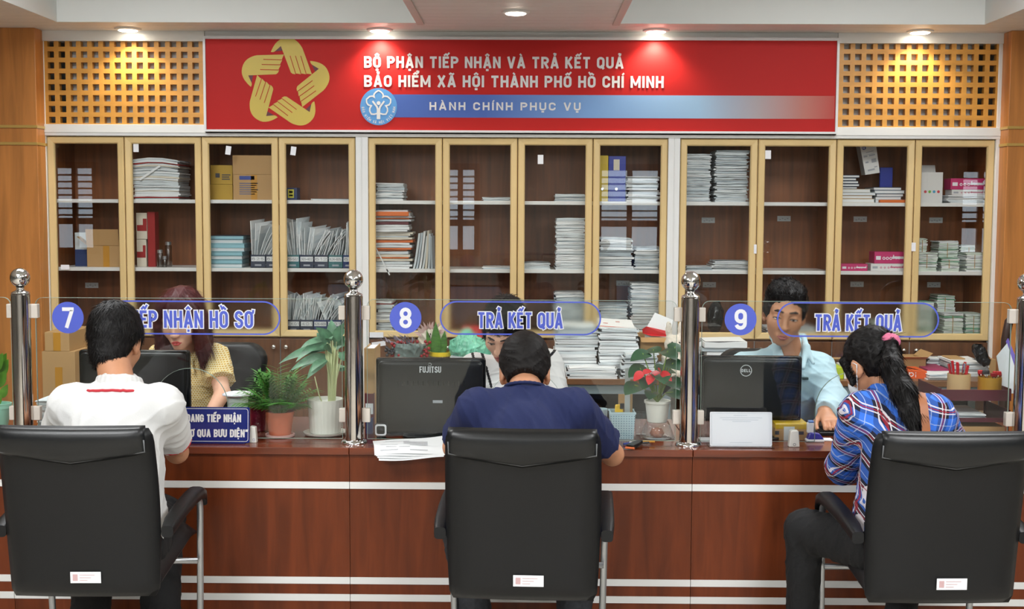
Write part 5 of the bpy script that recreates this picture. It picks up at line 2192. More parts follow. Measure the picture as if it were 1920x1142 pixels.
YF = 7.47
ST = [
    ('tall white files tied with a pale band, ' + where('A', 2), 250, 336, 296, 'A', PRED, dict(th=.009, jit=.008, skew=-.02, sag=.012)),
    ('low stack of curled white papers on the ' + where('A', 5), 705, 756, 343, 'A', PB, dict(th=.012)),
    ('thin bluish folder pile alone on the ' + where('A', 6), 903, 956, 370, 'A', PB, dict(th=.006)),
    ('thin paper pile at the right of the ' + where('A', 7), 1041, 1098, 364, 'A', PB, dict(th=.006)),
    ('untidy paper pile beside the binders on the ' + where('A', 8), 1176, 1235, 331, 'A', PW, dict(th=.012, jit=.01)),
    ('left tall grey paper stack on the ' + where('A', 9), 1286, 1332, 289, 'A', PB, dict(th=.006, jit=.006)),
    ('right tall grey paper stack on the ' + where('A', 9), 1342, 1402, 282, 'A', PB, dict(th=.006, jit=.008)),
    ('pile of white, orange and red files on the ' + where('B', 5), 703, 768, 394, 'B', PCOL, dict(th=.013, jit=.012)),
    ('thin bluish paper pile on the ' + where('B', 6), 905, 958, 501, 'B', PB, dict(th=.006)),
    ('tall even paper stack on the ' + where('B', 7), 1043, 1097, 409, 'B', PW, dict(th=.007, jit=.005)),
    ('low curved paper stack at the left of the ' + where('B', 7), 980, 1032, 492, 'B', PB, dict(th=.006, sag=.006)),
    ('left paper pile on the ' + where('B', 8), 1123, 1186, 446, 'B', PW, dict(th=.012, jit=.008)),
    ('right paper pile on the ' + where('B', 8), 1191, 1236, 463, 'B', PB, dict(th=.007)),
    ('flat thin paper sheaf at the left of the ' + where('B', 9), 1287, 1336, 500, 'B', PB, dict(th=.005)),
    ('fanned paper sheaf at the right of the ' + where('B', 9), 1338, 1404, 490, 'B', PW, dict(th=.006, jit=.012)),
    ('grey files behind the number 8 disc on the ' + where('C', 5), 705, 740, 565, 'C', PRED, dict(th=.012, jit=.01)),
    ('pale paper stack on the ' + where('C', 7), 1041, 1096, 549, 'C', PB, dict(th=.008)),
    ('shorter left paper stack on the ' + where('C', 8), 1123, 1176, 571, 'C', PB, dict(th=.008)),
    ('taller right paper stack on the ' + where('C', 8), 1184, 1236, 532, 'C', PW, dict(th=.007)),
    ('loose flat papers on the ' + where('A', 4), 585, 652, 373, 'A', PB, dict(th=.005, jit=.012)),
    ('low pile of papers on the ' + where('C', 10), 1440, 1530, 615, 'C', PB, dict(th=.008, jit=.01)),
    ('low pile of white papers on the ' + where('A', 12), 1778, 1846, 366, 'A', PW, dict(th=.009, jit=.006)),
    ('grey papers at the bottom of the ' + where('C', 11), 1640, 1692, 605, 'C', PGR, dict(th=.008)),
]
for i, (lb, a, b, y, s, pal, kw) in enumerate(ST):
    pstack(lb, a, b, y, SHELF[s], YF, .22 if (b - a) < 75 else .24, pal, i + 3, **kw)
# green-edged booklets bundled with rubber bands
GB = [('small bundle by the left frame', 1722, 1738, 447, 'B', 7.60), ('front left bundle', 1722, 1757, 474, 'B', 7.47), ('rear middle bundle', 1760, 1796, 452, 'B', 7.62), ('front middle bundle', 1764, 1798, 484, 'B', 7.47),
      ('rear right bundle', 1800, 1836, 460, 'B', 7.62), ('front right bundle', 1812, 1846, 474, 'B', 7.47),
      ('left bundle', 1722, 1750, 566, 'C', 7.47), ('tall bundle', 1757, 1790, 554, 'C', 7.60), ('middle front bundle', 1770, 1806, 588, 'C', 7.46), ('right front bundle', 1811, 1843, 588, 'C', 7.47)]
for i, (lb, a, b, y, s, Y) in enumerate(GB):
    o = pstack('green and white booklets, %s, %s behind the twelfth door' % (lb, SNAME[s]), a, b, y, SHELF[s], Y, .15, PGR, 60 + i, group='green booklet bundles', name='booklet_bundle', th=.007, jit=.004)
    o['category'] = 'booklets'
    x0, x1, z1 = PX(a, Y, y), PX(b, Y, y), PZ(y, Y)
    m_ = x0 + (x1 - x0) * .45
    mb = MB(); mb.box(x0 + .004, x1 - .004, Y + .006, Y + .14, z1 - .0005, z1 + .002)
    mb.build('green_cover', GREENP, o, origin=BASE[o.name])
    MB().tube([(m_, Y - .0085, SHELF[s] + .02), (m_, Y - .0085, z1), (m_, Y + .1, z1 + .004)], .0015, 6).build('rubber_band', TAPE, o)


def carton(label, x0, x1, y0, y1, z0, z1, m, open_=False, tape=None, flaps=(), name='cardboard_box', cat='box', group=None, thick=.004):
    t = thing(name, ((x0 + x1) / 2, (y0 + y1) / 2, z0), label, cat, group)
    mb = MB()
    if open_:
        mb.box(x0, x1, y0, y1, z0, z0 + thick)
        mb.box(x0, x1, y0, y0 + thick, z0 + thick, z1); mb.box(x0, x1, y1 - thick, y1, z0 + thick, z1)
        mb.box(x0, x0 + thick, y0 + thick, y1 - thick, z0 + thick, z1); mb.box(x1 - thick, x1, y0 + thick, y1 - thick, z0 + thick, z1)
    else:
        mb.box(x0, x1, y0, y1, z0, z1)
    mb.build('box_body', m, t, bevel=.0015)
    for (side, L, ang) in flaps:
        mb = MB()
        a = R(ang)
        if side == 'front':
            p, q, d = Vector((x0, y0, z1)), Vector((x1, y0, z1)), Vector((0, -math.cos(a), math.sin(a)))
        elif side == 'back':
            p, q, d = Vector((x0, y1, z1)), Vector((x1, y1, z1)), Vector((0, math.cos(a), math.sin(a)))
        elif side == 'left':
            p, q, d = Vector((x0, y0, z1)), Vector((x0, y1, z1)), Vector((-math.cos(a), 0, math.sin(a)))
        else:
            p, q, d = Vector((x1, y0, z1)), Vector((x1, y1, z1)), Vector((math.cos(a), 0, math.sin(a)))
        k = (q - p).cross(d).normalized() * .003
        mb.add([p, q, q + d * L, p + d * L, p + k, q + k, q + d * L + k, p + d * L + k], [(0, 1, 2, 3), (7, 6, 5, 4), (0, 1, 5, 4), (1, 2, 6, 5), (2, 3, 7, 6), (3, 0, 4, 7)])
        mb.build('flap', m, t)
    if tape:
        MB().box(tape[0], tape[1], y0 - .0012, y0 - .0002, z0 + .002, min(z1 - .002, z0 + tape[2])).build('packing_tape', TAPE, t)
    return t


def cbox(label, px0, px1, ytop, zb, Y, depth, m, **kw):
    ym = ytop + 15
    return carton(label, PX(px0, Y, ym), PX(px1, Y, ym), Y, Y + depth, zb, PZ(ytop, Y, (px0 + px1) / 2), m, **kw)


def px_print(t, name, m, rects, Y, px_ang=0.0):
    """printed marks given in pixels on a face at depth Y"""
    mb = MB()
    for (a, b, c, d) in rects:
        p, q = P(a, d, Y), P(b, c, Y)
        decal(mb, min(p.x, q.x), max(p.x, q.x), min(p.z, q.z), max(p.z, q.z), Y - .0006, 0, px_ang)
    return mb.build(name, m, t)


A_, B_, C_ = SHELF['A'], SHELF['B'], SHELF['C']
# first door
t = cbox('open brown cardboard box on the middle shelf behind the first glass door', 163, 224, 460, B_, 7.50, .22, CARD, open_=True, flaps=(('front', .10, 80), ('right', .09, 70), ('left', .08, 40)))
px_print(t, 'packing_tape', TAPE, [(194, 205, 461, 502)], 7.50)
t = thing('gift_bag', (PX(150, 7.56, 470), 7.6, B_), 'blue and white paper bag beside the open box behind the first glass door', 'bag')
x0, x1, z1 = PX(141, 7.56, 470), PX(163, 7.56, 470), PZ(440, 7.56)
MB().box(x0, x1, 7.56, 7.64, B_, z1).build('bag_body', PAPER2, t)
MB().box(x0 - .0006, x1 + .0006, 7.558, 7.642, B_ + .001, B_ + (z1 - B_) * .5).build('blue_print', NAVYB, t)
# second door
for i, (a, b, y0_, y1_) in enumerate(((256, 276, 402, 452), (256, 274, 452, 503), (277, 291, 400, 503))):
    Y = 7.55
    x0, x1 = PX(a, Y, 450), PX(b, Y, 450)
    z0 = B_ if y1_ > 500 else PZ(452, Y) + .001
    z1 = PZ(y0_, Y)
    t = carton(['upper cream and red tea box of the pile behind the second glass door', 'lower cream and red tea box of the pile behind the second glass door', 'tall dark red box beside the tea boxes behind the second glass door'][i],
               x0, x1, Y, Y + .08, z0, z1 - .001, [PAPER4, PAPER4, REDP][i], name='tea_box')
    if i < 2:
        px_print(t, 'red_print', REDP, [(a + 1, b - 1, y0_ + 20, y0_ + 31), (a + 12, b - 1, y0_ + 8, y0_ + 20)], Y)
JARG = glass_mat('film_wrapped_glass', (.62, .62, .6), 3.0, .15)
for i, (a, h, r_) in enumerate(((300, 474, .019), (316, 459, .022), (309, 486, .014))):
    Y = 7.50 + (.06 if i == 1 else 0)
    x = PX(a, Y, 485)
    z1 = PZ(h, Y)
    t = thing('glass_jar', (x, Y, B_), ['glass jar wrapped in film, left one behind the second glass door', 'tallest glass jar behind the second glass door', 'small silver-lidded jar behind the second glass door'][i], 'jar', 'jars on the middle shelf')
    MB().lathe([(r_ * .9, 0), (r_, .006), (r_, z1 - B_ - .02), (r_ * .8, z1 - B_ - .012), (r_ * .8, z1 - B_)], (x, Y, B_), 20).build('jar_body', JARG, t, smooth=True, auto=40)
    MB().lathe([(r_ * .85, -.012), (r_ * .85, .006), (r_ * .6, .009)], (x, Y, z1), 20).build('lid', TUBE, t, smooth=True, auto=40)
# third door
for i, (y0_, zb) in enumerate(((348, A_), (312, None))):
    z0 = A_ if i == 0 else PZ(348, 7.53) + .001
    t = carton(['lower yellow carton behind the third glass door', 'upper yellow carton with black print behind the third glass door'][i], PX(394 + i, 7.53, 345), PX(436, 7.53, 345), 7.53, 7.70, z0, PZ(y0_, 7.53), CARDY, name='yellow_carton')
    if i == 1:
        px_print(t, 'black_print', INK, [(404, 412, 325, 333), (416, 432, 327, 329), (416, 430, 331, 333), (416, 431, 335, 337)], 7.53)
t = cbox('tall kraft cardboard box with blue oval print on the upper shelf', 437, 510, 327, A_, 7.50, .2, CARD, flaps=(('front', .115, 88),))
px_print(t, 'blue_print', BLUEI, [(449, 477, 330, 337)], 7.50)
px_print(t, 'blue_text_print', M('soft_blue_print', (110, 112, 140), .7), [(449, 484 - 3 * (k % 3), 343 + k * 4, 344.6 + k * 4) for k in range(6)], 7.50)
px_print(t, 'packing_tape', TAPE, [(471, 482, 328, 376)], 7.50)
rng = random.Random(5)
z = B_
zt_ = PZ(444, 7.5)
for i in range(8):
    hh = (zt_ - B_) / 8
    Y = 7.49
    dx = rng.uniform(-.004, .006)
    x0, x1 = PX(394, Y, 470) + dx, PX(453 if i < 4 else 457, Y, 470) + dx
    t = thing('book', ((x0 + x1) / 2, Y + .1, z), 'pale blue book, number %s from the bottom of the pile behind the third glass door' % ['one', 'two', 'three', 'four', 'five', 'six', 'seven', 'eight'][i], 'book', 'pale blue books in a pile')
    cm = TEALP if i < 4 else CYANP
    if i == 7:
        cm = SLATEB
    MB().box(x0, x1, Y, Y + .2, z, z + .003).add([], []).box(x0, x1, Y, Y + .2, z + hh - .0035, z + hh - .0005).box(x0, x0 + .003, Y, Y + .2, z + .003, z + hh - .0035).build('cover', cm, t)
    MB().box(x0 + .003, x1 - .003, Y + .003, Y + .197, z + .003, z + hh - .0035).build('pages', [PAPER2, CYANP][i % 2], t)
    z += hh


# file boxes with upright papers
def file_box(label, px0, px1, ytop, zb, m, text, tdoor, seed, Y=7.48, papers=None, plabel=None):
    x0, x1 = PX(px0, Y, ytop), PX(px1, Y, ytop)
    z1 = PZ(ytop, Y)
    t = thing('file_box', ((x0 + x1) / 2, Y + .11, zb), label, 'file box', 'file boxes with numbered labels')
    mb = MB()
    mb.box(x0, x1, Y, Y + .004, zb, z1); mb.box(x0, x1, Y + .21, Y + .214, zb, z1 + .1)
    mb.box(x0, x0 + .003, Y + .004, Y + .21, zb, z1); mb.box(x1 - .003, x1, Y + .004, Y + .21, zb, z1); mb.box(x0, x1, Y, Y + .21, zb, zb + .003)
    mb.build('box_shell', m, t)
    zc = zb + (z1 - zb) * .68
    h = (z1 - zb) * .36
    MB().box(x0 + .004, x1 - .004, Y - .001, Y - .0002, zc - h / 2, zc + h / 2).build('paper_label', PAPER, t)
    mb = MB()
    lettering(mb, text, (x0 + .009, Y - .001, zc - h * .28), XU, ZU, h * .55, x1 - x0 - .018, t=.12, out=.0006)
    mb.build('handwriting', INK, t)
    MB().box((x0 + x1) / 2 - .02, (x0 + x1) / 2 + .02, Y - .0012, Y - .0002, zb + .012, zb + .022).build('grip_slot', INKL, t)
    if papers:
        rng = random.Random(seed)
        mb = MB()
        n = 9
        for k in range(n):
            u = k / (n - 1)
            xb_ = x0 + .008 + (x1 - x0 - .016) * u
            lean = papers[0] + (papers[1] - papers[0]) * u + rng.uniform(-.02, .02)
            L = PZ(papers[2], Y) - zb + rng.uniform(-.02, .012)
            bend = rng.uniform(-.5, .8) * lean
            yj = rng.uniform(0, .03)
            fan = rng.choice((-1, 1, 1)) * rng.uniform(.03, .09) if papers[1] - papers[0] > .2 else rng.uniform(-.01, .02)
            prev = None
            for s_ in range(6):
                v = s_ / 5
                x = xb_ + lean * L * v + bend * L * v * v * .8
                zz = zb + .004 + L * v * (1 - .35 * (abs(lean) + abs(bend) * v) * v)
                sw = fan * v
                cur = (Vector((x - .002, Y + .008 + yj, zz)), Vector((x + .002, Y + .008 + yj, zz)), Vector((x + .002 + sw, Y + .14, zz + .02 * v * abs(fan) * 10)), Vector((x - .002 + sw, Y + .14, zz + .02 * v * abs(fan) * 10)))
                if prev:
                    mb.add(list(prev) + list(cur), [(0, 1, 5, 4), (1, 2, 6, 5), (2, 3, 7, 6), (3, 0, 4, 7)] + ([(4, 5, 6, 7)] if s_ == 5 else []), rng.choice((0, 0, 1)))
                prev = cur
        o = mb.build('paper_bundle', [PAPER, PAPER2], origin=((x0 + x1) / 2, Y + .1, zb))
        tag(o, plabel, 'paper bundle', 'papers standing in the file boxes')


FB = [(470, 497.5, 'B', SLATEB, '625', (-.05, .55, 418), 'curling white papers rising from the box marked 625'), (498.5, 523, 'B', SLATEB, '624', None, None),
      (536, 561, 'B', TEALB, '211+502', (-.35, .05, 416), 'papers bent left in the first box behind the fourth glass door'), (562, 588, 'B', SLATEB, '301+402', (-.1, .35, 424), 'papers opened like a fan in the box marked 301'),
      (589, 615, 'B', SLATEB, '612', (.25, .45, 422), 'papers leaning right in the box marked 612'), (616, 642, 'B', TEALB, '624+605', (.12, .22, 428), 'bundled papers in the box marked 624+605'),
      (643, 664, 'B', NAVYB, '68', (.05, -.1, 420), 'papers in the last box against the right edge of the fourth door'),
      (537, 562, 'C', SLATEB, 'TK01', (.0, .3, 552), 'white papers in the lower box marked TK01'), (563, 587, 'C', SLATEB, '401', (-.1, .2, 556), 'papers in the lower box marked 401'),
      (588, 613, 'C', NAVYB, '626+609', (.2, .5, 548), 'papers leaning right in the lower box marked 626'), (614, 640, 'C', NAVYB, '601', (-.3, .6, 560), 'papers spread wide in the lower box behind the plant leaves')]
for i, (a, b, s, m, tx, pp, pl) in enumerate(FB):
    file_box('%s file box marked %s on the %s' % ({id(SLATEB): 'dark grey', id(TEALB): 'teal', id(NAVYB): 'navy'}[id(m)], tx, SNAME[s]), a, b, 480 if s == 'B' else 602, SHELF[s], m, tx, 4, i, papers=pp, plabel=pl)
# fourth door upper shelf
t = cbox('small dark blue box with a yellow label on the upper shelf', 537, 557, 352, A_, 7.52, .1, NAVYB)
px_print(t, 'yellow_label', M('yellow_print', (220, 214, 80), .6), [(540, 551, 355, 371)], 7.52)
px_print(t, 'label_text', TEALB, [(542, 549, 358, 362), (542, 549, 365, 368)], 7.52)
# leaning files and orange folder, fifth door
rng = random.Random(9)
for i in range(7):
    Y = 7.49
    mb = MB()
    b0, t0 = PX(776 + i * 5.6, Y, 505), PX(790 + i * 3.6 - abs(i - 3) * 1.2, Y, 440)
    zt = PZ(437 + rng.uniform(-4, 8), Y)
    th = .012
    pv = []
    for s_ in range(7):
        v = s_ / 6
        x = b0 + (t0 - b0) * (v ** .8)
        zz = B_ + (zt - B_) * v
        pv.append([Vector((x - th / 2, Y, zz)), Vector((x + th / 2, Y + .004, zz)), Vector((x + th / 2, Y + .2, zz)), Vector((x - th / 2, Y + .2, zz))])
    for p, q in zip(pv[:-1], pv[1:]):
        mb.add(p + q, [(0, 1, 5, 4), (1, 2, 6, 5), (2, 3, 7, 6), (3, 0, 4, 7)])
    mb.add(pv[-1], [(0, 1, 2, 3)])
    o = mb.build('paper_file', [PAPER2, PAPER3, PAPER, PAPER2, PAPER4, PAPER2, PAPER3][i], origin=(b0, Y + .1, B_))
    tag(o, 'upright paper file, %s from the left in the row beside the orange folder pile' % ORD[i], 'file', 'upright files behind the fifth glass door')
o = MB().box(PX(704, 7.46, 397), PX(766, 7.46, 397), 7.445, 7.62, PZ(406, 7.46), PZ(398, 7.46)).build('orange_folder', ORANGEP, origin=(PX(735, 7.46, 400), 7.5, PZ(406, 7.46)), bevel=.002)
tag(o, 'orange folder near the top of the big file pile', 'folder')


# ring binders
def binder(px0, px1, ytop, zb, Y, m, label, lab):
    x0, x1 = PX(px0, Y, 340), PX(px1, Y, 340)
    z1 = PZ(ytop, Y)
    t = thing('ring_binder', ((x0 + x1) / 2, Y + .13, zb), label, 'binder', 'ring binders on the upper shelf')
    mb = MB(); mb.box(x0, x1, Y, Y + .003, zb, z1); mb.box(x0, x0 + .003, Y + .003, Y + .26, zb, z1); mb.box(x1 - .003, x1, Y + .003, Y + .26, zb, z1)
    mb.build('cover', m, t, bevel=.001)
    MB().box(x0 + .006, x1 - .006, Y + .02, Y + .24, zb + .004, z1 - .012).build('pages', PAPER, t)
    xc_ = (x0 + x1) / 2 - .004
    MB().lathe([(.007, 0), (.010, .0012), (.010, .003), (.007, .0035)], (xc_, Y, zb + .075), 20, axis=(0, -1, 0)).build('finger_ring', CHROME, t)
    if lab:
        MB().box(xc_ - .018, xc_ + .018, Y - .001, Y - .0002, z1 - .085, z1 - .02).build('spine_label', PAPER4, t)


binder(1121, 1140, 291, A_, 7.48, YELLOW, 'yellow ring binder behind the eighth glass door', False)
binder(1141, 1173, 292, A_, 7.48, BLUEB, 'blue ring binder beside the yellow one behind the eighth glass door', True)
# eleventh door: notebooks, album, toner box
Y = 7.49
zz = A_
for i, (a, b, h, m, nm) in enumerate(((1577, 1640, 8, PAPER4, 'cream album at the bottom'), (1577, 1636, 7, CARD, 'tan album second from the bottom'), (1577, 1642, 6, PAPER, 'white album third from the bottom'), (1577, 1632, 7, PAPER4, 'ring-bound cream album under the notebooks'),
                                      (1577, 1607, 5, SLATEB, 'lowest dark notebook'), (1577, 1611, 6, SLATEB, 'second dark notebook'), (1577, 1609, 6, SLATEB, 'third dark notebook'), (1577, 1605, 6, SLATEB, 'fourth dark notebook'), (1577, 1611, 6, SLATEB, 'topmost dark notebook'))):
    hh = h / 306.0 * .9
    x0, x1 = PX(a, Y, 360), PX(b, Y, 360)
    t = thing('notebook', ((x0 + x1) / 2, Y + .1, zz), '%s of the left pile behind the eleventh glass door' % nm, 'notebook', 'notebooks and albums behind the eleventh glass door')
    MB().box(x0, x1, Y, Y + .2, zz, zz + .003).box(x0, x1, Y, Y + .2, zz + hh - .004, zz + hh - .0006).build('cover', m if m is not PAPER else PAPER3, t)
    MB().box(x0 + .002, x1 - .002, Y + .002, Y + .198, zz + .003, zz + hh - .004).build('pages', PAPER, t)
    zz += hh
zt1 = zz
zz = A_
for i, (a, b, h, m, nm) in enumerate(((1642, 1697, 6, PAPER3, 'grey folder lowest'), (1642, 1690, 5, PAPER2, 'pale folder second from the bottom'), (1644, 1694, 6, SLATEB, 'slate notebook in the middle'), (1640, 1696, 6, PAPER3, 'blue-grey notebook above the middle'), (1638, 1690, 6, SLATEB, 'ring-bound notebook on top'))):
    hh = h / 306.0
    x0, x1 = PX(a, Y, 360), PX(b, Y, 360)
    t = thing('notebook', ((x0 + x1) / 2, Y + .1, zz), '%s of the right pile behind the eleventh glass door' % nm, 'notebook', 'notebooks and albums behind the eleventh glass door')
    MB().box(x0, x1, Y, Y + .2, zz, zz + .003).box(x0, x1, Y, Y + .2, zz + hh - .004, zz + hh - .0006).build('cover', m, t)
    MB().box(x0 + .002, x1 - .002, Y + .002, Y + .198, zz + .003, zz + hh - .004).build('pages', PAPER, t)
    zz += hh
zt2 = zz
o = MB().box(PX(1650, 7.45, 375), PX(1700, 7.45, 375), 7.45, 7.484, A_, A_ + .018).build('orange_envelope', ORANGEP, origin=(PX(1675, 7.45, 375), 7.465, A_), bevel=.004)
tag(o, 'orange envelope in front of the right notebook pile', 'envelope')
# printer toner carton standing askew
a, b, c, d = P(1610, 287, 7.56), P(1640, 280, 7.56), P(1649, 346, 7.56), P(1622, 350, 7.56)
for q in (a, b, c, d):
    q.y = 7.56
lift = zt1 + .002 - min(c.z, d.z)
for q in (a, b, c, d):
    q.z += max(0, lift)
t = thing('toner_box', ((c.x + d.x) / 2, 7.6, min(c.z, d.z)), 'white printer toner box standing askew on the notebooks', 'box')
dv = Vector((0, .09, 0))
MB().add([a, b, c, d, a + dv, b + dv, c + dv, d + dv], [(0, 1, 2, 3), (7, 6, 5, 4), (0, 1, 5, 4), (1, 2, 6, 5), (2, 3, 7, 6), (3, 0, 4, 7)]).build('box_body', WBOX, t)
up_ = (a - d).normalized(); rt_ = (b - a).normalized()
MB().add([a, a + rt_ * .078, a + rt_ * .078 + up_ * .03 + Vector((0, .01, 0)), a + rt_ * .058 + up_ * .05 + Vector((0, .012, 0)), a + up_ * .055 + Vector((0, .012, 0)), a + dv * .02 + rt_ * .005,
          ], [(0, 1, 2, 3, 4)]).build('flap', WBOX, t)
mb = MB()
L_ = (a - d).length
for (u, v, wu, wv) in ((.3, .62, .5, .02), (.1, .55, .7, .012), (.1, .50, .25, .04), (.45, .50, .4, .04), (.55, .30, .3, .11), (.15, .32, .2, .05), (.2, .08, .45, .05), (.65, .15, .2, .03)):
    q = d + rt_ * (.095 * u) + up_ * (L_ * v) + Vector((0, -.0006, 0))
    mb.add([q, q + rt_ * (.095 * wu), q + rt_ * (.095 * wu) + up_ * (L_ * wv), q + up_ * (L_ * wv)], [(0, 1, 2, 3)])
mb.build('black_print', INKL, t)
mb = MB()
q0 = d + rt_ * .022 + up_ * (L_ * .78) + Vector((0, -.0008, 0))
mb.add([q0 + (rt_ * math.cos(k * PI / 10) + up_ * math.sin(k * PI / 10)) * .013 for k in range(20)], [list(range(20))])
mb.build('round_logo', BLUEI, t)
mb = MB()
for txt, dx in (('h', -.008), ('p', .0)):
    lettering(mb, txt, q0 + rt_ * dx + up_ * -.005 + Vector((0, -.0005, 0)), rt_, up_, .011, t=.2)
mb.build('logo_letters', VWHITE, t)
x0, x1 = PX(1650, 7.64, 330), PX(1674, 7.64, 330)
o = MB().box(x0, x1, 7.64, 7.66, zt2 - .001, PZ(311, 7.64)).build('blue_folder', BLUEB, origin=((x0 + x1) / 2, 7.65, zt2), bevel=.004)
tag(o, 'dark blue plastic folder standing behind the notebooks', 'folder')
# boxes of gloves / masks with upside-down print


def promo(label, px0, px1, ytop, zb, Y, m, inkm):
    x0, x1 = PX(px0, Y, ytop), PX(px1, Y, ytop)
    z1 = PZ(ytop, Y)
    t = carton(label, x0, x1, Y, Y + .12, zb, z1, m, name='flat_carton', group='pink and white flat cartons')
    w_, h = x1 - x0, z1 - zb
    mb = MB()
    lettering(mb, 'puonunop', (x1 - w_ * .06, Y, zb + h * .62), -XU, -ZU, h * .36, w_ * .36, t=.22, out=.0008)
    for k in range(3):
        c = Vector((x0 + w_ * (.30 + .11 * k), Y - .0008, zb + h * .45))
        ribbon(mb, [(math.cos(j * PI / 6), math.sin(j * PI / 6)) for j in range(12)], True, .6, lambda q: c + XU * (q[0] * h * .1) + ZU * (q[1] * h * .1))
    mb.build('white_print', inkm, t)
    mb = MB(); decal(mb, x0 + w_ * .05, x0 + w_ * .2, zb + h * .32, zb + h * .64, Y - .0004)
    mb.build('print_panel', VWHITE if m is PINK else INKL, t)


promo('single pink carton at the left of the middle shelf behind the eleventh glass door', 1577, 1627, 492, B_, 7.47, PINK, VWHITE)
promo('white flat carton under a pink one behind the eleventh glass door', 1633, 1697, 491, B_, 7.50, WBOX, PINK)
promo('pink carton resting on the white carton behind the eleventh glass door', 1640, 1699, 469, PZ(491, 7.50) + .001, 7.50, PINK, VWHITE)
zz = PZ(366, 7.47) + .012
promo('white flat carton on the papers behind the twelfth glass door', 1785, 1846, 352, zz, 7.50, WBOX, PINK)
promo('pink carton on top of the white one behind the twelfth glass door', 1783, 1848, 331, PZ(352, 7.50) + .001, 7.50, PINK, VWHITE)
t = cbox('white open carton with four coloured dots behind the twelfth glass door', 1727, 1768, 323, A_, 7.50, .14, WBOX, open_=True, flaps=(('left', .05, 50), ('back', .05, 70)))
px_print(t, 'box_seam', INKL, [(1738, 1738.8, 324, 351)], 7.50)
for k, cc in enumerate(((200, 70, 80), (120, 190, 80), (70, 160, 200), (200, 60, 70))):
    c = P(1735 + k * 8.2, 359.5, 7.4992)
    MB().add([c + XU * (.0085 * math.cos(j * PI / 8)) + ZU * (.0085 * math.sin(j * PI / 8)) for j in range(16)], [list(range(16))]).build('coloured_dot', M('dot_%d' % k, cc, .6), t)
# notes stuck on the cabinet backs, stickers on the glass
for i, (px, py, lb) in enumerate(((1328, 413, 'on the back wall behind the ninth glass door, middle shelf'), (1470, 410, 'on the back wall behind the tenth glass door, middle shelf'), (1613, 411, 'on the back wall behind the eleventh glass door, middle shelf'),
                                  (1755, 413, 'on the back wall behind the twelfth glass door, middle shelf'), (1330, 534, 'on the back wall behind the ninth glass door, bottom shelf'), (1607, 533, 'on the back wall behind the eleventh glass door, bottom shelf'),
                                  (1751, 534, 'on the back wall behind the twelfth glass door, bottom shelf'), (172, 535, 'on the back wall behind the first glass door, bottom shelf'), (1168, 531, 'on the back wall behind the eighth glass door, bottom shelf'))):
    c = P(px, py, YI - .002)
    t = thing('paper_note', (c.x, YI, c.z), 'white paper note ' + lb, 'note', 'notes on the cabinet backs')
    mb = MB(); decal(mb, c.x - .042, c.x + .042, c.z - .017, c.z + .017, YI - .001); mb.build('sheet', PAPER2, t)
    mb = MB()
    for k in range(4):
        decal(mb, c.x - .03 + k * .016, c.x - .02 + k * .016, c.z - .008 + (k % 2) * .006, c.z - .002 + (k % 2) * .006, YI - .0018)
    mb.build('handwriting', INKL, t)
for (px, py, w_, h, an_, lb) in ((255, 277, 10, 16, 0, 'near the top of the second glass door'), (428, 282, 10, 16, 8, 'near the top of the third glass door'), (550, 283, 10, 16, 8, 'near the top of the fourth glass door'),
                                 (1013.5, 299, 10.5, 17, 0, 'near the top of the seventh glass door'), (1440, 290, 11, 16, 0, 'near the top of the tenth glass door'), (122, 501, 16, 9, 0, 'at the middle shelf edge of the first glass door'),
                                 (1298, 517, 16, 9, 0, 'at the middle shelf edge of the ninth glass door'), (1416, 467, 5, 17, 0, 'on the gold frame between the ninth and tenth doors'), (1713, 463, 8, 16, 0, 'on the gold frame between the eleventh and twelfth doors'),
                                 (706, 628, 26, 10, 0, 'on the lower gold rail of the fifth glass door'), (710, 645, 26, 9, -8, 'on the brown door below the fifth glass door')):
    Ys = 7.411 if px not in (1416, 1713, 706, 710) else (7.391 if px != 710 else 7.401)
    c = P(px, py, Ys)
    k = 7.41 / FPX
    mb = MB(); decal(mb, c.x - w_ * k / 2, c.x + w_ * k / 2, c.z - h * k / 2, c.z + h * k / 2, Ys, 0, an_)
    o = mb.build('white_sticker', VWHITE, origin=c)
    tag(o, 'small white sticker ' + lb, 'sticker', 'white stickers on the cabinet doors')
# black bag on the bottom shelf, ninth door; white strap on the file bundle
V = Vol((PX(1322, 7.5), 7.46, C_ - .01), (PX(1362, 7.5), 7.7, C_ + .26), .006)
cx_ = PX(1341, 7.55, 600)
V.ell((cx_, 7.57, C_ + .085), (.042, .07, .085), None, .03); V.ell((cx_ + .008, 7.57, C_ + .14), (.03, .05, .05), None, .03)
V.half((0, 0, C_), (0, 0, -1)); V.ripple(.01, 60, 3)
o = V.build('black_bag', M('black_film', (26, 27, 30), .25), None)
tag(o, 'crumpled black plastic bag on the bottom shelf behind the ninth glass door', 'bag')
a, b = P(262, 337, 7.455), P(300, 311, 7.455)
mb = MB(); ribbon(mb, [(0, 0), (b.x - a.x, b.z - a.z)], False, .012, lambda q: Vector((a.x + q[0], 7.452, a.z + q[1])))
o = mb.build('tie_band', PAPER, origin=a); tag(o, 'pale paper band tied across the tall file bundle', 'band')
a, b = P(704, 463, 7.45), P(730, 516, 7.43)
mb = MB(); ribbon(mb, [(0, 0), (b.x - a.x, b.z - a.z)], False, .007, lambda q: Vector((a.x + q[0], 7.445, a.z + q[1])))
o = mb.build('tie_band', PAPER, origin=a); tag(o, 'white ribbon hanging from the orange file pile over the shelf edge', 'band')
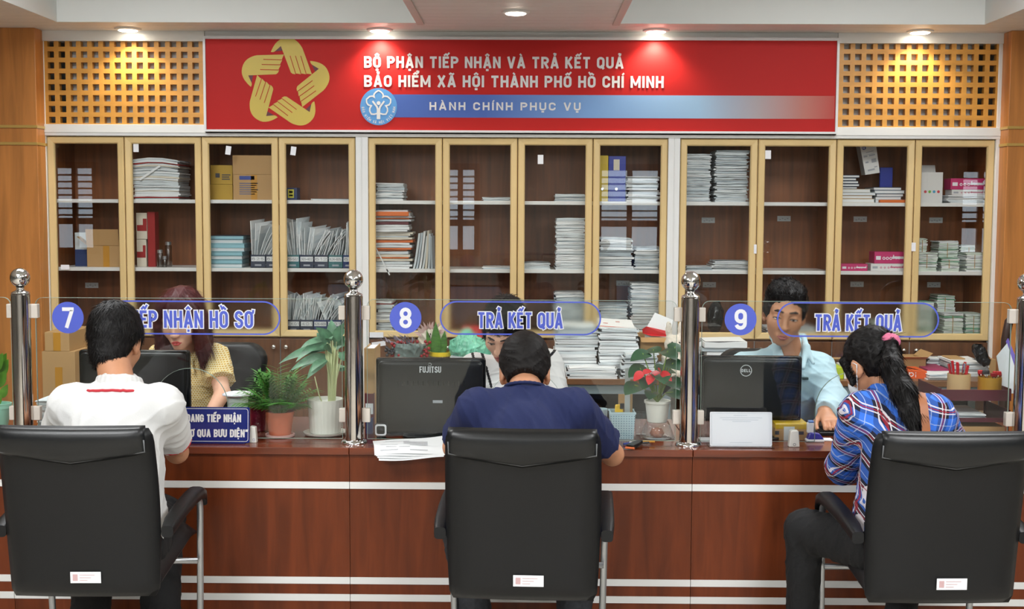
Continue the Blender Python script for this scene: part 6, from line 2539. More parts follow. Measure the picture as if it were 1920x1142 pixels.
# ------------------------------------------------------------------ desks and chairs behind the counter
DZ = .752
DESKTOP = M('desk_top_wood', (122, 84, 54), .35, noise=(3.0, .2, (.8, 8, 6)))
DESKGREY = M('desk_grey_metal', (132, 146, 150), .45)
for (px0, px1, lb) in ((700, 1268, 'brown-topped grey desk behind window number 8 piled with papers'), (1296, 1905, 'brown-topped grey desk behind window number 9 piled with boxes')):
    x0, x1 = PX(px0, 6.75, 715), PX(px1, 6.75, 715)
    t = thing('desk', ((x0 + x1) / 2, 7.0, 0), lb, 'desk', 'desks against the cabinets')
    MB().box(x0, x1, 6.75, 7.34, DZ - .032, DZ).build('desk_top', DESKTOP, t, bevel=.003)
    MB().box(x0 + .03, x1 - .03, 6.77, 6.79, DZ - .085, DZ - .032).build('apron', DESKGREY, t)
    for x in (x0 + .05, x1 - .05):
        for y in (6.79, 7.29):
            MB().box(x - .022, x + .022, y - .02, y + .02, 0, DZ - .032).build('leg', DESKGREY, t)
    MB().box(x0 + .08, x1 - .08, 7.27, 7.285, .25, DZ - .04).build('modesty_panel', BLACKPL, t)


def office_chair(label, x, Y, ztop, w_, ang=0):
    t = thing('office_chair', (x, Y, 0), label, 'chair', 'office chairs of the clerks')
    mb = MB()
    ol = rrect(w_ * .42, w_ / 2, .56, ztop, .09)
    mb2 = MB(); pillow(mb2, [(a + 0, b) for a, b in ol], .25, .33, .03)
    mb2.v = [Vector((p.x + x, p.y + Y, p.z)) for p in mb2.v]
    mb2.build('backrest', LEATHER, t, smooth=True, auto=60)
    mb2 = MB(); pillow(mb2, rrect(w_ / 2, w_ / 2, -.25, .25, .08), .43, .52, .03)
    mb2.v = [Vector((p.x + x, p.z + Y, p.y)) for p in mb2.v]
    mb2.build('seat', LEATHER, t, smooth=True, auto=60)
    MB().tube([(x, Y + .2, .44), (x, Y + .345, .47), (x, Y + .35, .7)], .02, 8).build('back_bracket', BLACKPL, t, smooth=True)
    MB().lathe([(.03, .08), (.03, .26), (.018, .27), (.018, .44)], (x, Y, 0), 16).build('gas_column', BLACKPL, t, smooth=True, auto=40)
    for k in range(5):
        a = R(72 * k + 18)
        d = Vector((math.cos(a), math.sin(a), 0))
        l = MB().tube([Vector((x, Y, .1)), Vector((x, Y, .075)) + d * .28], [.022, .014], 8).build('star_leg', BLACKPL, t, smooth=True)
        MB().lathe([(.026, -.012), (.026, .012)], Vector((x, Y, .028)) + d * .28, 14, axis=(-d.y, d.x, 0)).build('castor', BLACKPL, l)


office_chair('black office chair of the clerk in the yellow blouse', PX(392, 5.98, 650), 5.82, PZ(645, 6.1), .52)
office_chair('black office chair of the clerk in the pale blue shirt', PX(1440, 6.0, 650), 5.72, PZ(651, 6.0), .50)

# ------------------------------------------------------------------ piles on the desk behind window 8


def dstack(label, px0, px1, ytop, Y, depth, seed, pal=PW, zb=DZ, **kw):
    return pstack(label, px0, px1, ytop, zb, Y, depth, pal, seed, group='paper piles on the back desk', **kw)


dstack('tallest white paper pile behind the right end of the number 8 lettering', 1042, 1120, 612, 6.95, .28, 101, th=.012, jit=.008)
o = dstack('white paper pile with red marks on its top sheet', 1124, 1196, 616, 6.90, .3, 102, th=.012, jit=.007)
x0, x1, z1 = PX(1126, 6.9, 616), PX(1192, 6.9, 616), PZ(616, 6.9)
mb = MB()
for i, (a, b, y, wv, h) in enumerate(((0, 1, -.0, 0, 0),)):
    pts = [[Vector((x0 + (x1 - x0) * u, 6.89 + .3 * v, z1 + .003 + .035 * v - .012 * u)) for u in (0, .5, 1)] for v in (0, .5, 1)]
    for p, q in zip(pts[:-1], pts[1:]):
        for k in (0, 1):
            mb.add([p[k], p[k + 1], q[k + 1], q[k]], [(0, 1, 2, 3)])
s_ = mb.build('top_sheet', PAPER, o)
mb = MB()
for u0, u1, v in ((.12, .26, .5), (.5, .62, .7), (.0, .95, .2)):
    q = [Vector((x0 + (x1 - x0) * u, 6.89 + .3 * vv, z1 + .004 + .035 * vv - .012 * u)) for u, vv in ((u0, v), (u1, v), (u1, v + .05), (u0, v + .05))]
    mb.add(q, [(0, 1, 2, 3)])
mb.build('red_marks', M('red_print', (206, 96, 84), .7), s_)
dstack('low sheaf of curled white paper at the front edge of the desk', 1064, 1156, 690, 6.77, .17, 103, th=.009, jit=.008, sag=.006)
dstack('leaning grey paper pile in front of the open brown box', 1166, 1228, 664, 6.78, .12, 104, PB, th=.008, jit=.012, skew=.15)
dstack('second leaning paper pile beside the white plush toy', 1214, 1250, 682, 6.79, .12, 105, PB, th=.007, jit=.01, skew=.2)
t = carton('open brown cardboard box beside the white plush toy on the desk', PX(1201, 6.95, 660), PX(1264, 6.95, 660), 6.97, 7.27, DZ, PZ(632, 6.95), CARD, open_=True, flaps=(('front', .06, -20), ('left', .07, 30)))
o = MB().add([P(1210, 618, 7.02), P(1228, 586, 7.06), P(1262, 600, 7.06), P(1255, 640, 7.02), P(1208, 645, 7.03), P(1225, 590, 7.10), P(1262, 604, 7.10), P(1256, 645, 7.06)],
             [(0, 1, 2, 3), (4, 0, 3, 7), (4, 5, 1, 0), (5, 6, 2, 1), (6, 7, 3, 2), (7, 6, 5, 4)]).build('paper_sheaf', PAPER, origin=P(1235, 630, 7.05))
tag(o, 'white paper sheaf sticking up out of the open brown box', 'paper')
o = MB().add([P(1204, 617, 6.99), P(1212, 612, 7.0), P(1256, 622, 6.99), P(1258, 631, 6.985), P(1222, 630, 6.98), P(1205, 625, 7.02)], [(0, 1, 2, 3, 4, 5)]).build('red_folder', M('red_plastic', (214, 44, 52), .4), origin=P(1230, 625, 6.99))
o.modifiers.new('solid', 'SOLIDIFY').thickness = .004
tag(o, 'red plastic folder lying across the mouth of the open brown box', 'folder')
# plush toy
pc = P(1264, 700, 6.86)
V = Vol((pc.x - .12, 6.72, DZ - .01), (pc.x + .12, 7.0, DZ + .36), .005)
V.ell((pc.x, 6.86, DZ + .075), (.062, .058, .08), None, .02); V.ell((pc.x, 6.85, DZ + .185), (.056, .052, .052), None, .02)
for s in (-1, 1):
    V.ell((pc.x + s * .034, 6.86, DZ + .265), (.017, .012, .05), None, .015)
    V.ell((pc.x + s * .055, 6.83, DZ + .11), (.020, .03, .035), None, .015)
    V.ell((pc.x + s * .035, 6.80, DZ + .022), (.028, .045, .024), None, .015)
V.ell((pc.x, 6.80, DZ + .175), (.026, .02, .018), None, .012)
V.half((0, 0, DZ), (0, 0, -1)); V.ripple(.004, 120, 2)
t = thing('plush_toy', (pc.x, 6.86, DZ), 'off-white plush toy beside the post between windows 8 and 9', 'toy')
V.build('plush_body', M('cream_plush', (226, 218, 204), .9, bump=(160, .5)), t)
for s in (-1, 1):
    MB().ball((pc.x + s * .02, 6.803, DZ + .2), .006, 10).build('eye', BLACKGLOSS, t)
# ------------------------------------------------------------------ plants


def leaf(mb, p, d, up, L, W, droop=.4, n=7, mi=0, shape='lance', fold=.25, thick=None):
    """one leaf blade of three rows of vertices along a drooping midrib"""
    p, d, up = Vector(p), Vector(d).normalized(), Vector(up)
    sd = d.cross(up)
    sd = sd.normalized() if sd.length > 1e-5 else d.orthogonal().normalized()
    upn = sd.cross(d).normalized()
    base = len(mb.v)
    q = p.copy()
    dd = d.copy()
    for i in range(n + 1):
        v = i / n
        if shape == 'lance':
            wv = math.sin(PI * min(1, v * .93 + .07) ** .8) * W
        elif shape == 'blade':
            wv = W * (1 - v ** 3) * (.7 + .3 * math.sin(PI * v))
        else:
            wv = W * (math.sin(PI * (v * .9 + .1)) ** .7) * (1.25 - .5 * v)
        if i == n:
            wv = .0004
        mb.v += [q - sd * wv / 2 + upn * fold * wv * .5, q.copy(), q + sd * wv / 2 + upn * fold * wv * .5]
        dd = (dd - Vector((0, 0, 1)) * droop / n).normalized()
        upn = sd.cross(dd).normalized()
        q = q + dd * (L / n)
    for i in range(n):
        a = base + 3 * i
        mb.f += [[a, a + 1, a + 4, a + 3], [a + 1, a + 2, a + 5, a + 4]]
        mb.m += [mi, mi]


def pot(t, c, r0, r1, h, m, rim=.008, soil=True, n=36):
    MB().lathe([(r0 * .9, 0), (r0, .004), (r1, h * .86), (r1 + rim, h * .86), (r1 + rim, h), (r1 - .004, h), (r1 - .008, h * .9), (.002, h * .9)], c, n).build('pot', m, t, smooth=True, auto=35)
    if soil:
        MB().lathe([(r1 - .006, h * .86), (r1 * .6, h * .9), (.001, h * .915)], c, 20).build('soil', SOIL, t, smooth=True)


# terracotta pot with a small palm, between the blue plate and the white pot
c = P(525, 822, 4.93); c.z = CT
YT = 4.94
sc_ = FPX / YT
c = Vector((PX(525, YT, 800), YT, CT))
t = thing('potted_palm', c, 'small parlour palm in a terracotta pot beside the blue sign plate', 'plant')
MB().lathe([(.052, 0), (.058, .003), (.06, .012), (.054, .012), (.05, .006)], c, 32).build('saucer', PINKS, t, smooth=True, auto=40)
pot(t, c + Vector((0, 0, .007)), .044, .055, .098, TERRA, .003)
rng = random.Random(4)
mbl, mbs = MB(), MB()
for i in range(62):
    a = rng.uniform(0, 2 * PI)
    tilt = rng.uniform(.1, 1.05)
    L = rng.uniform(.12, .20) * (1 - .12 * tilt)
    d = Vector((math.cos(a) * math.sin(tilt), math.sin(a) * math.sin(tilt) * .7, math.cos(tilt)))
    p0 = c + Vector((math.cos(a) * .015, math.sin(a) * .015, .095))
    pts = []
    q, dd = p0.copy(), d.copy()
    for k in range(7):
        pts.append(q.copy())
        dd = (dd - Vector((0, 0, .10 * tilt))).normalized()
        q += dd * (L / 6)
    mbs.tube(pts, [.0017, .0015, .0013, .0012, .001, .0008, .0006], 5)
    for k in range(2, 7):
        dd = (pts[k] - pts[k - 1]).normalized()
        sd = dd.cross(Vector((0, 0, 1)))
        if sd.length < .01:
            continue
        sd.normalize()
        for s in (-1, 1):
            for e in (0, .5):
                pp = pts[k] - (pts[k] - pts[k - 1]) * e
                leaf(mbl, pp, dd * .45 + sd * s * .9 + Vector((0, 0, .02)), Vector((0, 0, 1)), rng.uniform(.05, .075), .0078, .3, 4)
mbl.build('fronds', LEAF, t, smooth=True)
mbs.build('stems', STEMG, t, smooth=True)
# white pot with a variegated dumb cane
YW = 4.99
c = Vector((PX(610, YW, 790), YW, CT))
t = thing('potted_dumb_cane', c, 'tall pale-stemmed dumb cane in a ribbed white pot', 'plant')
MB().lathe([(.06, 0), (.085, .006), (.09, .014), (.084, .014), (.07, .008)], c, 40).build('saucer', CERAM, t, smooth=True, auto=40)
c2 = c + Vector((0, 0, .009))
prof = [(.060, 0), (.064, .004), (.071, .12), (.073, .135), (.074, .140), (.070, .140), (.066, .125), (.002, .125)]
o = MB().lathe(prof, c2, 96).build('pot', CERAM, t, smooth=True, auto=35)
for i, v in enumerate(o.data.vertices):
    k = i % 96
    if .01 < v.co.z - .009 < .13:
        r_ = 1 + .018 * math.cos(k * 2 * PI / 96 * 24)
        v.co.x *= r_; v.co.y *= r_
MB().lathe([(.066, .118), (.001, .124)], c2, 24).build('soil', SOIL, t)
mbl, mbs = MB(), MB()
root = Vector((PX(622, YW, 770), YW, CT + .13))
TIPS = [(536, 680, 4.94), (555, 695, 4.97), (575, 660, 4.93), (590, 640, 5.0), (600, 620, 4.95), (622, 610, 5.04), (640, 615, 4.98), (650, 635, 5.03), (656, 668, 4.95), (585, 706, 4.9), (610, 655, 4.9), (640, 690, 5.06), (630, 640, 4.9)]
mid = [(610, 655), (612, 668), (615, 650), (618, 645), (620, 640), (624, 636), (630, 640), (634, 652), (640, 672), (612, 675), (622, 660), (632, 690), (628, 650)]
rng = random.Random(14)
for (tx, ty, tY), (mx, my) in zip(TIPS, mid):
    m_ = P(mx, my, YW + (tY - 4.97) * .4)
    pts = [root, root.lerp(m_, .5) + Vector((0, 0, .012)), m_]
    mbs.tube(pts, [.0045, .0038, .003], 7)
    tip = P(tx, ty, tY)
    L = (tip - m_).length * 1.08 + .02
    leaf(mbl, m_, (tip - m_) + Vector((0, 0, .35 * L)), Vector((0, -1, .9)), L, .046, .75, 8, fold=.15)
    q_ = m_ + Vector((rng.uniform(-.03, .03), rng.uniform(-.03, .03), rng.uniform(-.02, .03)))
    leaf(mbl, q_, (tip - q_) + Vector((rng.uniform(-.06, .06), rng.uniform(-.06, .06), .06)), Vector((0, -.6, 1)), L * rng.uniform(.6, .9), .036, .8, 8, fold=.15)
for k in range(9):
    a = PZ(640 + k * 3, YW)
    x = PX(612 + k * 3, YW, 650)
    mbs.tube([root + Vector(((k - 4) * .003, 0, 0)), Vector((x, YW + rng.uniform(-.03, .03), a))], [.004, .003], 6)
mbs.tube([Vector((PX(606, YW, 770), YW, CT + .12)), P(598, 740, YW), P(590, 706, YW)], [.003, .003, .002], 6)
mbl.build('leaves', LEAFV, t, smooth=True)
mbs.build('stems', STEMP, t, smooth=True)
# anthurium on a glass dish
YA = 4.96
c = Vector((PX(1232, YA, 800), YA, CT))
t = thing('potted_anthurium', c, 'red-flowered anthurium in a white pot on a glass bowl', 'plant')
MB().lathe([(.06, 0), (.072, .004), (.055, .05), (.046, .07), (.044, .068), (.053, .048), (.066, .008), (.058, .003)], c, 36).build('glass_bowl', GLASSD, t, smooth=True)
MB().lathe([(.036, .066), (.040, .07), (.05, .145), (.054, .146), (.054, .156), (.048, .156), (.046, .146), (.002, .142)], c, 36).build('pot', CERAM, t, smooth=True, auto=35)
MB().lathe([(.02, .005), (.03, .02), (.02, .04), (.001, .045)], c, 12).build('pebbles', M('orange_pebbles', (196, 120, 90), .5, bump=(80, .8)), t, smooth=True)
mbl, mbs, mbf = MB(), MB(), MB()
root = c + Vector((0, 0, .148))
LV = [(1205, 662, 0, .10), (1200, 690, -.02, .11), (1190, 722, -.05, .11), (1225, 655, .03, .09), (1252, 658, -.03, .10), (1262, 680, .0, .11), (1258, 712, -.05, .11), (1266, 650, .04, .09), (1240, 700, -.06, .11), (1215, 712, -.05, .10), (1245, 690, .05, .11), (1222, 735, -.05, .08), (1262, 735, -.02, .09)]
for (px, py, dy, L) in LV:
    p = P(px, py, YA + dy)
    mbs.tube([root, root.lerp(p, .55) + Vector((0, 0, .015)), p], [.003, .0026, .002], 6)
    out = (p - root); out.z = 0
    if out.length < .01:
        out = Vector((.2, -1, 0))
    out = out.normalized() + Vector((0, -.55, .12))
    leaf(mbl, p - out.normalized() * L * .35, out, Vector((0, -.5, 1)), L, L * .72, .7, 8, shape='heart', fold=.12)
for (px, py, dx) in ((1205, 698, -.6), (1222, 702, -.2), (1240, 698, .6)):
    p = P(px, py, YA - .06)
    mbs.tube([root, root.lerp(p, .5), p], [.0024, .0022, .002], 6)
    leaf(mbf, p, (dx, -.5, -.25), (0, -.7, .7), .06, .036, .5, 7, shape='heart', fold=.1)
    leaf(mbf, p, (-dx * .8 + .3, -.3, .25), (0, -.7, .7), .04, .026, .3, 6, shape='heart', fold=.1)
mbl.build('leaves', LEAFD, t, smooth=True)
mbs.build('stems', STEMG, t, smooth=True)
mbf.build('red_spathes', REDF, t, smooth=True)
# plant in a mint pot at the left edge
YM = 4.93
c = Vector((PX(-6, YM, 790), YM, CT))
t = thing('potted_pothos', c, 'leafy plant in a mint green pot cut by the left edge', 'plant')
MB().lathe([(.05, 0), (.056, .004), (.058, .010), (.05, .010), (.048, .005)], c, 32).build('saucer', CERAM, t, smooth=True, auto=40)
pot(t, c + Vector((0, 0, .006)), .036, .058, .125, MINT, .002)
mbl, mbs = MB(), MB()
root = c + Vector((0, 0, .125))
for (px, py, dy, L) in ((12, 700, -.03, .09), (4, 672, .0, .10), (16, 680, .02, .09), (-15, 680, 0, .1), (18, 720, -.04, .07), (8, 735, -.05, .06), (-5, 700, -.05, .1), (14, 665, .03, .08), (-30, 700, 0, .1)):
    p = P(px - 14, py + 25, YM + dy)
    mbs.tube([root, root.lerp(p, .5) + Vector((0, 0, .02)), p], [.003, .0026, .002], 6)
    d = P(px, py, YM + dy) - p + Vector((0, -.02, .02))
    leaf(mbl, p, d, (0, -1, .3), L, L * .5, .5, 7, fold=.15)
mbl.build('leaves', M('leaf_bright', (92, 146, 44), .4, noise=(18, .3, (1, 1, 1))), t, smooth=True)
mbs.build('stems', STEMG, t, smooth=True)
# snake plant in a yellow-rimmed glass jar, on the desk behind window 8
YD = 6.98
c = Vector((PX(826, YD, 665), YD, DZ))
t = thing('snake_plant', c, 'green snake plant in a yellow-rimmed glass jar on the back desk', 'plant')
hj = PZ(660, YD) - DZ
MB().lathe([(.058, 0), (.062, .005), (.062, hj - .012), (.058, hj - .012), (.056, .006)], c, 28).build('jar', GLASSD, t, smooth=True, auto=40)
MB().lathe([(.064, hj - .024), (.064, hj), (.056, hj), (.056, hj - .024)], c, 28).build('yellow_rim', M('yellow_plastic', (236, 206, 40), .4), t, smooth=True, auto=40)
mbl = MB()
zr = hj - .02
for (x0_, tipx, tipy, wv) in ((818, 817, 604, .058), (829, 834, 621, .05), (808, 800, 618, .03), (822, 838, 648, .035), (812, 806, 640, .03)):
    p = Vector((PX(x0_, YD, 660), YD, DZ + zr))
    tip = P(tipx, tipy, YD)
    leaf(mbl, p, tip - p, (0, -1, .1), (tip - p).length * 1.02, wv, .02, 7, shape='blade', fold=.35)
mbl.build('leaves', M('snake_leaf', (72, 122, 44), .4, noise=(26, .35, (1, 1, 3))), t, smooth=True)
# bouquet with berries and dried lavender
YQ = 6.93
c = Vector((PX(776, YQ, 690), YQ, DZ))
t = thing('flower_bouquet', c, 'wrapped bouquet of red berries and grey dried flowers', 'flowers')
V = Vol((c.x - .16, YQ - .12, DZ - .01), (c.x + .16, YQ + .12, DZ + .26), .006)
V.cone((c.x, YQ, DZ + .02), (c.x - .02, YQ, DZ + .15), .03, .085, .02)
V.cone((c.x - .06, YQ - .02, DZ + .1), (c.x - .08, YQ - .02, DZ + .15), .05, .03, .02)
V.half((0, 0, DZ), (0, 0, -1)); V.half((c.x, YQ, DZ + .165), (0, .1, 1)); V.ripple(.012, 50, 4)
V.build('wrapping_paper', M('grey_green_wrap', (112, 128, 124), .35), t)
rng = random.Random(21)
mbb, mbs, mbv, mbd = MB(), MB(), MB(), MB()
top = c + Vector((-.0, 0, .12))
for i in range(60):
    p = P(rng.choice((745, 768, 776, 780, 795)) + rng.uniform(-11, 11), rng.uniform(640, 668), YQ + rng.uniform(-.06, .0))
    mbb.ball(p, rng.uniform(.008, .011), 10)
for i in range(16):
    e = P(rng.uniform(742, 803), rng.uniform(628, 664), YQ + rng.uniform(-.05, .05))
    mbs.tube([top, e], [.002, .0012], 5)
for i in range(11):
    e = P(714 + i * 6 + rng.uniform(-3, 3), 628 - abs(i - 6) * -2.0 + rng.uniform(-5, 5), YQ + rng.uniform(-.06, .06))
    mbs.tube([top, e], [.0018, .0012], 5)
    d = (e - top).normalized()
    for k in range(9):
        q = e - d * (.012 * k)
        leaf(mbv, q, d + Vector((rng.uniform(-.7, .7), rng.uniform(-.7, .7), .2)), (0, 0, 1), .026, .013, .1, 3)
for i in range(12):
    e = P(728 + rng.uniform(-10, 14), 658 + rng.uniform(-8, 12), YQ - .05)
    mbd.ball(e, .010, 8)
mbb.build('red_berries', BERRY, t, smooth=True); mbs.build('twigs', M('grey_twig', (118, 106, 100), .7), t, smooth=True)
mbv.build('dried_lavender', M('dusty_lavender', (142, 134, 152), .8), t, smooth=True)
mbd.build('dark_berries', M('dark_silver_berry', (52, 50, 54), .25), t, smooth=True)
# clear wrap cone behind it
c = Vector((PX(800, 7.06, 660), 7.06, DZ))
t = thing('wrapped_flowers', c, 'pale pink and cream flowers in clear wrap behind the red berries', 'flowers')
V = Vol((c.x - .14, 6.98, DZ - .01), (c.x + .14, 7.15, DZ + .34), .006)
V.cone((c.x, 7.06, DZ + .03), (c.x + .03, 7.06, DZ + .2), .03, .075, .02); V.half((0, 0, DZ), (0, 0, -1)); V.half((c.x, 7.06, DZ + .24), (-.2, 0, 1)); V.ripple(.012, 60, 9)
V.build('clear_wrap', M('cream_wrap', (214, 204, 186), .3), t)
mb = MB()
for i in range(26):
    leaf(mb, c + Vector((.02, -.03, .2)), (rng.uniform(-.8, .8), -.3, rng.uniform(.2, 1)), (0, -1, .2), rng.uniform(.06, .12), .02, .2, 4)
mb.build('pale_petals', M('pale_petals', (222, 190, 184), .7), t, smooth=True)
# green plastic bag
V = Vol((PX(846, 6.9) - .06, 6.8, DZ + .06), (PX(912, 6.9) + .06, 7.12, DZ + .3), .006)
cb = Vector((PX(880, 6.95, 640), 6.96, DZ))
V.ell(cb + Vector((-.02, 0, .145)), (.082, .08, .07), None, .03); V.ell(cb + Vector((.045, .0, .13)), (.06, .07, .06), None, .03); V.cone(cb + Vector((-.03, 0, .17)), cb + Vector((-.02, 0, .225)), .04, .02, .03)
V.ripple(.016, 45, 7); V.ripple(.010, 110, 17)
o = V.build('plastic_bag', M('green_film', (120, 200, 170), .25, spec=.6, noise=(12, .25, (1, 1, 1))), None)
tag(o, 'crumpled green plastic bag on the papers behind window number 8', 'bag')
dstack('low pile of white papers under the green plastic bag', 846, 920, 668, 6.88, .26, 111, th=.014)
dstack('flat white papers between the snake plant and the green bag', 760, 802, 692, 6.80, .06, 112, th=.01)
t = carton('red box top showing behind the green plastic bag', PX(866, 7.16, 640), PX(910, 7.16, 640), 7.16, 7.3, DZ, PZ(616, 7.16), M('red_carton', (204, 54, 56), .5))

# ------------------------------------------------------------------ piles on the desk behind window 9
t = carton('lime and white carton under the arm of the pale blue shirt clerk', PX(1557, 6.82, 690), PX(1582, 6.82, 690), 6.82, 7.0, DZ, PZ(686, 6.82), M('lime_carton', (190, 210, 40), .5), name='small_carton')
t = carton('white carton with an address block right of the lime carton', PX(1583, 6.82, 690), PX(1606, 6.82, 690), 6.82, 7.0, DZ, PZ(683, 6.82), WBOX, name='small_carton')
px_print(t, 'address_print', INKL, [(1588, 1602, 697, 699), (1588, 1600, 701, 703), (1588, 1602, 705, 707)], 6.82)
t = carton('low brown carton behind the lime carton', PX(1556, 7.05, 680), PX(1612, 7.05, 680), 7.05, 7.3, DZ, PZ(676, 7.05), CARD, open_=True, flaps=(('front', .06, 30),))
t = carton('orange carton with round white letters beside the ponytail', PX(1688, 6.85, 700), PX(1738, 6.85, 700), 6.85, 7.05, DZ, PZ(691, 6.85), M('orange_carton', (226, 92, 32), .5), name='orange_carton')
mb = MB(); a = P(1692, 706, 6.85)
lettering(mb, 'opi', (a.x, 6.85, a.z), XU, ZU, .040, PX(1717, 6.85) - PX(1692, 6.85), t=.10, out=.001)
mb.build('white_lettering', VWHITE, t)
t = carton('maroon folder box beside the orange carton', PX(1739, 6.95, 690), PX(1782, 6.95, 690), 6.95, 7.2, DZ, PZ(688, 6.95), M('magenta_dark', (156, 44, 92), .5), name='maroon_box')
t = carton('brown carton behind the orange carton', PX(1690, 7.1, 680), PX(1736, 7.1, 680), 7.10, 7.32, DZ, PZ(668, 7.1), CARD, open_=True, flaps=(('front', .05, 20), ('right', .05, 40)))
dstack('white papers spread behind the maroon folder box', 1740, 1788, 672, 7.22, .1, 121, th=.01)
dstack('white papers between the two pen cups', 1790, 1850, 680, 6.95, .3, 122, th=.01, jit=.01)
dstack('long white papers at the front of the right desk', 1742, 1800, 702, 6.80, .14, 123, th=.008, jit=.012)
t = carton('small brown carton left of the black gadget', PX(1782, 7.1, 670), PX(1810, 7.1, 670), 7.1, 7.25, DZ, PZ(667, 7.1), CARD)
t = carton('small brown carton right of the black gadget', PX(1852, 7.1, 670), PX(1868, 7.1, 670), 7.1, 7.25, DZ, PZ(669, 7.1), CARD)
dstack('crumpled white plastic parcel between the post and the pale blue clerk', 1320, 1395, 640, 6.86, .25, 125, th=.03, jit=.015)
dstack('narrow white paper pile on a brown box beside the post', 1296, 1312, 630, 6.95, .2, 126, th=.02)
# black folding gadget on a thin stem
c = P(1840, 690, 6.9); c.z = DZ
t = thing('desk_gadget', c, 'black umbrella-like gadget on a thin stem behind the pen cups', 'gadget')
V = Vol((c.x - .14, 6.8, PZ(690, 6.9)), (c.x + .1, 7.0, PZ(640, 6.9)), .004)
a, b = A3(P(1833, 650, 6.9)), A3(P(1846, 676, 6.9))
V.cone(a, b, .022, .03, .01); V.cone(A3(P(1830, 653, 6.9)), A3(P(1838, 674, 6.9)), .016, .018, .01); V.cone(A3(P(1844, 655, 6.88)), b, .014, .02, .01); V.ripple(.008, 90, 5)
V.build('black_cover', M('black_film', (26, 27, 30), .25), t)
MB().tube([P(1846, 676, 6.9), P(1853, 694, 6.9), Vector((PX(1856, 6.9, 700), 6.9, DZ))], .005, 6).build('stem', TUBE, t)
MB().lathe([(.04, 0), (.04, .006), (.006, .01)], (PX(1856, 6.9, 700), 6.9, DZ), 20).build('foot', BLACKPL, t)

# ------------------------------------------------------------------ on the counter


def monitor(label, px0, px1, y0, y1, Y, logo, ang=0, stand=True, tube=True):
    a, b = P(px0, y1, Y), P(px1, y0, Y)
    xc_, w_, h = (a.x + b.x) / 2, b.x - a.x, b.z - a.z
    t = thing('computer_monitor', (xc_, Y, CT), label, 'monitor', 'monitors seen from behind')
    zc = a.z
    mb = MB(); pillow(mb, rrect(w_ / 2, w_ / 2, 0, h, .012, 4), 0, .03, .006)
    mb.v = [Vector((p.x + xc_, p.y + Y, p.z + zc)) for p in mb.v]
    mb.build('casing', BLACKGLOSS, t, smooth=True, auto=40)
    mb = MB(); mb.box(xc_ - w_ / 2 + .012, xc_ + w_ / 2 - .012, Y + .028, Y + .0305, zc + .02, zc + h - .012)
    mb.build('screen', M('screen_glow', (150, 180, 210), .3, emit=.5), t)
    mb = MB(); pillow(mb, rrect(w_ * .475, w_ * .475, h * .05, h * .97, .02, 5), -.022, .004, .030)
    mb.v = [Vector((p.x + xc_, p.y + Y, p.z + zc)) for p in mb.v]
    mb.build('rear_housing', BLACKPL, t, smooth=True, auto=50)
    mb = MB()
    for k in range(14 if logo == 'FUJITSU' else 0):
        x = xc_ - w_ * .30 + k * w_ * .6 / 13
        mb.box(x, x + .004, Y - .0228, Y - .0218, zc + h * .66, zc + h * .72)
    if logo == 'FUJITSU':
        mb.build('vent_slots', BLACKGLOSS, t)
    zs = max(CT + .012, min(zc - .03, zc))
    mb = MB(); mb.box(xc_ - .03, xc_ + .03, Y - .018, Y + .004, CT + .01, zc + h * .12)
    mb.build('stand_neck', BLACKPL, t, bevel=.006)
    mb = MB(); pillow(mb, rrect(.11, .11, -.085, .085, .03, 5), 0, .012, .004)
    mb.v = [Vector((p.x + xc_, p.z + Y - .0, p.y + CT)) for p in mb.v]
    mb.build('stand_base', BLACKPL, t, smooth=True, auto=50)
    if logo == 'FUJITSU':
        MB().box(xc_ + .01, xc_ + .05, Y - .0232, Y - .022, zc + h * .44, zc + h * .475).build('rating_label', INKL, t)
    zl = zc + h * .86
    if logo == 'FUJITSU':
        mb = MB(); lettering(mb, 'FUJITSU', (xc_ - .042, Y - .0222, zl - .012), XU, ZU, .026, .084, t=.17, out=.0012)
        ribbon(mb, [(.055 * math.cos(R(q)) , .055 * math.sin(R(q))) for q in range(200, 520, 20)], False, .012, lambda q: Vector((xc_ - .002 + q[0] * .12, Y - .0236, zl + .022 + q[1] * .1)))
        mb.build('maker_logo', M('logo_grey', (196, 200, 204), .4), t)
    elif logo == 'DELL':
        c = Vector((PX(1397, Y, 691), Y - .0234, PZ(691, Y)))
        mb = MB(); ribbon(mb, [(math.cos(k * PI / 20), math.sin(k * PI / 20)) for k in range(40)], True, .14, lambda q: c + XU * (q[0] * .0225) + ZU * (q[1] * .0225))
        lettering(mb, 'DELL', c + Vector((-.0175, 0, -.0065)), XU, ZU, .013, .035, t=.24, out=.0002)
        mb.build('maker_logo', M('logo_grey', (196, 200, 204), .4), t)
    return t


monitor('black monitor behind the person in the white polo shirt', 150, 355, 657, 800, 5.06, None)
monitor('black monitor with a row of vent slots behind window number 8', 705, 911, 672, 818, 4.985, 'FUJITSU')
monitor('black monitor with a round white logo behind window number 9', 1311, 1505, 668, 790, 5.0, 'DELL')


def counter_plate(name, label, px0, px1, y0, y1, Y, m, tilt, cat):
    """a plate leaning back, in an own frame: returns thing and its corner frame"""
    a, b = P(px0, y1, Y), P(px1, y0, Y)
    w_, h = b.x - a.x, (b.z - a.z) / math.cos(R(tilt))
    t = thing(name, ((a.x + b.x) / 2, Y, CT), label, cat)
    O = Vector((a.x, Y, max(a.z, CT + .004)))
    V_ = Vector((0, math.sin(R(tilt)), math.cos(R(tilt))))
    MB().prism(rrect_c(w_, h, .006), O, XU, V_, -.004).build('plate', m, t)
    return t, O, V_, w_, h


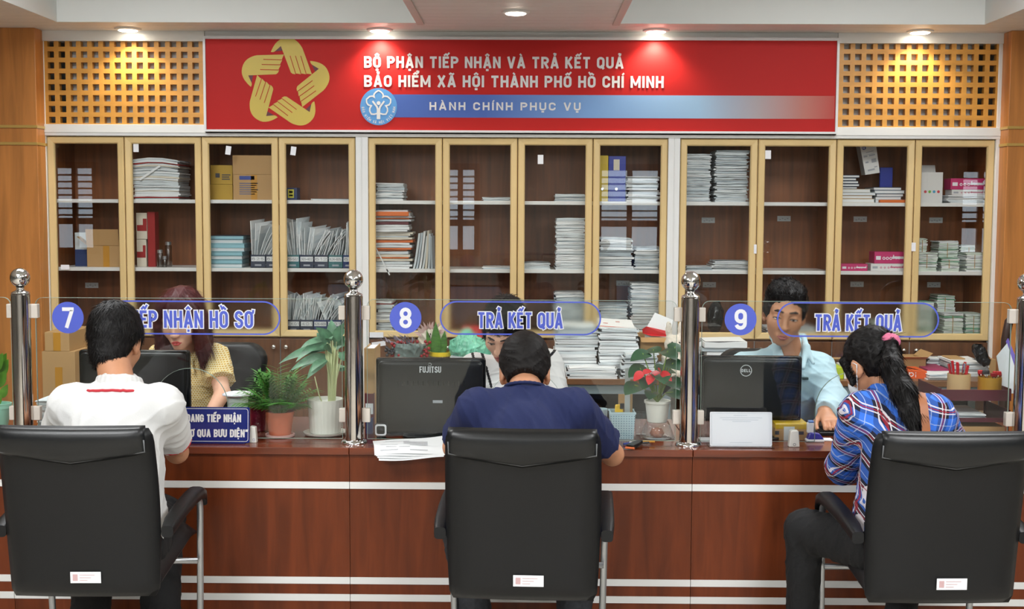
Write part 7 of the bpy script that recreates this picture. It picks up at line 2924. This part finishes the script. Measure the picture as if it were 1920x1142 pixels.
def rrect_c(w_, h, r, n=5):
    out = []
    for cx, cz, a in ((w_ - r, r, 270), (w_ - r, h - r, 0), (r, h - r, 90), (r, r, 180)):
        out += [(cx + r * math.cos(R(a + 90 * i / n)), cz + r * math.sin(R(a + 90 * i / n))) for i in range(n + 1)]
    return out


# blue acrylic notice
t, O, V_, w_, h = counter_plate('notice_plate', 'dark blue acrylic notice plate with white lettering beside the white polo shirt', 296, 467, 769, 834, 4.775, NAVYSIGN, 4, 'sign')
mb = MB(); N_ = XU.cross(V_)
ribbon(mb, [(p[0] + .006, p[1] + .006) for p in rrect_c(w_ - .012, h - .012, .01)], True, .002, lambda q: O + XU * q[0] + V_ * q[1] + N_ * .0006)
sx0 = PX(344, 4.775, 790) - O.x
lettering(mb, '“ĐANG TIẾP NHẬN', O + XU * sx0 + V_ * (h * .58) + N_ * .0006, XU, V_, .031, PX(450, 4.775, 790) - PX(344, 4.775, 790), t=.2, track=.1)
lettering(mb, 'HỒ SƠ QUA BƯU ĐIỆN”', O + XU * (PX(327, 4.775, 790) - O.x) + V_ * (h * .16) + N_ * .0006, XU, V_, .031, PX(463, 4.775, 820) - PX(327, 4.775, 820), t=.2, track=.1)
mb.build('white_lettering', SIGNWHITE, t)
mb = MB(); mb.box(O.x + .02, O.x + w_ - .02, 4.778, 4.83, CT, CT + .004); mb.build('plate_foot', NAVYSIGN, t)
# white notice in an acrylic holder
t, O, V_, w_, h = counter_plate('notice_holder', 'white printed notice in a clear acrylic stand by the number 9 window', 1331, 1449, 774, 836, 4.775, VWHITE, 6, 'sign')
N_ = XU.cross(V_)
mb = MB()
ribbon(mb, [(p[0] + .007, p[1] + .006) for p in rrect_c(w_ - .014, h - .012, .003)], True, .0009, lambda q: O + XU * q[0] + V_ * q[1] + N_ * .0006)
for (v, u0, u1) in ((.90, .38, .60), (.83, .16, .84), (.77, .2, .78), (.72, .36, .66), (.10, .32, .68)):
    ribbon(mb, [(u0 * w_, v * h), (u1 * w_, v * h)], False, .0016, lambda q: O + XU * q[0] + V_ * q[1] + N_ * .0006)
mb.build('small_print', M('pale_blue_print', (196, 204, 214), .6), t)
MB().prism(rrect_c(w_ + .006, h + .002, .004), O + Vector((-.003, -.0025, 0)), XU, V_, .0015).build('acrylic_front', GLASSD, t)
MB().box(O.x - .004, O.x + w_ + .004, 4.745, 4.835, CT, CT + .006).build('acrylic_foot', glass_mat('acrylic_foot_clear', (.92, .94, .95), 1.3), t)
# white card holder behind the blue plate
c = P(474, 820, 4.80)
t = thing('card_holder', (c.x, 4.805, CT), 'white card holder at the right end of the blue plate', 'holder')
MB().prism([(0, 0), (.028, 0), (.024, .062), (.004, .066)], (c.x - .014, 4.80, CT), XU, ZU, -.03).build('holder_body', CERAM, t, bevel=.002)
mb = MB(); ribbon(mb, [(math.cos(k * PI / 8) * .004, math.sin(k * PI / 8) * .005) for k in range(16)], True, .0012, lambda q: Vector((c.x + .004 + q[0], 4.7994, CT + .012 + q[1]))); mb.build('blue_mark', BLUEI, t)
# maroon tumbler
c = Vector((PX(484, 5.06, 800), 5.06, CT))
t = thing('tumbler', c, 'maroon lattice tumbler between the blue plate and the terracotta pot', 'cup')
MB().lathe([(.026, 0), (.03, .004), (.034, .115), (.036, .12), (.033, .12), (.028, .01)], c, 28).build('tumbler_body', M('maroon_plastic', (124, 22, 48), .3, bump=(90, .5)), t, smooth=True, auto=40)
# white jar with a lacy lid
c = Vector((PX(444, 5.2, 760), 5.22, CT))
zt_ = PZ(744, 5.22)
t = thing('lidded_jar', c, 'frosted jar with a frilled white lid beside the clerk in yellow', 'jar')
MB().lathe([(.034, 0), (.04, .004), (.044, zt_ - CT - .01), (.04, zt_ - CT - .008)], c, 32).build('jar_body', M('frosted_teal', (196, 214, 206), .3), t, smooth=True, auto=40)
mb = MB(); mb.lathe([(.03, -.008), (.06, 0), (.066, .004), (.05, .012), (.001, .016)], c + Vector((0, 0, zt_ - CT)), 48)
o = mb.build('frilled_lid', VWHITE, t, smooth=True)
for i, v in enumerate(o.data.vertices):
    k = i % 48
    f = 1 + .05 * math.cos(k * 2 * PI / 48 * 12)
    v.co.x *= f; v.co.y *= f
# papers and glass items at the far left of window 7
o = pstack('bluish paper stack behind the post at the left of window number 7', 70, 116, 752, CT, 5.08, .24, PB, 131, group='papers on the counter', th=.008)
for i, (y0_, Y, px0, px1, lb) in enumerate(((628, 6.6, 84, 130, 'upper'), (664, 6.6, 78, 140, 'lower'))):
    zt_ = PZ(y0_, Y); z0_ = (PZ(664, Y) + .001) if i == 0 else .62
    x0, x1 = PX(px0, Y, 650), PX(px1, Y, 650)
    if i == 1:
        t = thing('side_table', ((x0 + x1) / 2, Y + .2, 0), 'small grey table carrying brown cartons behind the left post', 'table')
        MB().box(x0 - .02, x1 + .02, Y - .02, Y + .42, .59, .62).build('table_top', DESKTOP, t)
        for x in (x0, x1):
            for yy in (Y, Y + .38):
                MB().box(x - .015, x + .015, yy, yy + .03, 0, .59).build('leg', DESKGREY, t)
    carton('%s brown carton behind the glass at the left end' % lb, x0, x1, Y, Y + .36, z0_, zt_, CARD, tape=((x0 + x1) / 2 - .02, (x0 + x1) / 2 + .02, .2))
# books standing beside the steel post, window 8
for i, (px0, px1, y0_, m, nm, lb) in enumerate(((683, 703, 655, CARD, 'standing_file', 'beige standing file between the steel post and the monitor at window 8'), (684, 701, 740, MAROON, 'book', 'dark red book leaning before the beige file'), (686, 698, 786, NAVYB, 'book', 'small blue book at the foot of the post between windows 7 and 8'))):
    Y = 5.10 - i * .045
    x0, x1 = PX(px0, Y, 760), PX(px1, Y, 760)
    zt_ = PZ(y0_, Y)
    t = thing(nm, ((x0 + x1) / 2, Y, CT), lb, 'book' if i else 'file')
    mb = MB(); mb.box(x0, x1, Y, Y + .003, CT, zt_); mb.box(x0, x0 + .003, Y + .003, Y + .2 * (1 if i == 0 else .15), CT, zt_); mb.box(x1 - .003, x1, Y + .003, Y + .2 * (1 if i == 0 else .15), CT, zt_)
    mb.build('cover', m, t)
    MB().box(x0 + .003, x1 - .003, Y + .004, Y + .2 * (1 if i == 0 else .15) - .001, CT + .002, zt_ - .006).build('pages', PAPER, t)
    if i == 1:
        MB().box(x0 + .003, x1 - .003, Y - .0012, Y - .0002, CT + .075, CT + .12).build('spine_label', PAPER, t)
# webcam
c = P(714, 813, 4.90)
t = thing('webcam', (c.x, 4.91, CT), 'small square white-rimmed webcam before the monitor at window 8', 'webcam')
mb = MB(); pillow(mb, rrect(.0265, .0265, -.0265, .0265, .012, 5), 0, .03, .005)
mb.v = [Vector((p.x + c.x, p.y + 4.90, p.z + CT + .037)) for p in mb.v]
mb.build('camera_body', BLACKPL, t, smooth=True, auto=40)
mb = MB(); pillow(mb, rrect(.023, .023, -.023, .023, .010, 5), 0, .003, .001)
mb.v = [Vector((p.x + c.x, p.y + 4.8975, p.z + CT + .037)) for p in mb.v]
mb.build('white_face', VWHITE, t)
mb = MB(); pillow(mb, rrect(.0165, .0165, -.0165, .0165, .007, 5), 0, .002, .001)
mb.v = [Vector((p.x + c.x, p.y + 4.8962, p.z + CT + .037)) for p in mb.v]
mb.build('dark_window', BLACKGLOSS, t)
MB().lathe([(.003, 0), (.0095, .0008), (.011, .002)], (c.x, 4.896, CT + .037), 24, axis=(0, -1, 0)).build('lens', M('lens_glass', (40, 42, 48), .1), t, smooth=True)
MB().lathe([(.02, 0), (.02, .004), (.006, .006), (.006, .012)], (c.x, 4.915, CT), 20).build('stand', BLACKPL, t)
# printed sheets at the counter edge


def sheet(name, label, pts, Y0, m, prt=None, n=10):
    pass


t = thing('printed_sheets', (PX(760, 4.74, 840), 4.75, CT), 'printed sheets lying over the counter edge beside the navy t-shirt', 'papers')
for k in range(4):
    mb = MB()
    nu, nv = 12, 8
    xa_, xb_ = PX(690 + k * 1.5, 4.74, 830) + k * .003, PX(838 - k, 4.74, 830)
    for j in range(nv + 1):
        for i in range(nu + 1):
            u, v = i / nu, j / nv
            y = 4.665 - .006 * k + v * .15 + (1 - u) * -.008
            x = xa_ + (xb_ - xa_) * u + (1 - v) * .012 * (1 - u) * 3 + .01 * v * (1 - 2 * u)
            z = CT + .002 + .0025 * (3 - k)
            if y < 4.706:
                z -= (4.706 - y) * (.55 - .12 * u)
            z += .036 * max(0, v - .45) * u ** 2 * 1.4 + .004 * math.sin(u * 5 + k)
            if y > 4.705:
                z = max(z, CT + .002 + .002 * (3 - k))
            mb.v.append(Vector((x, y, z)))
    W = nu + 1
    for j in range(nv):
        for i in range(nu):
            a = j * W + i
            mb.f.append([a, a + 1, a + W + 1, a + W]); mb.m.append(0)
    o = mb.build('sheet', PAPER, t, smooth=True)
    if k == 0:
        mb2 = MB()
        for j in range(1, nv - 1):
            if j in (4, 5):
                rows = [(5, 9)]
            else:
                rows = [(1, 4), (6, 9)] if j % 2 else [(2, 6)]
            for (i0, i1) in rows:
                a, b = mb.v[j * W + i0], mb.v[j * W + i1]
                c_, d_ = mb.v[(j + 1) * W + i1], mb.v[(j + 1) * W + i0]
                f = .62 if j in (4, 5) else .28
                up_ = Vector((0, -.0004, .0012))
                mb2.add([a + up_, b + up_, b.lerp(c_, f) + up_, a.lerp(d_, f) + up_], [(0, 1, 2, 3)])
        mb2.build('print', M('soft_print', (188, 190, 194), .7), o)
# pen basket
YB_ = 4.93
x0, x1 = PX(1144, YB_, 800), PX(1191, YB_, 800)
zt_ = PZ(772, YB_)
c = Vector(((x0 + x1) / 2, YB_ + .04, CT))
t = thing('pen_basket', c, 'pale blue perforated plastic basket holding tools', 'basket')
BASK = bpy.data.materials.new('perforated_blue_plastic'); BASK.use_nodes = True
nt = BASK.node_tree; b_ = nt.nodes['Principled BSDF']; b_.inputs['Roughness'].default_value = .4
tc = nt.nodes.new('ShaderNodeTexCoord'); bk = nt.nodes.new('ShaderNodeTexBrick'); mp = nt.nodes.new('ShaderNodeMapping'); mp.inputs['Rotation'].default_value = (R(90), 0, 0)
bk.offset = 0.0
bk.inputs['Color1'].default_value = lin((96, 134, 158)); bk.inputs['Color2'].default_value = lin((96, 134, 158)); bk.inputs['Mortar'].default_value = lin((188, 216, 226))
bk.inputs['Scale'].default_value = 1; bk.inputs['Mortar Size'].default_value = .0035; bk.inputs['Mortar Smooth'].default_value = .2; bk.inputs['Brick Width'].default_value = .0105; bk.inputs['Row Height'].default_value = .0098
nt.links.new(tc.outputs['Object'], mp.inputs[0]); nt.links.new(mp.outputs[0], bk.inputs['Vector']); nt.links.new(bk.outputs['Color'], b_.inputs['Base Color'])
mb = MB(); tp = .88
xm_ = (x0 + x1) / 2
hw_ = (x1 - x0) / 2
for (k, y0_, y1_) in ((0, YB_, YB_ + .003), (1, YB_ + .087, YB_ + .09)):
    mb.box(x0, x1, y0_, y1_, CT, zt_)
mb.box(x0, x0 + .003, YB_ + .003, YB_ + .087, CT, zt_); mb.box(x1 - .003, x1, YB_ + .003, YB_ + .087, CT, zt_); mb.box(x0, x1, YB_ + .003, YB_ + .087, CT, CT + .003)
o = mb.build('basket_wall', BASK, t)
for v in o.data.vertices:
    f = tp + (1 - tp) * (v.co.z / (zt_ - CT))
    v.co.x *= f
MB().box(x0 - .003, x1 + .003, YB_ - .003, YB_ + .004, zt_ - .008, zt_).box(x0 - .003, x1 + .003, YB_ + .086, YB_ + .093, zt_ - .008, zt_).build('rim', M('pale_blue_plastic', (188, 216, 226), .4), t)
kx = PX(1161, YB_ + .04, 765)
t = thing('utility_knife', (kx, YB_ + .045, CT), 'yellow utility knife with a black slide in the pale blue basket', 'knife')
MB().box(kx - .022, kx + .020, YB_ + .03, YB_ + .05, CT + .004, PZ(757, YB_ + .04), taper=.75).build('handle', M('yellow_handle', (240, 196, 32), .35), t, bevel=.006)
MB().box(kx + .002, kx + .020, YB_ + .026, YB_ + .031, PZ(768, YB_), PZ(757, YB_)).build('slide', BLACKPL, t, bevel=.004)
x = PX(1177, YB_ + .05, 730)
o = MB().box(x - .011, x + .011, YB_ + .06, YB_ + .063, CT + .004, PZ(689, YB_ + .06)).build('ruler', M('frosted_plastic_strip', (190, 198, 198), .3), origin=(x, YB_ + .06, CT))
tag(o, 'grey frosted plastic ruler standing in the pale blue basket', 'ruler')
x = PX(1172, YB_ + .07, 760)
o = MB().box(x - .028, x + .03, YB_ + .068, YB_ + .074, CT + .004, PZ(738, YB_ + .07)).build('brown_card', CARD, origin=(x, YB_ + .07, CT))
tag(o, 'piece of brown card standing at the back of the pale blue basket', 'card')
# glass of water, cup, wallet keys
c = Vector((PX(1203, 5.0, 800), 5.02, CT))
t = thing('drinking_glass', c, 'clear drinking glass between the blue basket and the anthurium', 'glass')
MB().lathe([(.022, 0), (.024, .003), (.030, .095), (.0285, .095), (.0225, .006)], c, 28).build('glass_wall', GLASSD, t, smooth=True, auto=40)
c = Vector((PX(1124, 5.08, 790), 5.08, CT))
t = thing('paper_cup', c, 'pale cup half hidden by the arm of the navy t-shirt', 'cup')
MB().lathe([(.026, 0), (.028, .003), (.034, .10), (.032, .10), (.026, .006)], c, 28).build('cup_wall', M('pale_cup', (186, 206, 212), .4), t, smooth=True, auto=40)
a, b = Vector((PX(1181, 4.70, 858), 4.70, CT + .012)), Vector((PX(1200, 4.80, 838), 4.80, CT + .012))
t = thing('key_case', (a + b) / 2 - Vector((0, 0, .012)), 'black key case with orange trim by the elbow of the navy t-shirt', 'case')
d = (b - a).normalized(); s_ = d.cross(ZU).normalized()
MB().prism([(-.016, 0), (.016, 0), (.018, .05), (.012, (b - a).length), (-.012, (b - a).length), (-.018, .05)], a + Vector((0, 0, .010)), s_, d, -.014).build('case_body', BLACKPL, t, bevel=.003)
mb = MB(); mb.tube([a + s_ * -.018 + Vector((0, 0, -.003)), a + s_ * .018 + Vector((0, 0, -.003))], .0045, 8); mb.build('orange_end', M('orange_plastic', (222, 110, 50), .4), t)
for i in range(4):
    p = Vector((PX(1168 + i * 11, 4.83, 838), 4.80 + .02 * (i % 2), CT + .005 + .002 * i))
    o = MB().tube([p, p + Vector((.055, .03 - .012 * i, .002))], .004, 8).build('pen', [BLUEI, CHROME, BLACKPL, TAPE][i], origin=p)
    tag(o, ['blue pen', 'silver pen', 'black pen', 'amber pen'][i] + ' lying on the counter below the pale blue basket', 'pen', 'pens on the counter')
# objects before window 9
x0, x1 = PX(1450, 4.96, 810), PX(1512, 4.96, 810)
t = carton('brown carton wrapped in yellow tape right of the white notice', x0, x1, 4.93, 5.05, CT, PZ(797, 4.93), CARD, name='taped_carton')
MB().box(x0 - .001, x1 + .001, 4.929, 5.051, PZ(803, 4.93), PZ(790, 4.93)).build('yellow_tape', M('yellow_tape', (206, 170, 40), .25), t, bevel=.006)
px_print(t, 'tape_strip', PAPER2, [(1469, 1490, 800, 834)], 4.93)
px_print(t, 'dark_print', INK, [(1453, 1461, 808, 815), (1495, 1507, 809, 815)], 4.93)
c = P(1489, 838, 4.79)
t = thing('call_button', (c.x, 4.80, CT), 'small white plastic device with a round button before the taped carton', 'device')
MB().prism([(-.0215, 0), (.0215, 0), (.016, .061), (.012, .066), (-.012, .066), (-.016, .061)], (c.x, 4.785, CT), XU, ZU, -.03).build('device_body', CERAM, t, bevel=.003)
mb = MB(); ribbon(mb, [(math.cos(k * PI / 10) * .0048, math.sin(k * PI / 10) * .0048) for k in range(20)], True, .0014, lambda q: Vector((c.x + q[0], 4.7842, CT + .0105 + q[1]))); mb.build('button_ring', INK, t)
c = Vector((PX(1527, 4.9, 825), 4.90, CT))
t = thing('self_inking_stamp', c, 'blue and white self-inking stamp near the hand of the pale blue clerk', 'stamp')
MB().box(c.x - .034, c.x + .038, 4.885, 4.925, CT, CT + .012).build('stamp_base', VWHITE, t, bevel=.004)
MB().add([Vector((c.x - .03, 4.886, CT + .012)), Vector((c.x + .036, 4.886, CT + .012)), Vector((c.x + .036, 4.922, CT + .012)), Vector((c.x - .03, 4.922, CT + .012)),
          Vector((c.x - .02, 4.89, CT + .04)), Vector((c.x + .02, 4.89, CT + .034)), Vector((c.x + .02, 4.92, CT + .034)), Vector((c.x - .02, 4.92, CT + .04))],
         [(3, 2, 1, 0), (4, 5, 6, 7), (0, 1, 5, 4), (1, 2, 6, 5), (2, 3, 7, 6), (3, 0, 4, 7)]).build('stamp_body', M('violet_blue_plastic', (62, 58, 158), .3), t, bevel=.003)
MB().box(c.x - .03, c.x - .004, 4.895, 4.915, CT + .036, CT + .078).build('stamp_handle', VWHITE, t, bevel=.003)
MB().box(c.x - .026, c.x - .004, 4.894, 4.916, CT + .078, CT + .086).build('handle_cap', M('sky_plastic', (110, 140, 200), .3), t, bevel=.002)
c = Vector((PX(1553, 5.12, 800), 5.10, CT))
t = thing('keyboard', c, 'black keyboard under the hand of the pale blue clerk', 'keyboard')
MB().box(c.x - .06, c.x + .22, 5.03, 5.16, CT, CT + .016).build('keyboard_case', BLACKPL, t, bevel=.003)
mb = MB()
for i in range(13):
    for j in range(4):
        mb.box(c.x - .055 + i * .021, c.x - .037 + i * .021, 5.038 + j * .03, 5.062 + j * .03, CT + .016, CT + .021)
k_ = mb.build('keys', BLACKGLOSS, t); k_['kind'] = 'stuff'
o = MB().box(PX(1538, 4.95, 830), PX(1560, 4.95, 830), 4.92, 4.98, CT + .0003, CT + .002).build('paper_slip', PAPER, origin=(PX(1550, 4.95, 830), 4.95, CT))
tag(o, 'white paper slip on the counter beside the stamp', 'paper')
c = Vector((PX(1324, 5.0, 810), 5.0, CT))
t = thing('drinking_glass', c, 'clear drinking glass beside the post left of the white notice', 'glass')
MB().lathe([(.03, 0), (.032, .003), (.040, .12), (.0385, .12), (.03, .006)], c, 28).build('glass_wall', GLASSD, t, smooth=True, auto=40)
o = MB().box(PX(1312, 4.9, 828), PX(1334, 4.9, 828), 4.86, 4.95, CT, CT + .007).build('white_pad', VWHITE, origin=(PX(1322, 4.9), 4.9, CT), bevel=.003)
tag(o, 'thin white pad at the foot of the post by window number 9', 'pad')
# document tray with pen cups at the right end
TRAY = M('smoky_maroon_tray', (92, 40, 54), .2)
x0, x1 = PX(1736, 4.98, 750), PX(1896, 4.98, 750)
x0b = PX(1762, 4.98, 750)
t = thing('document_tray', ((x0b + x1) / 2, 5.1, CT), 'two-tier smoky maroon document tray beside the right post', 'tray')
zl_, zu_ = PZ(787, 4.97), PZ(747, 4.97)
for nm, z in (('lower_tray', zl_), ('upper_tray', zu_)):
    mb = MB()
    mb.box(x0b, x1, 4.98, 5.26, z, z + .003); mb.box(x0b, x1, 4.98, 4.983, z + .003, z + (.045 if nm[0] == 'u' else .018)); mb.box(x0b, x0b + .003, 4.983, 5.26, z + .003, z + .05); mb.box(x1 - .003, x1, 4.983, 5.26, z + .003, z + .05)
    mb.build(nm, TRAY, t)
for x in (x0b + .006, x1 - .006):
    for y in (4.99, 5.25):
        MB().tube([(x, y, CT), (x, y, zu_ + .05)], .004, 8).build('corner_post', TRAY, t)
o = pstack('white papers in the lower tier of the maroon tray', 1768, 1850, 776, zl_ + .003, 5.0, .22, PW, 141, group='papers on the counter', th=.006)
t = carton('flat brown carton under the maroon tray', PX(1768, 5.0, 790), PX(1884, 5.0, 790), 4.995, 5.2, CT, PZ(795, 4.99), CARD)
mb = MB(); mb.box(x0b + .03, x1 - .02, 5.0, 5.24, zu_ + .003, zu_ + .008)
o = mb.build('red_folder', M('pinkish_red_folder', (176, 48, 72), .5), origin=((x0b + x1) / 2, 5.1, zu_ + .003)); tag(o, 'pinkish red folder lying in the upper tier of the maroon tray', 'folder')
for ci, (pa, pb, yt, yb, m, lb, Y) in enumerate(((1781, 1823, 697, 728, M('tan_cup', (206, 172, 124), .5), 'tan cup full of red pens on the maroon tray', 5.03), (1839, 1882, 703, 729, M('mustard_cup', (186, 140, 42), .35), 'mustard yellow cup of red clips on the maroon tray', 5.03))):
    xa_, xb_ = PX(pa, Y, 715), PX(pb, Y, 715)
    r_ = (xb_ - xa_) / 2
    zb_ = zu_ + .009
    zt_ = PZ(yt, Y)
    c = Vector(((xa_ + xb_) / 2, Y + r_ - .02, zb_))
    t = thing('pen_cup', c, lb, 'cup', 'pen cups on the tray')
    MB().lathe([(r_, 0), (r_, zt_ - zb_), (r_ - .003, zt_ - zb_), (r_ - .003, .004)], c, 36).build('cup_wall', m, t, smooth=True, auto=40)
    rng = random.Random(31 + ci)
    n_ = 9 if ci == 0 else 8
    for k in range(n_):
        a = 2 * PI * k / n_
        p0 = c + Vector((math.cos(a) * r_ * .3, math.sin(a) * r_ * .3, .006))
        L = (zt_ - zb_) + (rng.uniform(.03, .06) if ci == 0 else rng.uniform(.008, .022))
        p1 = c + Vector((math.cos(a) * r_ * (.75 + .2 * rng.random()), math.sin(a) * r_ * .75, L))
        m2 = [REDF, REDF, REDTRIM, CHROME][k % 4] if ci == 0 else [BERRY, REDF, DARKP][k % 3]
        p = thing('pen' if ci == 0 else 'clip', p0, ('%s in the tan cup' % ['red pen', 'bright red pen', 'dark red pen', 'silver pen'][k % 4]) if ci == 0 else ('%s in the mustard cup' % ['dark red clip', 'bright red clip', 'black clip'][k % 3]),
                  'pen' if ci == 0 else 'clip', ('%s in the tan cup' % ['red pens', 'bright red pens', 'dark red pens', 'silver pens'][k % 4]) if ci == 0 else ('%s in the mustard cup' % ['dark red clips', 'bright red clips', 'black clips'][k % 3]))
        if ci == 0:
            MB().tube([p0, p1], .0048, 8).build('barrel', m2, p, smooth=True, auto=40)
            MB().tube([p0.lerp(p1, .72), p1 + (p1 - p0) * .03], .0058, 8).build('cap', REDF if m2 is not CHROME else CHROME, p, smooth=True, auto=40)
        else:
            MB().tube([p0, p1], .003, 6).build('clip_arm', CHROME, p)
            MB().box(p1.x - .010, p1.x + .010, p1.y - .007, p1.y + .007, p1.z - .008, p1.z + .008).build('clip_body', m2, p, bevel=.003)
# purple and white folder leaning at the right post
a = [P(1868, 668, 5.16), P(1888, 644, 5.16), P(1906, 700, 5.12), P(1904, 738, 5.10), P(1880, 738, 5.10)]
o = MB().add(a, [(0, 1, 2, 3, 4)]).build('white_folder', M('milky_folder', (206, 214, 218), .4), origin=a[4]); o.modifiers.new('solid', 'SOLIDIFY').thickness = .005
tag(o, 'milky white folder leaning against the right post', 'folder')
a = [P(1886, 640, 5.18), P(1890, 634, 5.18), P(1912, 690, 5.14), P(1912, 738, 5.12), P(1903, 738, 5.12)]
o = MB().add(a, [(0, 1, 2, 3, 4)]).build('purple_folder', M('purple_folder', (94, 74, 176), .4), origin=a[4]); o.modifiers.new('solid', 'SOLIDIFY').thickness = .005
tag(o, 'purple folder standing behind the milky white one', 'folder')
# dark curved chair frame beyond the right post
x = PX(1885, 6.3, 640)
t = thing('wooden_chair', (x + .25, 6.4, 0), 'dark wooden chair with a curved back beyond the right post', 'chair')
zt_ = PZ(580, 6.3)
pts = [Vector((x, 6.3, .0)), Vector((x, 6.3, zt_ - .14)), Vector((x + .015, 6.3, zt_ - .05)), Vector((x + .06, 6.3, zt_)), Vector((x + .2, 6.3, zt_ + .03)), Vector((x + .4, 6.3, zt_)), Vector((x + .45, 6.3, zt_ - .05)), Vector((x + .46, 6.3, zt_ - .14)), Vector((x + .46, 6.3, 0))]
MB().tube(pts, .022, 10).build('back_frame', M('dark_wood', (54, 32, 26), .3), t, smooth=True)
MB().box(x - .01, x + .47, 5.9, 6.32, .42, .46).build('seat', M('dark_wood', (54, 32, 26), .3), t, bevel=.01)
for q in (x + .02, x + .44):
    MB().box(q - .02, q + .02, 5.92, 5.96, 0, .42).build('leg', M('dark_wood', (54, 32, 26), .3), t)
